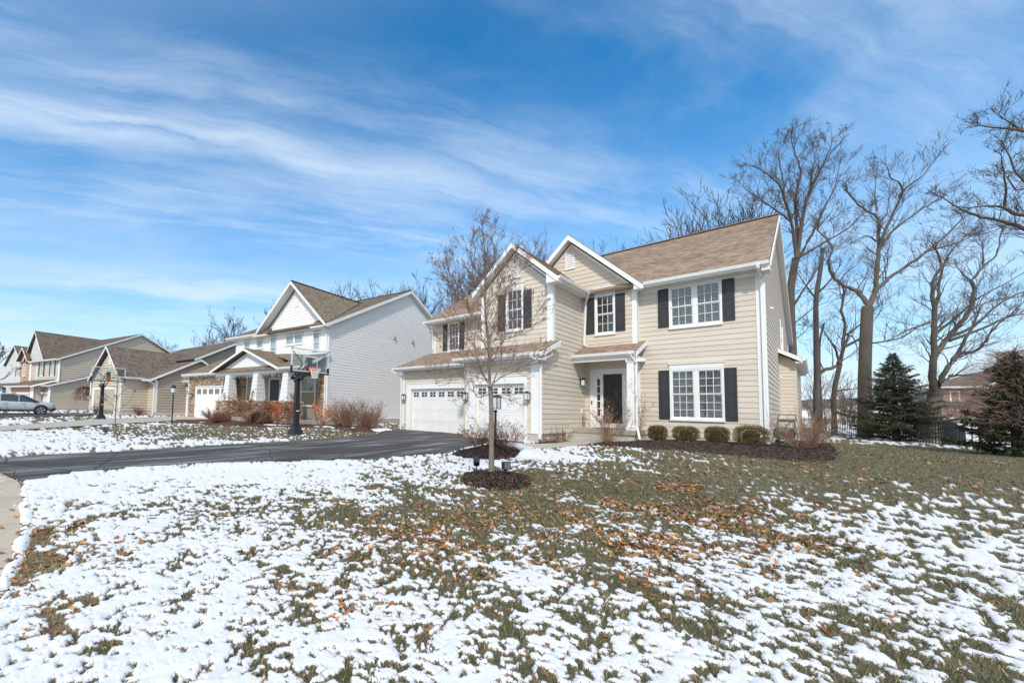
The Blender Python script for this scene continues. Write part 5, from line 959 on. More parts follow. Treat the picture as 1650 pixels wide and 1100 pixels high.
for _,P,h,w in BEDS:
    d=sdf(gx,gy,P)+.12*(n_mid-.5); bed=np.maximum(bed,1-ss((d+.05)/.1))
# drift heaped along the near edge of the drive and beside the mounded bed
dr=pdist(gx,gy,[(-7.5,8.6),(-8.3,5.8),(-9.1,4.0),(-9.5,2.6),(-9.6,.9)],False); heap=np.exp(-(dr/.5)**2)*.05
dr2=pdist(gx,gy,[(-7.2,13.1),(-6.3,11.9),(-5.6,10.9)],False); heap+=np.exp(-(dr2/.35)**2)*.12; snow=np.maximum(snow,np.exp(-(dr2/.42)**4)*.98*(n_mid>.33))
snow=snow*(1-hard)*(1-bed*.97)
lump=.022*fbm(gx*2.3,gy*2.3,3,21)+.018*n_mid+.012*fbm(gx*9,gy*9,3,31)
hs=snow*(.016+lump+heap)+(1-snow)*(.006*n_fin+.008*n_mid)
near=np.clip(1.4-RR.ravel()/60,0,1)
gz=base+hs*near-.05*hard-.05*bed
nt_,nr_=len(th),len(rr_)
idx=np.arange(nt_*nr_).reshape(nr_,nt_)
a_=idx[:-1,:];b_=idx[1:,:]; F_=np.stack([a_,np.roll(a_,-1,1),np.roll(b_,-1,1),b_],-1).reshape(-1,4)
strip=np.exp(-((pdist(gx,gy,[(-9.05,.75),(-7,.72),(-5.5,.55),(-4.4,.42),(-3.4,.2)],False))/.28)**2)
straw=np.clip(strip*1.2+.35*fbm(gx*.7,gy*.7,3,41),0,1)
gm=npmesh('lawn',np.stack([gx,gy,gz],1),F_,smooth=True,col=np.stack([snow,straw,np.clip(lit,0,1)],1))
m=bpy.data.materials.new('lawn_ground'); m.use_nodes=True; N=m.node_tree.nodes; Lk=m.node_tree.links; bs=N['Principled BSDF']
at=N.new('ShaderNodeAttribute'); at.attribute_name='col'; sp=N.new('ShaderNodeSeparateColor'); Lk.new(at.outputs['Color'],sp.inputs[0])
tcn=N.new('ShaderNodeTexCoord')
def nz(scale,detail,rough=.6):
    n=N.new('ShaderNodeTexNoise'); n.inputs['Scale'].default_value=scale; n.inputs['Detail'].default_value=detail; n.inputs['Roughness'].default_value=rough; Lk.new(tcn.outputs['Object'],n.inputs['Vector']); return n.outputs[0]
def mrange(v,a,b,c,d,smooth=False):
    n=N.new('ShaderNodeMapRange'); 
    if smooth: n.interpolation_type='SMOOTHSTEP'
    for i,q in enumerate((a,b,c,d)): n.inputs[i+1].default_value=q
    Lk.new(v,n.inputs[0]); return n.outputs[0]
def mth(op,a,b):
    n=N.new('ShaderNodeMath'); n.operation=op
    for i,v in enumerate((a,b)):
        if isinstance(v,(int,float)): n.inputs[i].default_value=v
        else: Lk.new(v,n.inputs[i])
    return n.outputs[0]
def mixc(f,a,b):
    n=N.new('ShaderNodeMix'); n.data_type='RGBA'
    for i,v in ((0,f),(6,a),(7,b)):
        if isinstance(v,tuple): n.inputs[i].default_value=(*v,1)
        elif isinstance(v,(int,float)): n.inputs[i].default_value=v
        else: Lk.new(v,n.inputs[i])
    return n.outputs[2]
g1=nz(60,6,.7); g2=nz(9,5); g3=nz(1.1,4)
grass=mixc(mrange(g1,.35,.65,0,1),(.050,.062,.033),(.150,.132,.078))
grass=mixc(mrange(g2,.4,.7,0,.75),grass,(.26,.195,.115))
grass=mixc(mth('MULTIPLY',sp.outputs[1],mrange(g1,.3,.6,.35,.95)),grass,(.27,.20,.12))
snf=mth('ADD',sp.outputs[0],mth('MULTIPLY',mrange(nz(60,5,.8),.2,.8,-1.0,1.0),mrange(sp.outputs[0],0,1,.84,.46))); snf=mrange(snf,.40,.62,0,1,True)
snc=mixc(mrange(g2,.3,.7,0,1),(.77,.77,.78),(.68,.685,.695))
Lk.new(mixc(snf,grass,snc),bs.inputs['Base Color']); bs.inputs['Roughness'].default_value=.8; bs.inputs['Specular IOR Level'].default_value=.2
bp=N.new('ShaderNodeBump'); bp.inputs['Strength'].default_value=.55; bp.inputs['Distance'].default_value=.03
hh=mth('ADD',mth('MULTIPLY',snf,.7),mth('MULTIPLY',g1,mrange(snf,0,1,1.1,.12))); Lk.new(hh,bp.inputs['Height']); Lk.new(bp.outputs[0],bs.inputs['Normal'])
lw=link('lawn',gm,m,kind='structure')
# ---- draped sheets
def drape(name,P,m,dz,step=.8,kind='structure',parent=None,mound=0,edge=1.0,rough=0.0):
    bm=bmesh.new(); vs=[bm.verts.new((x,y,0)) for x,y in P]; bm.faces.new(vs); bmesh.ops.triangulate(bm,faces=bm.faces[:])
    xs=[p[0] for p in P]; ys=[p[1] for p in P]
    for ax,lo,hi in ((0,min(xs),max(xs)),(1,min(ys),max(ys))):
        q=lo+step
        while q<hi:
            no=(1,0,0) if ax==0 else (0,1,0); co=(q,0,0) if ax==0 else (0,q,0)
            bmesh.ops.bisect_plane(bm,geom=bm.verts[:]+bm.edges[:]+bm.faces[:],plane_co=co,plane_no=no); q+=step
    bmesh.ops.remove_doubles(bm,verts=bm.verts[:],dist=1e-4)
    X_=np.array([v.co.x for v in bm.verts]);Y_=np.array([v.co.y for v in bm.verts]); z=zg(X_,Y_)+dz
    if mound:
        d=-sdf(X_,Y_,P); z=z+mound*ss(d/edge)+rough*(fbm(X_*9,Y_*9,4,7)-.4)*ss(d/.15)-.05*(1-ss(d/.06))
    for v,q in zip(bm.verts,z): v.co.z=q
    me=bpy.data.meshes.new(name); bm.to_mesh(me); bm.free()
    if mound: me.polygons.foreach_set('use_smooth',[True]*len(me.polygons))
    return link(name,me,m,parent,kind=kind)
# asphalt with faint salt and snow dust lying in wheel tracks
am=bpy.data.materials.new('asphalt'); am.use_nodes=True; N=am.node_tree.nodes; Lk=am.node_tree.links; bs=N['Principled BSDF']; tcn=N.new('ShaderNodeTexCoord')
g1=nz(180,4,.8); g2=nz(1.3,5)
mp=N.new('ShaderNodeMapping'); mp.inputs['Scale'].default_value=(3.6,.35,1); mp.inputs['Rotation'].default_value=(0,0,.04); Lk.new(tcn.outputs['Object'],mp.inputs[0])
n=N.new('ShaderNodeTexNoise'); n.inputs['Scale'].default_value=1.0; n.inputs['Detail'].default_value=8; n.inputs['Roughness'].default_value=.62; Lk.new(mp.outputs[0],n.inputs['Vector'])
cA=mixc(mrange(g1,.3,.7,0,1),(.036,.033,.031),(.078,.073,.069)); cA=mixc(mrange(g2,.4,.7,0,.35),cA,(.095,.092,.09))
cA=mixc(mrange(n.outputs[0],.45,.68,0,.55,True),cA,(.33,.325,.32)); cA=mixc(mrange(n.outputs[0],.66,.72,0,.85,True),cA,(.74,.76,.8))
vo=N.new('ShaderNodeTexVoronoi'); vo.feature='DISTANCE_TO_EDGE'; vo.inputs['Scale'].default_value=.42; wv=N.new('ShaderNodeMix'); wv.data_type='VECTOR'; wv.inputs[0].default_value=.22; nn_=N.new('ShaderNodeTexNoise'); nn_.inputs['Scale'].default_value=1.6; nn_.inputs['Detail'].default_value=6; Lk.new(tcn.outputs['Object'],nn_.inputs['Vector']); Lk.new(tcn.outputs['Object'],wv.inputs[4]); Lk.new(nn_.outputs['Color'],wv.inputs[5]); Lk.new(wv.outputs[1],vo.inputs['Vector']); cA=mixc(mrange(vo.outputs['Distance'],.002,.008,.75,0),cA,(.012,.012,.012)); Lk.new(cA,bs.inputs['Base Color']); Lk.new(mrange(g2,.3,.7,.80,.95),bs.inputs['Roughness']); bs.inputs['Specular IOR Level'].default_value=.25
bp=N.new('ShaderNodeBump'); bp.inputs['Strength'].default_value=.3; bp.inputs['Distance'].default_value=.005; Lk.new(g1,bp.inputs['Height']); Lk.new(bp.outputs[0],bs.inputs['Normal'])
drape('driveway',DRIVE,am,.004); 
# concrete of the pavement with snow lying in its joints and on its edge
cm=bpy.data.materials.new('pavement'); cm.use_nodes=True; N=cm.node_tree.nodes; Lk=cm.node_tree.links; bs=N['Principled BSDF']; tcn=N.new('ShaderNodeTexCoord')
g1=nz(90,5,.7); g2=nz(2.2,5); g3=nz(5,7,.65)
cA=mixc(mrange(g1,.3,.7,0,1),(.46,.38,.28),(.56,.47,.36)); cA=mixc(mrange(g2,.35,.7,0,.6),cA,(.33,.29,.24))
cA=mixc(mrange(g3,.60,.66,0,.85,True),cA,(.75,.77,.8))
Lk.new(cA,bs.inputs['Base Color']); bs.inputs['Roughness'].default_value=.9
bp=N.new('ShaderNodeBump'); bp.inputs['Strength'].default_value=.3; bp.inputs['Distance'].default_value=.004; Lk.new(g1,bp.inputs['Height']); Lk.new(bp.outputs[0],bs.inputs['Normal'])
# pavement slabs one by one along its visible run, recessed joints between
wk=thing('pavement','pavement','walk'); del wk['label'],wk['category']; wk['kind']='structure'
drape('joint_bed',WALK,mat('joint_dirt',(.10,.085,.07),.95),-.03,1.6,kind=None,parent=wk)
up=WALK[:9]; 
def top_at(x):
    for (x1,y1),(x2,y2) in zip(WALK[:11],WALK[1:11]):
        if x1<=x<=x2: return y1+(y2-y1)*(x-x1)/(x2-x1)
    return .3
x=-60.0; 
while x<3.0:
    if -12.5<x<-10.45: x=-10.38
    w=2.4 if x<-14 else .95
    x2=x+w-.018; ya,yb=top_at(x),top_at(x2); b=MB(); dn=1.15
    P_=[]
    for (xx,yy) in ((x,ya-dn),(x2,yb-dn),(x2,yb),(x,ya)): P_.append((xx,yy,zf(xx,yy)))
    b.hexa([(q[0],q[1],q[2]-.09) for q in P_]+[(q[0],q[1],q[2]+.006) for q in P_]); b.build('slab',cm,wk); x+=w
# windblown snow strip lying on the lawn side of the pavement
SS_=[(-9.3,.44),(-8.9,.48),(-7.8,.48),(-6.4,.46),(-5.3,.33),(-4.4,.18),(-3.4,-.02),(-3.5,-.20),(-4.3,-.03),(-4.9,.09),(-5.45,.17),(-5.8,.18),(-6.1,.25),(-6.5,.25),(-7.0,.29),(-7.4,.27),(-7.9,.33),(-8.4,.31),(-8.8,.37)]
SNOWM=mat('snow',(.82,.82,.825),.7,.06,9,.5,22)
o=drape('snow_strip',SS_,SNOWM,.022,.09,kind='structure',mound=.012,edge=.07,rough=.008)
drape('white_house_driveway',WDR,PATHM,.035); drape('far_driveway',H3D,am,.03)
ph=thing('front_path','path','path'); del ph['label'],ph['category']; ph['kind']='structure'
b=drape('path_slab',PATH,PATHM,.012,kind=None,parent=ph)
MULM=mat('mulch',(.085,.052,.040),.95,0,30,.9,55,col2=(.028,.018,.015)); MULR=mat('mulch_red',(.13,.045,.028),.95,0,25,.9,45,col2=(.045,.02,.014))
for (lab,P,h,e) in BEDS: drape('mulch_bed',P,MULR if P in (MW,MB_) else MULM,.0,.16 if P in (MT,ML,MM) else .4,kind='structure',mound=h+(.03 if P in (MW,MB_,MR) else 0),edge=e,rough=.05)
# loose bark chips over the near beds
def scatter_quads(name,V0,mats,kind='stuff',label=None,cat=None,parent=None,m=None,col=None):
    pass
def chips():
    r=np.random.default_rng(5); V=[];C=[]
    for P,n,hh,e in ((MT,6500,.09,.8),(ML,6000,.22,1.0),(MM,14000,.09,1.2),(MS,1200,.06,.3)):
        xs=[p[0] for p in P];ys=[p[1] for p in P]; X_=r.uniform(min(xs),max(xs),n*3);Y_=r.uniform(min(ys),max(ys),n*3); k=inpoly(X_,Y_,P); X_,Y_=X_[k][:n],Y_[k][:n]
        d=-sdf(X_,Y_,P); Z_=zg(X_,Y_)+hh*ss(d/e)+.012
        a=r.uniform(0,6.28,len(X_)); L=r.uniform(.008,.030,len(X_)); w=L*r.uniform(.25,.5,len(X_)); t=r.uniform(-.4,.4,len(X_))
        ux,uy=np.cos(a)*L,np.sin(a)*L; vx,vy=-np.sin(a)*w,np.cos(a)*w; dz=L*t; dz2=w*r.uniform(-.8,.8,len(X_))
        for s1,s2 in ((-1,-1),(1,-1),(1,1),(-1,1)): V.append(np.stack([X_+s1*ux+s2*vx,Y_+s1*uy+s2*vy,Z_+s1*dz+s2*dz2+.01],1))
        c=r.uniform(.35,1.3,len(X_))[:,None]*np.where(r.random(len(X_))[:,None]<.3,np.array([[.13,.075,.05]]),np.array([[.058,.038,.030]])); C.append(c)
    parts=[]; cols=[]
    for i in range(4):
        q=V[4*i:4*i+4]; parts.append(np.stack(q,1).reshape(-1,3)); cols.append(np.repeat(C[i],4,0))
    V=np.concatenate(parts); F=np.arange(len(V)).reshape(-1,4)
    o=link('bark_chips',npmesh('bark_chips',V,F,col=np.concatenate(cols)),mat('bark_chip',(.05,.03,.02),.95,attr='col'),kind='stuff',label='loose dark bark chips over the mulch beds',cat='mulch')
chips()
# ---- grass blades
BEDP=[P for _,P,_,_ in BEDS]
def excl(x,y,m=.03):
    k=np.zeros(len(x),bool)
    for P in [DRIVE,WALK,PATH,WDR,H3D]+BEDP: k|=(sdf(x,y,P)<m)
    return k
def snow_at(x,y):
    c,l=cover(x,y); nb=fbm(x*1.6,y*1.6,3,11);nm=fbm(x*4.6,y*4.6,4,3,.6);nf=fbm(x*19,y*19,3,5,.65)
    n=uni(.17*nb+.33*nm+.50*nf,.5,.085); return 1/(1+np.exp(-(c-n)*17)),nm,l
def blades():
    r=np.random.default_rng(11); VV=[];CC=[]
    for (r0,r1,n,h0,h1,wd) in ((1.3,4.5,110000,.018,.050,.0022),(4.5,9,120000,.02,.05,.0040),(9,17,90000,.018,.042,.0060),(17,34,50000,.02,.045,.010)):
        t=np.radians(r.uniform(72,184,n)); rad=np.sqrt(r.uniform(r0**2,r1**2,n)) if r0<9 else r0*(r1/r0)**r.uniform(0,1,n); x=rad*np.cos(t); y=rad*np.sin(t)
        s,nm,l=snow_at(x,y); k=(r.random(n)<np.where(s<.5,1,.035+.10*(s<.8)))&~excl(x,y); x,y,s,nm=x[k],y[k],s[k],nm[k]; n=len(x)
        kk=~((x>-16.9)&(x<-1.1)&(y>17.1)&(x<-.9))&~((y>19.8)&(x<-1)); x,y,s,nm=x[kk],y[kk],s[kk],nm[kk]; n=len(x)
        z=zg(x,y)+.004+s*.014
        h=r.uniform(h0,h1,n)*(1-.3*s); a=r.uniform(0,6.28,n); w=wd*r.uniform(.7,1.5,n); ln=h*r.uniform(.1,1.3,n); b=r.uniform(0,6.28,n)
        wx,wy=np.cos(a)*w,np.sin(a)*w; tx,ty=np.cos(b)*ln,np.sin(b)*ln
        V=np.stack([np.stack([x-wx,y-wy,z-.01],1),np.stack([x+wx,y+wy,z-.01],1),np.stack([x+tx+wx*.25,y+ty+wy*.25,z+h],1),np.stack([x+tx-wx*.25,y+ty-wy*.25,z+h],1)],1).reshape(-1,3)
        st=np.exp(-((pdist(x,y,[(-9.05,.75),(-7,.72),(-5.5,.55),(-4.4,.42),(-3.4,.2)],False))/.3)**2)
        dry=r.random(n)<(.24 if r0<9 else .13)+.6*st+.15*(s>.5); g=np.where(dry[:,None],np.array([[.34,.26,.155]]),np.array([[.082,.102,.050]]))*r.uniform(.5,1.5,n)[:,None]
        VV.append(V);CC.append(np.repeat(g,4,0))
    V=np.concatenate(VV); gmat=mat('grass_blade',(.06,.08,.03),.75,attr='col',spec=.2)
    link('grass_blades',npmesh('grass_blades',V,np.arange(len(V)).reshape(-1,4),col=np.concatenate(CC)),gmat,kind='stuff',label='short winter grass showing through the thin snow on the lawns',cat='grass')
blades()
# ---- fallen leaves
def leaves():
    r=np.random.default_rng(23)
    out=[]
    n=140000; t=np.radians(r.uniform(74,183,n)); rad=1.4*(24/1.4)**r.uniform(0,1,n)**.8; x=rad*np.cos(t);y=rad*np.sin(t)
    s,nm,l=snow_at(x,y); cl=.6*fbm(x*1.1,y*1.1,3,77)+.4*fbm(x*3.1,y*3.1,2,78); p=(l**1.5*1.1+.030)*np.clip((cl-.42)*5.5,.06,1.3)*np.where(s>.7,.35,.75)
    dens=(rad/7)**1.6; k=(r.random(n)<np.clip(p*dens*3.2,0,1))&~excl(x,y,-.1)&~(y>19.5)&~((x>-17)&(x<-7.3)&(y>15))
    x,y,s=x[k],y[k],s[k]
    # a few on the drive, mulch and along the pavement
    xx=r.uniform(-9,-3.4,120); yy=np.interp(xx,[-9,-3.4],[.75,.2])+r.normal(0,.18,120); x=np.r_[x,xx];y=np.r_[y,yy]; s=np.r_[s,np.zeros(120)]
    n=len(x); print('leaves',n)
    # lobed outline, curled
    tp=np.array([(0,-.95),(.30,-.70),(.52,-.62),(.50,-.28),(.80,-.05),(.55,.18),(.58,.50),(.30,.55),(0,.95),(-.26,.60),(-.55,.48),(-.50,.15),(-.78,0),(-.48,-.30),(-.50,-.60),(-.22,-.62)])
    m=len(tp); sz=r.uniform(.016,.048,n)*np.where(x*x+y*y<16,.85,1.08)*np.where(r.random(n)<.15,1.25,1); a=r.uniform(0,6.28,n); curl=r.uniform(-.2,1.1,n); tx=r.normal(0,.35,n);ty=r.normal(0,.35,n)
    asp=r.uniform(.45,1.0,n)
    px=tp[:,0][None]*asp[:,None];py=np.repeat(tp[:,1][None],n,0); pz=curl[:,None]*.55*(px**2+ .5*py**2)-.1+ r.normal(0,.08,(n,m))
    px=np.concatenate([np.zeros((n,1)),px],1);py=np.concatenate([np.zeros((n,1)),py],1);pz=np.concatenate([np.full((n,1),-.12),pz],1)
    pz2=pz+px*tx[:,None]+py*ty[:,None]
    c,s_=np.cos(a)[:,None],np.sin(a)[:,None]; S=sz[:,None]
    V=np.stack([x[:,None]+(px*c-py*s_)*S,y[:,None]+(px*s_+py*c)*S,(zg(x,y)+.020+s*.018)[:,None]+np.maximum(pz2*S,-.006)],-1).reshape(-1,3)
    f=np.array([[0,1+i,1+(i+1)%m] for i in range(m)]); F=(f[None]+np.arange(n)[:,None,None]*(m+1)).reshape(-1,3)
    pal=np.array([(.56,.22,.06),(.44,.17,.055),(.54,.30,.14),(.34,.16,.08),(.50,.35,.22),(.26,.13,.075),(.62,.26,.055),(.42,.24,.14),(.36,.2,.12)])
    cc=pal[r.integers(0,len(pal),n)]*r.uniform(.65,1.15,n)[:,None]
    link('fallen_leaves',npmesh('fallen_leaves',V,F,col=np.repeat(cc,m+1,0)),mat('dry_leaf',(.4,.2,.08),.7,.25,60,attr='col'),kind='stuff',label='curled orange and brown fallen leaves scattered over snow and grass',cat='fallen leaves')
leaves()
# ================================================================ trees
BARKG=mat('bark_grey',(.165,.138,.115),.95,.45,7,.8,22,stretch=(3,3,.6)); BARKD=mat('bark_dark',(.13,.102,.086),.95,.35,6,.8,25,stretch=(3,3,.6)); BARKR=mat('twig_reddish',(.17,.11,.09),.9,.3,5); BARKY=mat('bark_young',(.27,.225,.17),.9,.35,14,.5,40,stretch=(2,2,1))
TWIG=mat('twig_far',(.10,.075,.065),.95)
def segmesh(name,S,sides=3):
    """S rows: x0 y0 z0 x1 y1 z1 r0 r1"""
    S=np.array(S,dtype=float); P0=S[:,:3];P1=S[:,3:6]; d=P1-P0; L=np.linalg.norm(d,axis=1,keepdims=True)+1e-9; d/=L
    up=np.where(np.abs(d[:,2:3])<.9,np.array([[0,0,1.]]),np.array([[1.,0,0]])); a=np.cross(d,up); a/=np.linalg.norm(a,axis=1,keepdims=True); b=np.cross(d,a)
    P1=P1+d*np.minimum(S[:,7:8],L*.2)
    V=[]
    for P,r in ((P0,S[:,6:7]),(P1,S[:,7:8])):
        for k in range(sides):
            t=2*math.pi*k/sides; V.append(P+(a*math.cos(t)+b*math.sin(t))*r)
    V=np.stack(V,1).reshape(-1,3); n=len(S)
    f=np.array([[k,(k+1)%sides,sides+(k+1)%sides,sides+k] for k in range(sides)])
    F=(f[None]+np.arange(n)[:,None,None]*2*sides).reshape(-1,4)
    return npmesh(name,V,F,smooth=True)
def grow(S,p,d,L,r,lvl,R,maxl,wob=.22,trop=.10,ratio=.62,ang=.75,rmin=.0,kids=(3,5),gnarl=1.0):
    """a branch of length L from p; recursion makes the children"""
    n=6 if lvl<maxl-1 else (4 if lvl<maxl else 3)
    step=L/n; x,y,z=p; dx,dy,dz=d; pts=[(x,y,z)]; dirs=[(dx,dy,dz)]
    for i in range(n):
        dx+=R.gauss(0,wob)*gnarl; dy+=R.gauss(0,wob)*gnarl; dz+=R.gauss(0,wob*.8)+trop
        l=math.sqrt(dx*dx+dy*dy+dz*dz); dx/=l;dy/=l;dz/=l
        r0=r*(1-.8*i/n); r1=r*(1-.8*(i+1)/n)
        S.append((x,y,z,x+dx*step,y+dy*step,z+dz*step,max(r0,rmin),max(r1,rmin)))
        x+=dx*step;y+=dy*step;z+=dz*step; pts.append((x,y,z)); dirs.append((dx,dy,dz))
    if lvl>=maxl: return
    for k in range(R.randint(*kids)):
        i=R.randint(1,n); 
        a=R.uniform(.5,1)*ang; az=R.uniform(0,2*math.pi); D=Vector(dirs[i]); u=D.orthogonal().normalized(); v=D.cross(u)
        nd=D*math.cos(a)+(u*math.cos(az)+v*math.sin(az))*math.sin(a)
        grow(S,pts[i],tuple(nd),L*ratio*R.uniform(.7,1.15)*(1-.35*(i/n-.5)),r*(1-.8*i/n)*.62+.0015,lvl+1,R,maxl,wob,trop,ratio,ang,rmin,kids,gnarl)
def smooth_tube(mb,pts,r0,r1,sides=9,sub=4,R=None,jit=0):
    P=[Vector(p) for p in pts]; Q=[P[0]+(P[0]-P[1])]+P+[P[-1]+(P[-1]-P[-2])]; out=[]
    for i in range(1,len(Q)-2):
        a,b,c,d=Q[i-1],Q[i],Q[i+1],Q[i+2]
        for k in range(sub):
            t=k/sub; out.append(.5*((2*b)+(c-a)*t+(2*a-5*b+4*c-d)*t*t+(-a+3*b-3*c+d)*t**3))
    out.append(P[-1])
    n=len(out)
    if R and jit:
        for i in range(1,n-1): out[i]=out[i]+Vector((R.gauss(0,jit),R.gauss(0,jit),R.gauss(0,jit)))
    rad=[r0+(r1-r0)*(i/(n-1))**.85 for i in range(n)]
    mb.tube(out,rad,sides); return out,rad
def traced_tree(key,name,label,m,seed,maxl=3,twl=1.0,step=.55,group=None,rmin=.006,flare=1.25,twm=None,trop=.08,ratio=.6,kids=(3,5),dens=1.0,first=1):
    R=random.Random(seed); L=TR[key]; b0=L[0][2][0]; gz0=zf(b0[0],b0[1]); t=thing(name,label,'tree',(b0[0],b0[1],gz0),group=group); O=Vector((b0[0],b0[1],gz0))
    mb=MB(); S=[]
    pts=[Vector(p)-O for p in L[0][2]]; pts[0].z=-.1
    r0,r1=L[0][0],L[0][1]
    pts2=[pts[0],pts[0].lerp(pts[1],.12)]+pts[1:]
    out,rad=smooth_tube(mb,pts2,r0,r1,12,4); 
    # root flare
    for i in range(len(mb.v)):
        v=mb.v[i]; h=v[2]; 
        if h<1.0: k=1+(flare-1)*math.exp(-max(h,0)/.25); c=pts[0].lerp(pts[1],max(0,min(1,(h+.1)/(pts[1].z+.1)))); mb.v[i]=(c.x+(v[0]-c.x)*k,c.y+(v[1]-c.y)*k,h)
    mb.build('trunk',m,t,smooth=True)
    for (a,c,P) in L[1:]:
        if key in('T1','T3','T4','T5'): a*=.8; c*=.7
        P=[Vector(p)-O for p in P]; mb=MB(); o2,rd=smooth_tube(mb,P,a,c,7,4,R,.012*a/.1); mb.build('branch',m,t,smooth=True)
        tot=0; nxt=step*R.uniform(.5,1)
        for i in range(1,len(o2)):
            seg=(o2[i]-o2[i-1]); tot+=seg.length
            while tot>nxt:
                nxt+=step*R.uniform(.6,1.4)/dens; f=i/len(o2)
                D=seg.normalized(); az=R.uniform(0,6.28); u=D.orthogonal().normalized(); v=D.cross(u); an=R.uniform(.5,1.05)
                nd=D*math.cos(an)+(u*math.cos(az)+v*math.sin(az))*math.sin(an); nd.z+=.15; nd.normalize()
                if f<.12*first: continue
                grow(S,tuple(o2[i]),tuple(nd),twl*R.uniform(.5,1.35)*(1.2-.65*f),max(rd[i]*.36,rmin*1.6),1,R,maxl,.15,trop,ratio,.60,rmin,kids)
        D=(o2[-1]-o2[-2]).normalized()
        for k in range(3):
            nd=(D+Vector((R.gauss(0,.3),R.gauss(0,.3),R.gauss(0,.2)))).normalized(); grow(S,tuple(o2[-1]),tuple(nd),twl*R.uniform(.35,.6),rd[-1],1,R,maxl,.2,trop,ratio,.8,rmin,kids)
    if S: link('twigs',segmesh('twigs',S),twm or m,t,kind='stuff')
    return t,len(S)
def bare_tree(name,label,x,y,h,seed,m,spread=.5,trunk=None,maxl=4,group=None,rmin=.012,multi=1,low=.28,trop=.1,kids=(3,5)):
    R=random.Random(seed); z=zf(x,y); t=thing(name,label,'tree',(x,y,z),group=group); tr=trunk or h*.018; mb=MB(); S=[]
    stems=[]
    for q in range(multi):
        pts=[(0,0,-.1)]; cx=cy=0; n=6; lean=R.uniform(-.04,.04) if multi==1 else R.uniform(-.16,.16); ly=R.uniform(-.04,.04) if multi==1 else R.uniform(-.16,.16)
        for i in range(1,n+1): cx+=R.gauss(lean,.03)*h/n*1.2;cy+=R.gauss(ly,.03)*h/n*1.2; pts.append((cx,cy,h*.62*i/n))
        o,rd=smooth_tube(mb,pts,tr,tr*.12,8,3); stems.append((o,rd))
    mb.build('trunk',m,t,smooth=True)
    for o,rd in stems:
        nb=int(h*1.9/multi)+6
        for k in range(nb):
            f=low+(1-low)*(k+R.random())/nb; i=min(len(o)-1,int(f*(len(o)-1))); az=k*2.4+R.uniform(-.5,.5); el=R.uniform(.35,.95)
            el=R.uniform(.35,.85)+.45*f; nd=(math.cos(az)*math.cos(el),math.sin(az)*math.cos(el),math.sin(el)); L=h*spread*(1.0-.30*f)*R.uniform(.65,1.0)
            grow(S,tuple(o[i]),nd,L*.62,rd[i]*.5,1,R,maxl,.13,trop,.62,.60,rmin,kids)
    A=np.array(S); k=h/np.percentile(A[:,5],99.3); A[:,[0,1,2,3,4,5]]*=k; S=A
    for v in [o_ for o_ in t.children]: v.scale=(k,k,k)
    link('crown',segmesh('crown',S),m,t); return len(S)
cnt=0
GT='tall bare trees behind the back fence'
for a in (('T1','bare_tree','tallest wide-crowned bare tree rising from behind the right roof edge of the tan house',BARKD,1,4,1.7,.42,1.0),
          ('T3','bare_tree','big pale-trunked bare tree left of the spruce, one limb arching left',BARKG,2,4,1.35,.38,1.0),
          ('T4','bare_tree','bare tree right of the spruce with several limbs sweeping to the right',BARKG,3,4,1.25,.38,1.0),
          ('T2','bare_tree','straight dark trunk nearest the house corner with one limb bending right at mid height',BARKG,4,4,1.8,.42,1.0),
          ('T6','bare_tree','thin curved bare trunk between two thicker trunks behind the fence',BARKD,5,3,1.1,.5,1.0),
          ('T7','bare_tree','thinnest straight sapling trunk close beside the dark trunk near the house corner',BARKD,6,3,.9,.6,.8),
          ('T5','bare_tree','bare tree at the right edge whose limbs reach into the picture',BARKD,7,4,.85,.42,1.0)):
    t,n=traced_tree(a[0],a[1],a[2],a[3],a[4],a[5],a[6],a[7],dens=a[8],group=GT,rmin=.0038 if a[0]!='T1' else .007,kids=(2,4),ratio=.68); cnt+=n
t,n=traced_tree('Y','young_tree','young bare front-yard tree with smooth tan trunk rising from a mulch mound',BARKY,12,4,.50,.066,rmin=.0027,flare=1.35,twm=mat('twig_young',(.30,.19,.14),.9,.3,9),trop=.07,ratio=.58,kids=(2,3)); cnt+=n
t,n=traced_tree('S','sapling','slim bare sapling in the snow in front of the far basketball hoop',BARKY,14,2,.35,.3,rmin=.003,twm=BARKR); cnt+=n
GB_='bare trees showing over the roofs'
bt=[(-29.0,39.3,20.9,'bare tree crown just behind the left slope of the tan house roof'),(-35.2,42.9,19.0,'bare tree over the gap between the white house and the tan house'),(-26.8,44.6,21.5,'bare tree behind the front garage gable, right of the young tree top'),(-23.7,47.9,23.1,'bare tree whose twigs show between the two front gables of the tan house'),(-26.0,60.1,23.6,'distant bare tree just left of the middle gable peak'),(-20.7,65.7,27.6,'bare tree over the ridge just right of the middle gable'),(-17.2,69.3,27.0,'bare tree over the middle of the long ridge'),(-8.9,56.2,25.6,'larger bare tree over the right part of the long ridge'),(-6.4,58.9,27.2,'rightmost bare tree over the ridge beside the tallest tree'),(-13.5,73.3,27.6,'bare tree over the ridge between two others, right of middle'),
(-49.7,37.8,20.8,'left one of two rounded bare trees over the white house valley'),(-49.2,44.3,22.0,'right one of two rounded bare trees over the white house roof'),(-46.5,48.0,21.7,'bare tree peeping over the right gable of the white house'),(-64.5,33.8,19.5,'bare tree directly left of the white house front gable'),(-68.9,29.2,18.0,'bare tree over the left wing of the white house'),(-82.1,29.9,17.2,'bare tree over the taupe house ridge'),(-98.9,26.6,16.0,'small distant bare tree over the brick-gabled house roof'),(-58.3,-.6,7.9,'bare tree reaching in from the left edge above the car')]
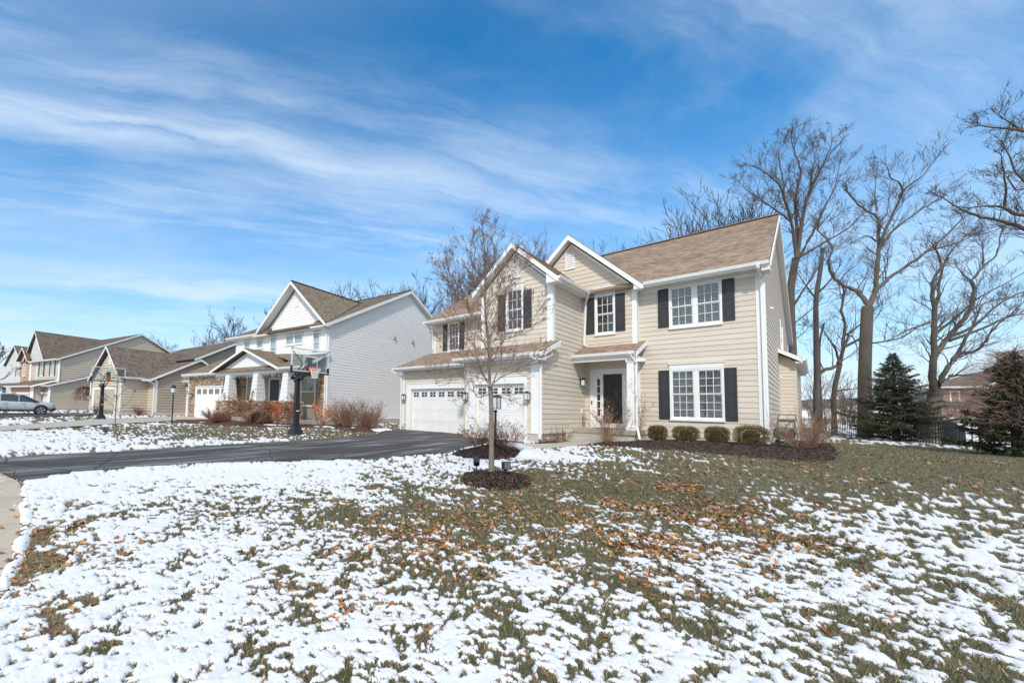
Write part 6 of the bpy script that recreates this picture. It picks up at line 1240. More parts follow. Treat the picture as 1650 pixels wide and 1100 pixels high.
for i,(x,y,h,lab) in enumerate(bt):
    cnt+=bare_tree('bare_tree',lab,x,y,h*.97,40+i,BARKD if i%3 else BARKR,spread=.44,maxl=4,rmin=.019 if i>3 else .015,low=.45,multi=2 if i in(0,1) else 1,group=GB_,kids=(3,4) if i<4 else (2,3))
print('tree segs',cnt)
# low brush and far wood along the horizon
def thicket(name,label,rows,seed,m,rmin=.018):
    R=random.Random(seed); S=[]
    for (x0,y0,x1,y1,n,h) in rows:
        for k in range(n):
            f=(k+R.random())/n; x=x0+(x1-x0)*f+R.gauss(0,1.5); y=y0+(y1-y0)*f+R.gauss(0,2.5)
            hh=h*R.uniform(.6,1.1)
            for q in range(2): grow(S,(x,y,zf(x,y)-.1),(R.gauss(0,.15),R.gauss(0,.15),1),hh*.75,hh*.008+rmin,2,R,4,.16,.12,.6,.6,rmin,(3,4))
    link(name,segmesh(name,S),m,None,kind='stuff',label=label,cat='woodland'); return len(S)
n1=thicket('far_wood','far leafless wood and brush in a band beyond the back gardens',((-4,92,44,150,46,8.5),(-2,128,30,160,24,9),(1,60,12,72,16,4.0),(-130,40,-75,60,16,9)),9,TWIG); print('thicket',n1)
# ================================================================ shrubs
def leafcloud(name,parent,pts_fn,n,size,m,cols,seed,kind='stuff',asp=.55,flat=False):
    r=np.random.default_rng(seed); P,Nn=pts_fn(r,n); n=len(P)
    d=r.normal(size=(n,3)); 
    if Nn is not None: d=d*.7+Nn*1.0
    d/=np.linalg.norm(d,axis=1,keepdims=True); q=r.normal(size=(n,3)); u=np.cross(d,q); u/=np.linalg.norm(u,axis=1,keepdims=True); s=size*r.uniform(.6,1.4,n)[:,None]
    v=d if not flat else np.cross(d,u)
    w=u*s*asp; V=np.stack([P-w*.3,P+w*.6+v*s*.5,P+v*s,P-w*.6+v*s*.5],1).reshape(-1,3)
    C=np.array(cols)[r.integers(0,len(cols),n)]*r.uniform(.6,1.25,n)[:,None]
    return link(name,npmesh(name,V,np.arange(len(V)).reshape(-1,4),col=np.repeat(C,4,0)),m,parent,kind=kind)
LEAFM=mat('shrub_leaf',(.1,.1,.05),.7,attr='col',spec=.3)
def boxwood(x,y,lab,seed,w,h,d):
    z=zf(x,y)+.06; t=thing('boxwood',lab,'shrub',(x,y,z),R_b.uniform(0,6),group='clipped boxwoods along the front wall')
    def f(r,n):
        a=r.normal(size=(n,3)); a/=np.linalg.norm(a,axis=1,keepdims=True); p=np.sign(a)*np.abs(a)**.78; 
        k=r.uniform(.62,1.0,n)[:,None]; p=p*k; s=np.array([w/2,d/2,h/2]); ph=fbm(p[:,0]*3+seed,p[:,1]*3+p[:,2]*2.1,3,seed)[:,None]
        return p*s*(.97+.12*ph)+np.array([0,0,h*.52]),a
    leafcloud('foliage',t,f,11000,.024,LEAFM,[(.16,.125,.042),(.21,.14,.045),(.13,.12,.04),(.25,.14,.05),(.09,.09,.03)],seed)
    b=MB()
    for k in range(7): a=k*.9; b.tube([(0,0,-.08),(math.cos(a)*w*.18,math.sin(a)*d*.18,h*.35),(math.cos(a)*w*.33,math.sin(a)*d*.33,h*.75)],[.012,.008,.004],5)
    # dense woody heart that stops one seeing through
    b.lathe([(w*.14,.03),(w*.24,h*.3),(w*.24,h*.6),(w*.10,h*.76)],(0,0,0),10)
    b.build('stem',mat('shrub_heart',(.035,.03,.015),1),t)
R_b=random.Random(3)
for (x,y,w,h,d,lab) in ((-4.33,19.05,.80,.58,.60,'leftmost of four clipped boxwoods, nearest the porch column'),(-3.39,18.85,.84,.56,.60,'second boxwood from the left, below the left half of the lower window'),(-2.45,18.60,.84,.58,.60,'third boxwood, below the right shutter of the lower window'),(-1.50,18.05,.92,.66,.68,'largest boxwood beside the white corner board')):
    boxwood(x,y,lab,int(x*-37),w,h,d)
def twig_shrub(name,lab,x,y,h,w,n,seed,m,r0=.006,group=None,leaf=None,z=None,cat='shrub',lvl=2,maxl=3,trop=.05,spread=.8,mkids=(2,4),rot=0):
    R=random.Random(seed); z=zf(x,y)+.03 if z is None else z; t=thing(name,lab,cat,(x,y,z),rot,group=group); S=[]
    for k in range(n):
        az=R.uniform(0,6.28); q=R.uniform(0,1)**.6*spread; d=Vector((math.cos(az)*q*w/h,math.sin(az)*q*w/h,1)).normalized()
        rr=R.uniform(0,.12)*w; grow(S,(math.cos(az)*rr,math.sin(az)*rr,0),tuple(d),h*R.uniform(.62,.95),r0*R.uniform(.7,1.2),lvl-1,R,maxl,.10,trop,.5,.55,r0*.35,mkids)
    link('stems',segmesh('stems',S),m,t)
    if leaf:
        S_=np.array(S); tips=S_[:,3:6]; hh=tips[:,2]; num,size,cols,zmin=leaf
        def f(r,nn):
            ok=np.where(hh>zmin)[0]; i=ok[r.integers(0,len(ok),nn)]; return tips[i]+r.normal(0,size*.6,(nn,3)),None
        leafcloud('leaves',t,f,num,size,LEAFM,cols,seed+1)
    return t
STEMT=mat('stem_tan',(.36,.22,.14),.9,.3,8); STEMR=mat('stem_red',(.24,.11,.075),.9,.3,8); STEMG=mat('stem_grey',(.22,.17,.14),.9,.3,8)
twig_shrub('hydrangea','dry tan twiggy hydrangea in front of the porch steps and column',-5.55,17.35,1.25,1.1,34,2,STEMT,.010,leaf=(500,.05,[(.40,.24,.16),(.33,.19,.13)],.7),spread=1.0)
twig_shrub('ornamental_grass','low dry orange-brown clump at the foot of the porch hydrangea',-5.5,16.95,.30,.5,60,3,mat('dry_stem',(.42,.20,.10),.9),.005,maxl=2)
twig_shrub('climber','thin dark-leaved climber between porch column and pilaster',-4.93,18.95,1.9,.35,14,4,STEMT,.006,leaf=(260,.05,[(.07,.05,.03),(.30,.16,.10)],.5),spread=.5)
twig_shrub('bare_shrub','bare tan twiggy shrub beside the hose cart at the house corner',-.35,18.1,1.05,1.3,60,5,STEMT,.007,spread=1.15)
twig_shrub('bare_shrub','second bare shrub further back along the right side wall',-.15,20.6,1.15,1.2,40,6,STEMT,.007,spread=1.1)
twig_shrub('bare_shrub','small rusty shrub left of the porch step against the side wall',-7.0,16.6,.62,.9,16,7,STEMR,.008,leaf=(140,.03,[(.30,.13,.07),(.40,.2,.1)],.1),spread=1.2)
twig_shrub('bare_shrub','low rusty shrub by the garage corner in the narrow mulch strip',-7.05,15.5,.45,.9,16,8,STEMR,.007,leaf=(120,.03,[(.30,.13,.07),(.42,.24,.12)],.05),spread=1.3)
twig_shrub('ornamental_grass','tufts of dry tan grass along the path edge of the mulch strip',-7.05,16.2,.22,1.1,90,9,mat('dry_stem2',(.36,.27,.15),.9),.004,maxl=2,spread=1.5)
twig_shrub('rose_shrub','reddish-brown leafy shrub left of the lamp post in the mounded bed',-7.05,10.7,.70,.95,42,10,STEMR,.006,leaf=(800,.035,[(.24,.09,.06),(.30,.12,.07),(.16,.07,.05)],.12),z=zf(-7,10.7)+.15,spread=1.1)
twig_shrub('rose_shrub','reddish-brown leafy shrub right of the lamp post in the mounded bed',-6.35,11.1,.72,.85,42,11,STEMR,.006,leaf=(800,.035,[(.24,.09,.06),(.30,.12,.07),(.16,.07,.05)],.12),z=zf(-6.4,11)+.15,spread=1.1)
twig_shrub('bare_shrub','tall thin pale stems standing behind the lamp post bed shrubs',-7.0,11.3,1.15,.7,16,12,STEMG,.004,spread=.9)
twig_shrub('bare_shrub','bare reddish fan-shaped bush against the white side wall near the driveway end',-16.3,14.6,1.05,1.35,60,13,STEMR,.008,spread=1.1)
twig_shrub('hydrangea','large hydrangea with rust-brown dry flower heads before the white porch',-22.9,11.0,1.75,2.4,30,14,STEMT,.014,leaf=(2600,.085,[(.30,.15,.075),(.36,.19,.10),(.22,.11,.06),(.33,.2,.12)],.85),spread=1.25,maxl=3)
twig_shrub('hydrangea','second rust-brown hydrangea right of the large one, nearer the basketball pole',-21.0,12.4,1.5,1.6,20,15,STEMT,.012,leaf=(1300,.085,[(.32,.15,.075),(.36,.19,.10),(.24,.11,.06)],.8),spread=1.1)
twig_shrub('burning_bush','small bush with bright scarlet leaves inside the hydrangea group',-20.6,11.5,1.25,.7,12,16,STEMR,.01,leaf=(220,.085,[(.75,.10,.04),(.65,.16,.04)],.5),spread=.9)
twig_shrub('burning_bush','bush with bright orange-red leaves just right of the near basketball pole',-18.9,13.2,1.35,.9,14,17,STEMR,.01,leaf=(300,.085,[(.75,.16,.03),(.70,.26,.05)],.45),spread=.9)
for i,(x,y,lab) in enumerate(((-19.6,15.6,'bare brown twiggy shrub under the white house right window'),(-20.8,15.9,'bare brown twiggy shrub under the white house left window pair'),(-18.9,16.4,'bare reddish shrub at the white house corner downspout'))):
    twig_shrub('bare_shrub',lab,x,y,1.55,1.9,64,20+i,STEMR if i==2 else STEMT,.012,spread=1.15)
for i,(x,y,s,lab) in enumerate(((-26.3,10.6,.75,'low reddish shrub beside the white house garage driveway'),(-25.4,10.0,.55,'small dark low shrub at the end of the white house mulch bed'),(-29.2,11.3,1.0,'wide spiky reddish shrub behind the post lamp'))):
    twig_shrub('bare_shrub',lab,x,y,s,1.9*s,60,30+i,STEMR,.014,leaf=(500,.05,[(.20,.075,.05),(.28,.12,.08)],.1),spread=1.3)
# brown dense yews before the piers
for i,(x,y,lab) in enumerate(((-24.4,12.3,'rounded brown clipped bush before the stone pier of the white house'),)):
    t=thing('yew',lab,'shrub',(x,y,zf(x,y)))
    def f(r,n):
        a=r.normal(size=(n,3)); a/=np.linalg.norm(a,axis=1,keepdims=True); a[:,2]=np.abs(a[:,2]); return a*np.array([1.0,.8,.85])*r.uniform(.8,1,n)[:,None],a
    leafcloud('foliage',t,f,3000,.06,LEAFM,[(.14,.07,.035),(.19,.095,.045),(.10,.06,.03)],50+i)
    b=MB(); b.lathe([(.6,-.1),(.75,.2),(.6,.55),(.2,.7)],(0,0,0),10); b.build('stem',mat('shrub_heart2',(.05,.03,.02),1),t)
twig_shrub('bare_shrub','small round bare bush beside the taupe house garage wall',*Lp([(-41.0,15.6)])[0],.8,1.1,30,40,STEMR,.014,spread=1.2)
twig_shrub('rose_shrub','little red-berried shrub in front of the beige garage door',*Lp([(-43.6,12.9)])[0],.9,.8,20,41,STEMG,.012,leaf=(120,.08,[(.5,.05,.05),(.55,.5,.45)],.3))
# weeping tree by the beige wall
wx,wy=-59.5,8.4
t=thing('weeping_tree','small umbrella-shaped weeping tree against the far beige wall','tree',(wx,wy,zf(wx,wy))); R=random.Random(8); b=MB(); b.tube([(0,0,-.1),(.1,0,1.4),(0,.05,2.3)],[.22,.18,.14],8); b.build('trunk',BARKD,t,smooth=True); S=[]
for k in range(150):
    az=R.uniform(0,6.28); p=(0,0,2.2+R.uniform(0,.3)); ex=R.uniform(.7,2.1); d=[math.cos(az),math.sin(az),.75]; pts=[p]
    for i in range(9):
        f=(i+1)/9; q=(math.cos(az+.2*math.sin(i))*ex*math.sin(f*1.5),math.sin(az+.2*math.sin(i))*ex*math.sin(f*1.5),p[2]+.75*math.sin(f*3.1)*.9-1.15*f*f*R.uniform(.8,1.1)); S.append((*pts[-1],*q,.03*(1.1-f)+.012,.03*(1-f)+.012)); pts.append(q)
link('crown',segmesh('crown',S),mat('twig_brown',(.16,.09,.06),.95),t)
twig_shrub('bare_shrub','dense olive bush beneath the weeping tree',-57.6,9.6,1.5,2.2,90,43,mat('olive_stem',(.14,.12,.07),.95),.02,spread=1.3)
# ================================================================ evergreens
def spruce(name,lab,x,y,h,w,seed,cols,dead=0.0,nb=150,tw=30,group=None,low=.03,topbare=0,sz=.11):
    R=random.Random(seed); r=np.random.default_rng(seed); z=zf(x,y); t=thing(name,lab,'tree',(x,y,z),group=group)
    b=MB(); b.tube([(0,0,-.1),(0,0,h*.5),(0,0,h*.98)],[w*.035,w*.022,.01],8); b.build('trunk',BARKD,t,smooth=True)
    S=[];P=[];D=[];dd=[]
    for k in range(nb):
        f=low+(1-low)*(k/nb)**.9; zz=h*f; L=w/2*min(1,(f+.10)*4)*(1-f)**.95*R.uniform(.55,1.25)+.05; az=k*2.39996+R.uniform(-.3,.3); droop=-.25+.75*f+R.uniform(-.18,.18)
        isdead=R.random()<dead
        pts=[]; n=6
        for i in range(n+1):
            q=i/n; pts.append(Vector((math.cos(az)*L*q,math.sin(az)*L*q,zz+droop*L*q*.6+.18*L*q*q)))
        for i in range(n): S.append((*pts[i],*pts[i+1],.022*(1-i/n)*(1-f*.6)+.004,.022*(1-(i+1)/n)*(1-f*.6)+.004))
        m_=int(tw*L/(w/2)*1.5)+6
        for j in range(m_):
            q=R.uniform(.12,1.0); i=min(n-1,int(q*n)); p=pts[i].lerp(pts[i+1],q*n-i); sa=az+R.choice((-1,1))*R.uniform(.5,1.1); l=L*.38*(1.15-q)*R.uniform(.6,1.2)+.05
            e=p+Vector((math.cos(sa)*l,math.sin(sa)*l,R.uniform(-.28,.10)*l)); S.append((*p,*e,.006,.003))
            if isdead:
                for _ in range(3): e2=e+Vector((R.gauss(0,.14),R.gauss(0,.14),R.gauss(-.02,.07))); S.append((*p.lerp(e,R.random()),*e2,.004,.002))
                continue
            nn=max(3,int(l/.028))
            for a in range(nn): c=p.lerp(e,(a+R.random())/nn); P.append(tuple(c)); D.append(tuple((e-p).normalized()))
    P=np.array(P);D=np.array(D); k=np.repeat(np.arange(len(P)),2)
    P2=P[k]+r.normal(0,.012,(len(k),3)); d=D[k]*.75+r.normal(0,.55,(len(k),3)); d[:,2]-=.05; d/=np.linalg.norm(d,axis=1,keepdims=True); u=np.cross(d,r.normal(size=(len(k),3))); u/=np.linalg.norm(u,axis=1,keepdims=True); s=sz*r.uniform(.5,1.2,len(k))[:,None]
    V=np.stack([P2-u*s*.13,P2+u*s*.13,P2+d*s+u*s*.05,P2+d*s-u*s*.05],1).reshape(-1,3)
    C=np.array(cols)[r.integers(0,len(cols),len(k))]*r.uniform(.55,1.25,len(k))[:,None]
    link('needles',npmesh('needles',V,np.arange(len(V)).reshape(-1,4),col=np.repeat(C,4,0)),LEAFM,t,kind='stuff'); link('branches',segmesh('branches',S),mat('dead_twig',(.20,.125,.10),.95) if dead else BARKD,t,kind='stuff'); return len(k)
GC_=[(.045,.062,.030),(.060,.078,.038),(.032,.046,.024),(.078,.088,.045),(.10,.085,.05)]
print('sp',spruce('spruce','full dark green spruce standing before the black fence',2.55,30.9,4.15,3.9,1,GC_,nb=150,tw=24,sz=.085))
print('sp',spruce('spruce','half-bare spruce at the right edge with brown dead twigs above green boughs',4.15,22.7,3.15,3.0,2,GC_,dead=.0,nb=56,tw=34,low=.02,sz=.12))
def dead_half():
    R=random.Random(4); S=[]; x,y=4.2,22.75; z=zf(x,y)
    t=thing('bare_shrub','tangle of fine reddish bare twigs growing through the right-edge spruce','shrub',(x,y,z))
    for k in range(430):
        f=R.uniform(.25,.98); zz=3.3*f; L=(1.25*(1-f)**.6+.25)*R.uniform(.5,1.1); az=R.uniform(0,6.28)
        grow(S,(0,0,zz),(math.cos(az),math.sin(az),R.uniform(-.25,.35)),L,.011,2,R,3,.13,.02,.5,.55,.004,(4,7))
    link('stems',segmesh('stems',S),mat('twig_russet',(.30,.20,.17),.95),t)
dead_half()
spruce('spruce','small spruce top peeking over the brick back house at the right edge',10.2,56,5.3,3.2,3,GC_,nb=60,tw=10,sz=.35,low=.3)
# ================================================================ black picket fence
FM_=mat('fence_black',(.016,.016,.018),.45,.1,9)
FP=[(-1.4,43.5),(.34,38.3),(1.60,34.0),(2.55,31.4),(3.48,28.15),(4.25,27.4),(5.0,26.7),(6.6,25.2)]
fz=thing('picket_fence','black metal picket fence crossing the back of the lawn','fence',(1.6,34.0,zf(1.6,34)))
O=Vector(fz.location); fh=1.02
for i,(x,y) in enumerate(FP):
    b=MB(); q=Vector((x,y,zf(x,y)))-O; b.box(q.x-.035,q.x+.035,q.y-.035,q.y+.035,q.z-.1,q.z+fh+.08); b.box(q.x-.045,q.x+.045,q.y-.045,q.y+.045,q.z+fh+.08,q.z+fh+.11); b.build('post',FM_,fz)
pk=0
pm=MB(); pm.box(-.014,.014,-.014,.014,0,.93); pmesh=pm.mesh('picket'); pmesh.materials.append(FM_)
for (x0,y0),(x1,y1) in zip(FP[:-1],FP[1:]):
    a=Vector((x0,y0,zf(x0,y0)))-O; c=Vector((x1,y1,zf(x1,y1)))-O; b=MB()
    for hh in (.12,.86,.98): b.bar(a+Vector((0,0,hh)),c+Vector((0,0,hh)),.045,.045)
    b.build('rail',FM_,fz)
    L=(c-a).length; n=int(L/.21)
    for k in range(1,n):
        p=a.lerp(c,k/n); o=bpy.data.objects.new('picket',pmesh); COL.objects.link(o); o.parent=fz; o.location=p+Vector((0,0,.06)); pk+=1
print('pickets',pk)
# dark covered shape against the fence
t=thing('covered_box','dark blue-green covered box with sloping top right behind the fence post','garden box',(3.85,29.0,zf(3.85,29)),.9)
b=MB(); b.hexa([(-.27,-.2,0),(.27,-.2,0),(.27,.2,0),(-.27,.2,0),(-.27,-.2,1.0),(.27,-.2,.72),(.27,.2,.72),(-.27,.2,1.0)])
for k in range(5): b.box(-.25+k*.11,-.20+k*.11,-.225,-.20,.03,.95-.055*k)
b.build('cover',mat('cover_dark',(.018,.028,.035),.6),t,bevel=.01)
b=MB(); b.box(-.28,.28,-.21,.21,-.05,.02); b.build('base',BLK,t)
# ================================================================ basketball hoops
def hoop(name,lab,x,y,rot,arm,zt,lowb,highb,bw,netted=True,trans=False):
    """pole at origin, board faces +X (local) at distance arm"""
    z=zf(x,y); t=thing(name,lab,'basketball hoop',(x,y,z),rot,group='in-ground basketball hoops'); 
    b=MB(); b.hexa([(-.10,-.12,0),(.10,-.12,0),(.10,.12,0),(-.10,.12,0),(-.075,-.09,zt),(.075,-.09,zt),(.075,.09,zt),(-.075,.09,zt)]); b.hexa([(-.30,-.28,-.02),(.30,-.28,-.02),(.30,.28,-.02),(-.30,.28,-.02),(-.13,-.14,.34),(.13,-.14,.34),(.13,.14,.34),(-.13,.14,.34)]); b.build('pole',BLK,t,bevel=.01)
    b=MB(); b.box(.10,.105,-.07,.07,.98,1.02); b.build('sticker',WHT,t)
    yb=bw/2; b=MB()
    for s in(-1,1):
        b.bar((-.12,s*.10,zt-.32),(arm-.05,s*.10,lowb+.12),.035,.07); b.bar((-.3,s*.10,zt-.12),(arm-.05,s*.10,lowb+.55),.03,.05); b.bar((arm-.06,s*.10,lowb+.1),(arm-.06,s*bw*.44,highb-.15),.03,.03)
    b.box(-.36,-.28,-.13,.13,zt-.22,zt-.10); b.box(arm-.08,arm-.04,-.12,.12,lowb,lowb+.6); b.build('arm',BLK,t)
    b=MB(); w=.045
    b.box(arm-.03,arm+.01,-yb,-yb+w,lowb,highb); b.box(arm-.03,arm+.01,yb-w,yb,lowb,highb); b.box(arm-.03,arm+.01,-yb,yb,highb-w,highb); b.box(arm-.03,arm+.01,-yb,yb,lowb,lowb+w)
    fr=b.build('board_frame',mat('board_frame',(.62,.66,.70),.4),t)
    b=MB(); b.box(arm-.045,arm+.025,-yb-.02,-yb+.05,lowb-.05,lowb+.22); b.box(arm-.045,arm+.025,yb-.05,yb+.02,lowb-.05,lowb+.22); b.box(arm-.045,arm+.025,-yb,yb,lowb-.06,lowb-.0); b.build('edge_padding',BLK,t)
    b=MB(); b.box(arm-.012,arm-.004,-yb+w,yb-w,lowb+w,highb-w); b.build('board_glass',GLS2,t)
    b=MB(); q=bw*.17; a,c=lowb+.18,lowb+.62
    b.box(arm-.003,arm+.004,-q-.03,-q,a,c); b.box(arm-.003,arm+.004,q,q+.03,a,c); b.box(arm-.003,arm+.004,-q-.03,q+.03,c,c+.035); b.build('target_square',mat('board_white',(.7,.72,.74),.5),t)
    rc=(arm+.10+.24,0,lowb+.16); rim=mat('rim_orange',(.75,.08,.02),.4); b=MB(); n=20
    for k in range(n):
        a0,a1=2*math.pi*k/n,2*math.pi*(k+1)/n; b.bar((rc[0]+.235*math.cos(a0),.235*math.sin(a0),rc[2]),(rc[0]+.235*math.cos(a1),.235*math.sin(a1),rc[2]),.022,.022)
    b.box(arm+.01,arm+.13,-.10,.10,rc[2]-.06,rc[2]+.012); b.hexa([(arm+.01,-.09,rc[2]-.17),(arm+.04,-.09,rc[2]-.17),(arm+.04,.09,rc[2]-.17),(arm+.01,.09,rc[2]-.17),(arm+.01,-.09,rc[2]-.06),(arm+.16,-.09,rc[2]-.05),(arm+.16,.09,rc[2]-.05),(arm+.01,.09,rc[2]-.06)])
    b.build('rim',rim,t)
    if netted:
        b=MB(); n=12; lv=[(.225,0),(.19,-.11),(.155,-.22),(.125,-.33),(.125,-.42)]
        for k in range(n):
            for s in (1,-1):
                pts=[(rc[0]+r_*math.cos(2*math.pi*(k+s*.5*i)/n),r_*math.sin(2*math.pi*(k+s*.5*i)/n),rc[2]+dz) for i,(r_,dz) in enumerate(lv)]
                for p,q_ in zip(pts[:-1],pts[1:]): b.bar(p,q_,.013,.013)
        b.build('net',mat('net_white',(.72,.70,.62),.8),t)
GLS2=glass_mat('acrylic',(.88,.92,.92),.5)
hoop('basketball_hoop','near black basketball hoop with clear backboard and net beside the dark driveway',-15.05,9.25,0.0,.95,2.55,2.58,3.52,1.78)
px_,py_=-33.9,5.35
hoop('basketball_hoop','far black basketball hoop with clear backboard by the concrete driveway',px_,py_,TH,1.05,2.45,2.62,3.52,2.0,netted=False)
# ================================================================ lamp posts
def post_lamp(lab,x,y,h,style,z=None):
    z=zf(x,y) if z is None else z; t=thing('lamp_post',lab,'lamp post',(x,y,z)); b=MB(); b.tube([(0,0,-.1),(0,0,h-.45)],[.042,.036],10); b.lathe([(.06,0),(.055,.08),(.042,.12)],(0,0,0),12); b.lathe([(.045,0),(.06,.03),(.045,.06)],(0,0,h-.52),12)
    if style=='classic': b.lathe([(.03,0),(.05,.02),(.03,.05)],(0,0,h*.45),10)
    b.build('post',BLK,t,smooth=False)
    if style=='box':
        b=MB(); b.box(-.13,.13,-.13,.13,h-.06,h-.03); b.box(-.10,.10,-.10,.10,h-.03,h+.0); b.box(-.12,.12,-.12,.12,h-.42,h-.40)
        for sx in(-1,1):
            for sy in(-1,1): b.box(sx*.112-.009,sx*.112+.009,sy*.112-.009,sy*.112+.009,h-.40,h-.06)
        b.build('lantern_cage',BLK,t); b=MB(); b.box(-.104,.104,-.104,.104,h-.40,h-.06); b.build('glass',mat('frosted_glass2',(.60,.64,.63),.3),t)
    else:
        b=MB(); b.lathe([(.19,-.08),(.20,-.06),(.10,.05),(.03,.10),(.02,.16),(.0,.18)],(0,0,h),8); b.lathe([(.07,-.42),(.11,-.38),(.10,-.36)],(0,0,h),8); b.build('lantern_cap',BLK,t)
        b=MB(); b.lathe([(.11,-.36),(.165,-.08)],(0,0,h),8); b.build('glass',mat('clear_lamp',(.66,.72,.75),.25),t)
post_lamp('black post lamp with square frosted lantern behind the young tree',-6.72,11.1,1.62,'box',z=zf(-6.7,11.1)+.12)
post_lamp('black classic post lamp in front of the white house garages',-27.0,7.9,2.20,'classic')
post_lamp('small black post lamp before the orange brick garages, behind the car',-66.0,4.2,2.3,'classic')
# ================================================================ garden spot lights
def spot(lab,x,y,rot,tilt,s=1.0):
    t=thing('spot_light',lab,'spot light',(x,y,zf(x,y)+.05),rot,group='black garden spot lights'); b=MB(); b.tube([(0,0,-.12),(0,0,.14*s)],.012*s,6); b.box(-.02*s,.02*s,-.04*s,.04*s,.11*s,.17*s); b.build('stake',BLK,t)
    M3=Matrix.Rotation(tilt,4,'Y'); b=MB(); b.box(-.055*s,.055*s,-.085*s,.085*s,-.075*s,.10*s); b.box(.055*s,.075*s,-.09*s,.09*s,-.08*s,.105*s)
    for k in range(5): b.box(-.09*s,-.055*s,-.06*s+k*.03*s-.004,-.06*s+k*.03*s+.004,-.06*s,.09*s)
    b.v=[tuple(M3@Vector(v)+Vector((0,0,.22*s))) for v in b.v]; b.build('head',BLK,t,bevel=.004)
    b=MB(); b.box(.0755*s,.079*s,-.075*s,.075*s,-.065*s,.09*s); b.v=[tuple(M3@Vector(v)+Vector((0,0,.22*s))) for v in b.v]; b.build('lens',mat('lens_glass',(.12,.12,.14),.1),t)
spot('black spot light left of the young tree, tilted up towards the house',-5.22,7.85,2.2,-.75,.78)
spot('black spot light right of the young tree on the mulch edge, standing upright',-4.50,7.85,-.55,-.05,.88)
t_=spot('small dark garden light beside the slim sapling in the snow',-16.95,2.85,.5,-.4,.8)
# ================================================================ hose cart at the corner
t=thing('hose_cart','tipped-back hose reel cart with green hose leaning by the house corner','hose cart',(-.78,19.1,zf(-.78,19.1)+.06),-.5)
mF=mat('cart_frame',(.16,.12,.11),.6); b=MB()
for s in(-1,1): b.tube([(s*.26,-.18,.08),(s*.25,.08,.55),(s*.24,.20,1.05)],.014,6); b.tube([(s*.26,-.18,.08),(s*.24,.25,.1)],.014,6); b.tube([(s*.26,.25,.1),(s*.24,.14,.8)],.012,6)
b.tube([(-.24,.20,1.05),(.24,.20,1.05)],.014,6); b.tube([(-.24,.15,.86),(.24,.15,.86)],.012,6); b.tube([(-.26,-.18,.08),(.26,-.18,.08)],.014,6); b.tube([(-.3,.25,.1),(.3,.25,.1)],.012,6); b.build('frame',mF,t)
b=MB(); b.box(-.25,.25,.165,.20,.80,.90); b.build('crossbar',mat('grey_panel',(.30,.31,.30),.6),t)
b=MB()
for s in(-1,1): b.tube([(s*.20,.04,.42),(s*.215,.04,.42)],.17,18)
b.tube([(-.2,.04,.42),(.2,.04,.42)],.07,10); b.build('reel',mat('reel_dark',(.03,.03,.03),.5),t)
R=random.Random(2); b=MB()
for lay in range(2):
    for i in range(5):
        xx=-.15+.07*i+.02*lay; rr2=.13+.07*lay+R.uniform(-.02,.02); b.tube([(xx+.03*k/16,.04+rr2*math.cos(k*.3927),.42+rr2*math.sin(k*.3927)) for k in range(17)],.012,6,caps=False)
b.tube([(.1,-.1,.3),(.2,-.25,.1),(.05,-.35,.02),(-.25,-.3,.02),(-.35,-.15,.03),(-.1,-.2,.03),(.2,-.32,.03),(.35,-.2,.03)],.02,7); b.tube([(.05,-.02,.62),(.15,.1,.8),(.2,.16,.9),(.26,.1,.7),(.2,.0,.5)],.018,6); b.build('hose',mat('hose_teal',(.02,.16,.13),.45),t,smooth=True)
b=MB(); b.tube([(-.2,-.16,.30),(.2,-.16,.30)],.018,6); b.build('old_hose',mat('hose_red',(.22,.06,.06),.5),t)
for s in(-1,1):
    b=MB(); b.tube([(s*.29,.25,.11),(s*.33,.25,.11)],.11,16); b.build('wheel',mat('wheel_black',(.02,.02,.02),.7),t)
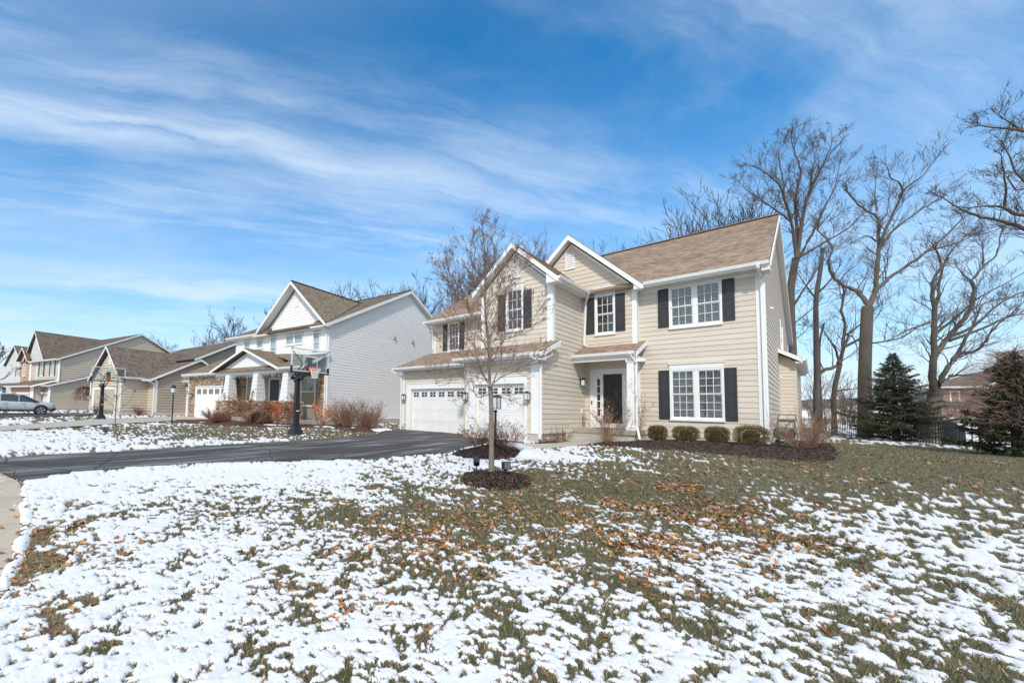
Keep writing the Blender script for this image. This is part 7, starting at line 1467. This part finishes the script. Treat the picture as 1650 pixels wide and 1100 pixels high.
# ================================================================ small things on the left
# ================================================================ car
CP=mat('car_paint',(.50,.52,.54),.35,.03,2,metal=.25); CG=mat('car_glass',(.02,.03,.035),.05,spec=.9); CT=mat('tyre',(.02,.02,.02),.85); CPL=mat('car_plastic',(.018,.018,.02),.6)
def car(x,y,rot):
    t=thing('parked_car','silver-grey SUV at the left edge, seen from its right side','car',(x,y,zf(x,y)),rot)
    # profile x forward (front at +), z up; body by cross sections
    st=[(-2.35,.62,.95,.70),(-2.25,.45,1.10,.84),(-1.9,.35,1.14,.92),(-1.0,.30,1.12,.95),(0.,.30,1.08,.95),(.75,.30,1.05,.95),(1.3,.32,1.02,.94),(1.9,.36,.96,.91),(2.2,.42,.88,.82),(2.34,.50,.74,.68)]
    V=[];F=[];n=12
    for (xx,zb,zt,w) in st:
        ring=[(w*.86,zb),(w*.97,zb+.10),(w,zb+(zt-zb)*.45),(w*.97,zt-.12),(w*.90,zt-.02),(w*.55,zt+.05),(0,zt+.075)]
        pts=[(xx,-a,z) for a,z in ring]+[(xx,a,z) for a,z in reversed(ring[:-1])]; V+=pts
    m_=len(pts)
    for i in range(len(st)-1):
        for k in range(m_):
            k2=(k+1)%m_; a=i*m_; F.append((a+k,a+k2,a+m_+k2,a+m_+k))
    F.append(tuple(range(m_))); F.append(tuple(range((len(st)-1)*m_,len(st)*m_))[::-1])
    me=bpy.data.meshes.new('body'); me.from_pydata(V,[],F); me.polygons.foreach_set('use_smooth',[True]*len(F)); o=link('body',me,CP,t); sb=o.modifiers.new('s','SUBSURF'); sb.levels=sb.render_levels=2
    # roof / greenhouse
    gs=[(-2.15,1.10,1.12,.80,.80),(-1.85,1.10,1.50,.82,.66),(-1.2,1.10,1.64,.84,.66),(-.3,1.08,1.68,.85,.66),(.35,1.06,1.60,.85,.65),(.85,1.05,1.36,.84,.68),(1.32,1.04,1.07,.80,.78)]
    V=[];F=[]
    for (xx,zb,zt,wb,wt) in gs: V+=[(xx,-wb,zb),(xx,-wt,zt-.05),(xx,-wt*.8,zt),(xx,wt*.8,zt),(xx,wt,zt-.05),(xx,wb,zb)]
    for i in range(len(gs)-1):
        for k in range(5): a=i*6; F.append((a+k,a+k+1,a+7+k,a+6+k))
    me=bpy.data.meshes.new('windows'); me.from_pydata(V,[],F); me.polygons.foreach_set('use_smooth',[True]*len(F)); link('windows',me,CG,t)
    b=MB()
    for (p,q) in zip(gs[:-1],gs[1:]):
        if q[0]<.4 and p[0]>-2.0: b.hexa([(p[0],-p[4]-.01,p[2]-.07),(q[0],-q[4]-.01,q[2]-.07),(q[0],q[4]+.01,q[2]-.07),(p[0],p[4]+.01,p[2]-.07),(p[0],-p[4]*.85,p[2]+.02),(q[0],-q[4]*.85,q[2]+.02),(q[0],q[4]*.85,q[2]+.02),(p[0],p[4]*.85,p[2]+.02)])
    b.build('roof',CP,t,bevel=.01)
    b=MB()
    for s in(-1,1):
        for (x0,x1) in ((-1.05,-1.0),(.02,.07)):
            zt_=1.58 if x0<-.5 else 1.60; b.hexa([(x0,s*.85,1.06),(x1,s*.85,1.06),(x1,s*.87,1.06),(x0,s*.87,1.06),(x0,s*.68,zt_),(x1,s*.68,zt_),(x1,s*.70,zt_),(x0,s*.70,zt_)])
        b.bar((.36,s*.67,1.57),(1.32,s*.80,1.07),.05,.05); b.bar((-1.9,s*.66,1.46),(.36,s*.66,1.585),.04,.04)
    b.build('pillar',CP,t)
    for s in(-1,1):
        b=MB(); b.box(.86,1.06,s*.98-.09,s*.98+.09,1.04,1.17); b.build('mirror',CPL,t,bevel=.03)
        b=MB(); b.box(-1.5,1.1,s*.94-.02,s*.94+.02,.28,.40); b.build('sill',CPL,t)
        for (xx) in (-.35,.72):
            b=MB(); b.box(xx-.55,xx-.37,s*.965-.015,s*.965+.015,.90,.93); b.build('door_handle',CP,t)
        b=MB(); b.bar((.42,s*.952,.40),(.42,s*.945,1.03),.012,.006); b.bar((-.62,s*.952,.40),(-.62,s*.945,1.04),.012,.006); b.build('door_gap',CPL,t)
        b=MB(); b.box(2.0,2.30,s*.66-.14,s*.66+.16,.72,.82); b.build('headlight',mat('headlamp',(.25,.27,.3),.1),t,bevel=.03)
        b=MB(); b.box(-2.36,-2.2,s*.7-.14,s*.7+.14,.86,.98); b.build('tail_light',mat('tail_red',(.3,.01,.01),.2),t)
        for xx in(-1.45,1.42):
            b=MB()
            for k in range(13):
                a0,a1=math.pi*k/13*1.0,math.pi*(k+1)/13; 
                b.hexa([(xx+.40*math.cos(a0),s*.90,.36+.40*math.sin(a0)),(xx+.40*math.cos(a1),s*.90,.36+.40*math.sin(a1)),(xx+.40*math.cos(a1),s*.965,.36+.40*math.sin(a1)),(xx+.40*math.cos(a0),s*.965,.36+.40*math.sin(a0)),(xx+.47*math.cos(a0),s*.90,.36+.47*math.sin(a0)),(xx+.47*math.cos(a1),s*.90,.36+.47*math.sin(a1)),(xx+.47*math.cos(a1),s*.965,.36+.47*math.sin(a1)),(xx+.47*math.cos(a0),s*.965,.36+.47*math.sin(a0))])
            b.tube([(xx,s*.945,.36),(xx,s*.952,.36)],.40,24); b.build('wheel_arch',CPL,t)
            b=MB(); b.tube([(xx,s*.76,.355),(xx,s*.80,.355),(xx,s*.965,.355),(xx,s*.985,.355)],[.33,.355,.355,.33],28); wh=b.build('wheel',CT,t,smooth=False)
            b=MB(); 
            for k in range(5):
                a=2*math.pi*k/5+.3
                for da in(-.13,.13): b.bar((xx,s*.992,.355),(xx+.25*math.cos(a+da),s*.992,.355+.25*math.sin(a+da)),.035,.02,up=(0,1,0))
            n_=24
            for k in range(n_):
                a0,a1=2*math.pi*k/n_,2*math.pi*(k+1)/n_; b.bar((xx+.255*math.cos(a0),s*.99,.355+.255*math.sin(a0)),(xx+.255*math.cos(a1),s*.99,.355+.255*math.sin(a1)),.02,.03,up=(0,1,0))
            b.tube([(xx,s*.98,.355),(xx,s*1.0,.355)],.05,10); b.build('rim',mat('rim_alloy',(.55,.56,.58),.3,metal=.8),wh)
    b=MB(); b.box(2.18,2.37,-.62,.62,.36,.60); b.box(2.1,2.3,-.8,.8,.30,.38); b.build('grille',CPL,t,bevel=.02)
    b=MB(); b.box(-2.4,-2.2,-.75,.75,.40,.55); b.build('rear_bumper',CPL,t,bevel=.02)
car(-43.8,1.30,math.radians(90))
# low piled snow patches
for (lab,P,h) in (('long low snow heap where the driveway meets the house gap',[(-16.6,14.4),(-15.2,13.5),(-14.6,13.9),(-15.6,15.6),(-16.6,16.6),(-16.9,15.6)],.10),):
    drape('snow_patch',P,SNOWM,.0,.25,kind='structure',mound=h,edge=.4,rough=.05)
for i,P in enumerate(([(-22.6,11.9),(-21.0,12.9),(-20.6,12.6),(-21.5,11.6),(-22.4,11.2)],[(-26.9,9.5),(-26.0,9.9),(-25.7,9.6),(-26.6,9.2)],[(-19.9,13.2),(-18.9,14.2),(-19.3,14.5),(-20.2,13.7)])):
    drape('snow_patch',P,SNOWM,.05,.25,kind='structure',mound=.05,edge=.3,rough=.03)
print('objects',len(bpy.data.objects),'tris',sum((len(o.data.loops)-2*len(o.data.polygons)) for o in bpy.data.objects if o.type=='MESH'))
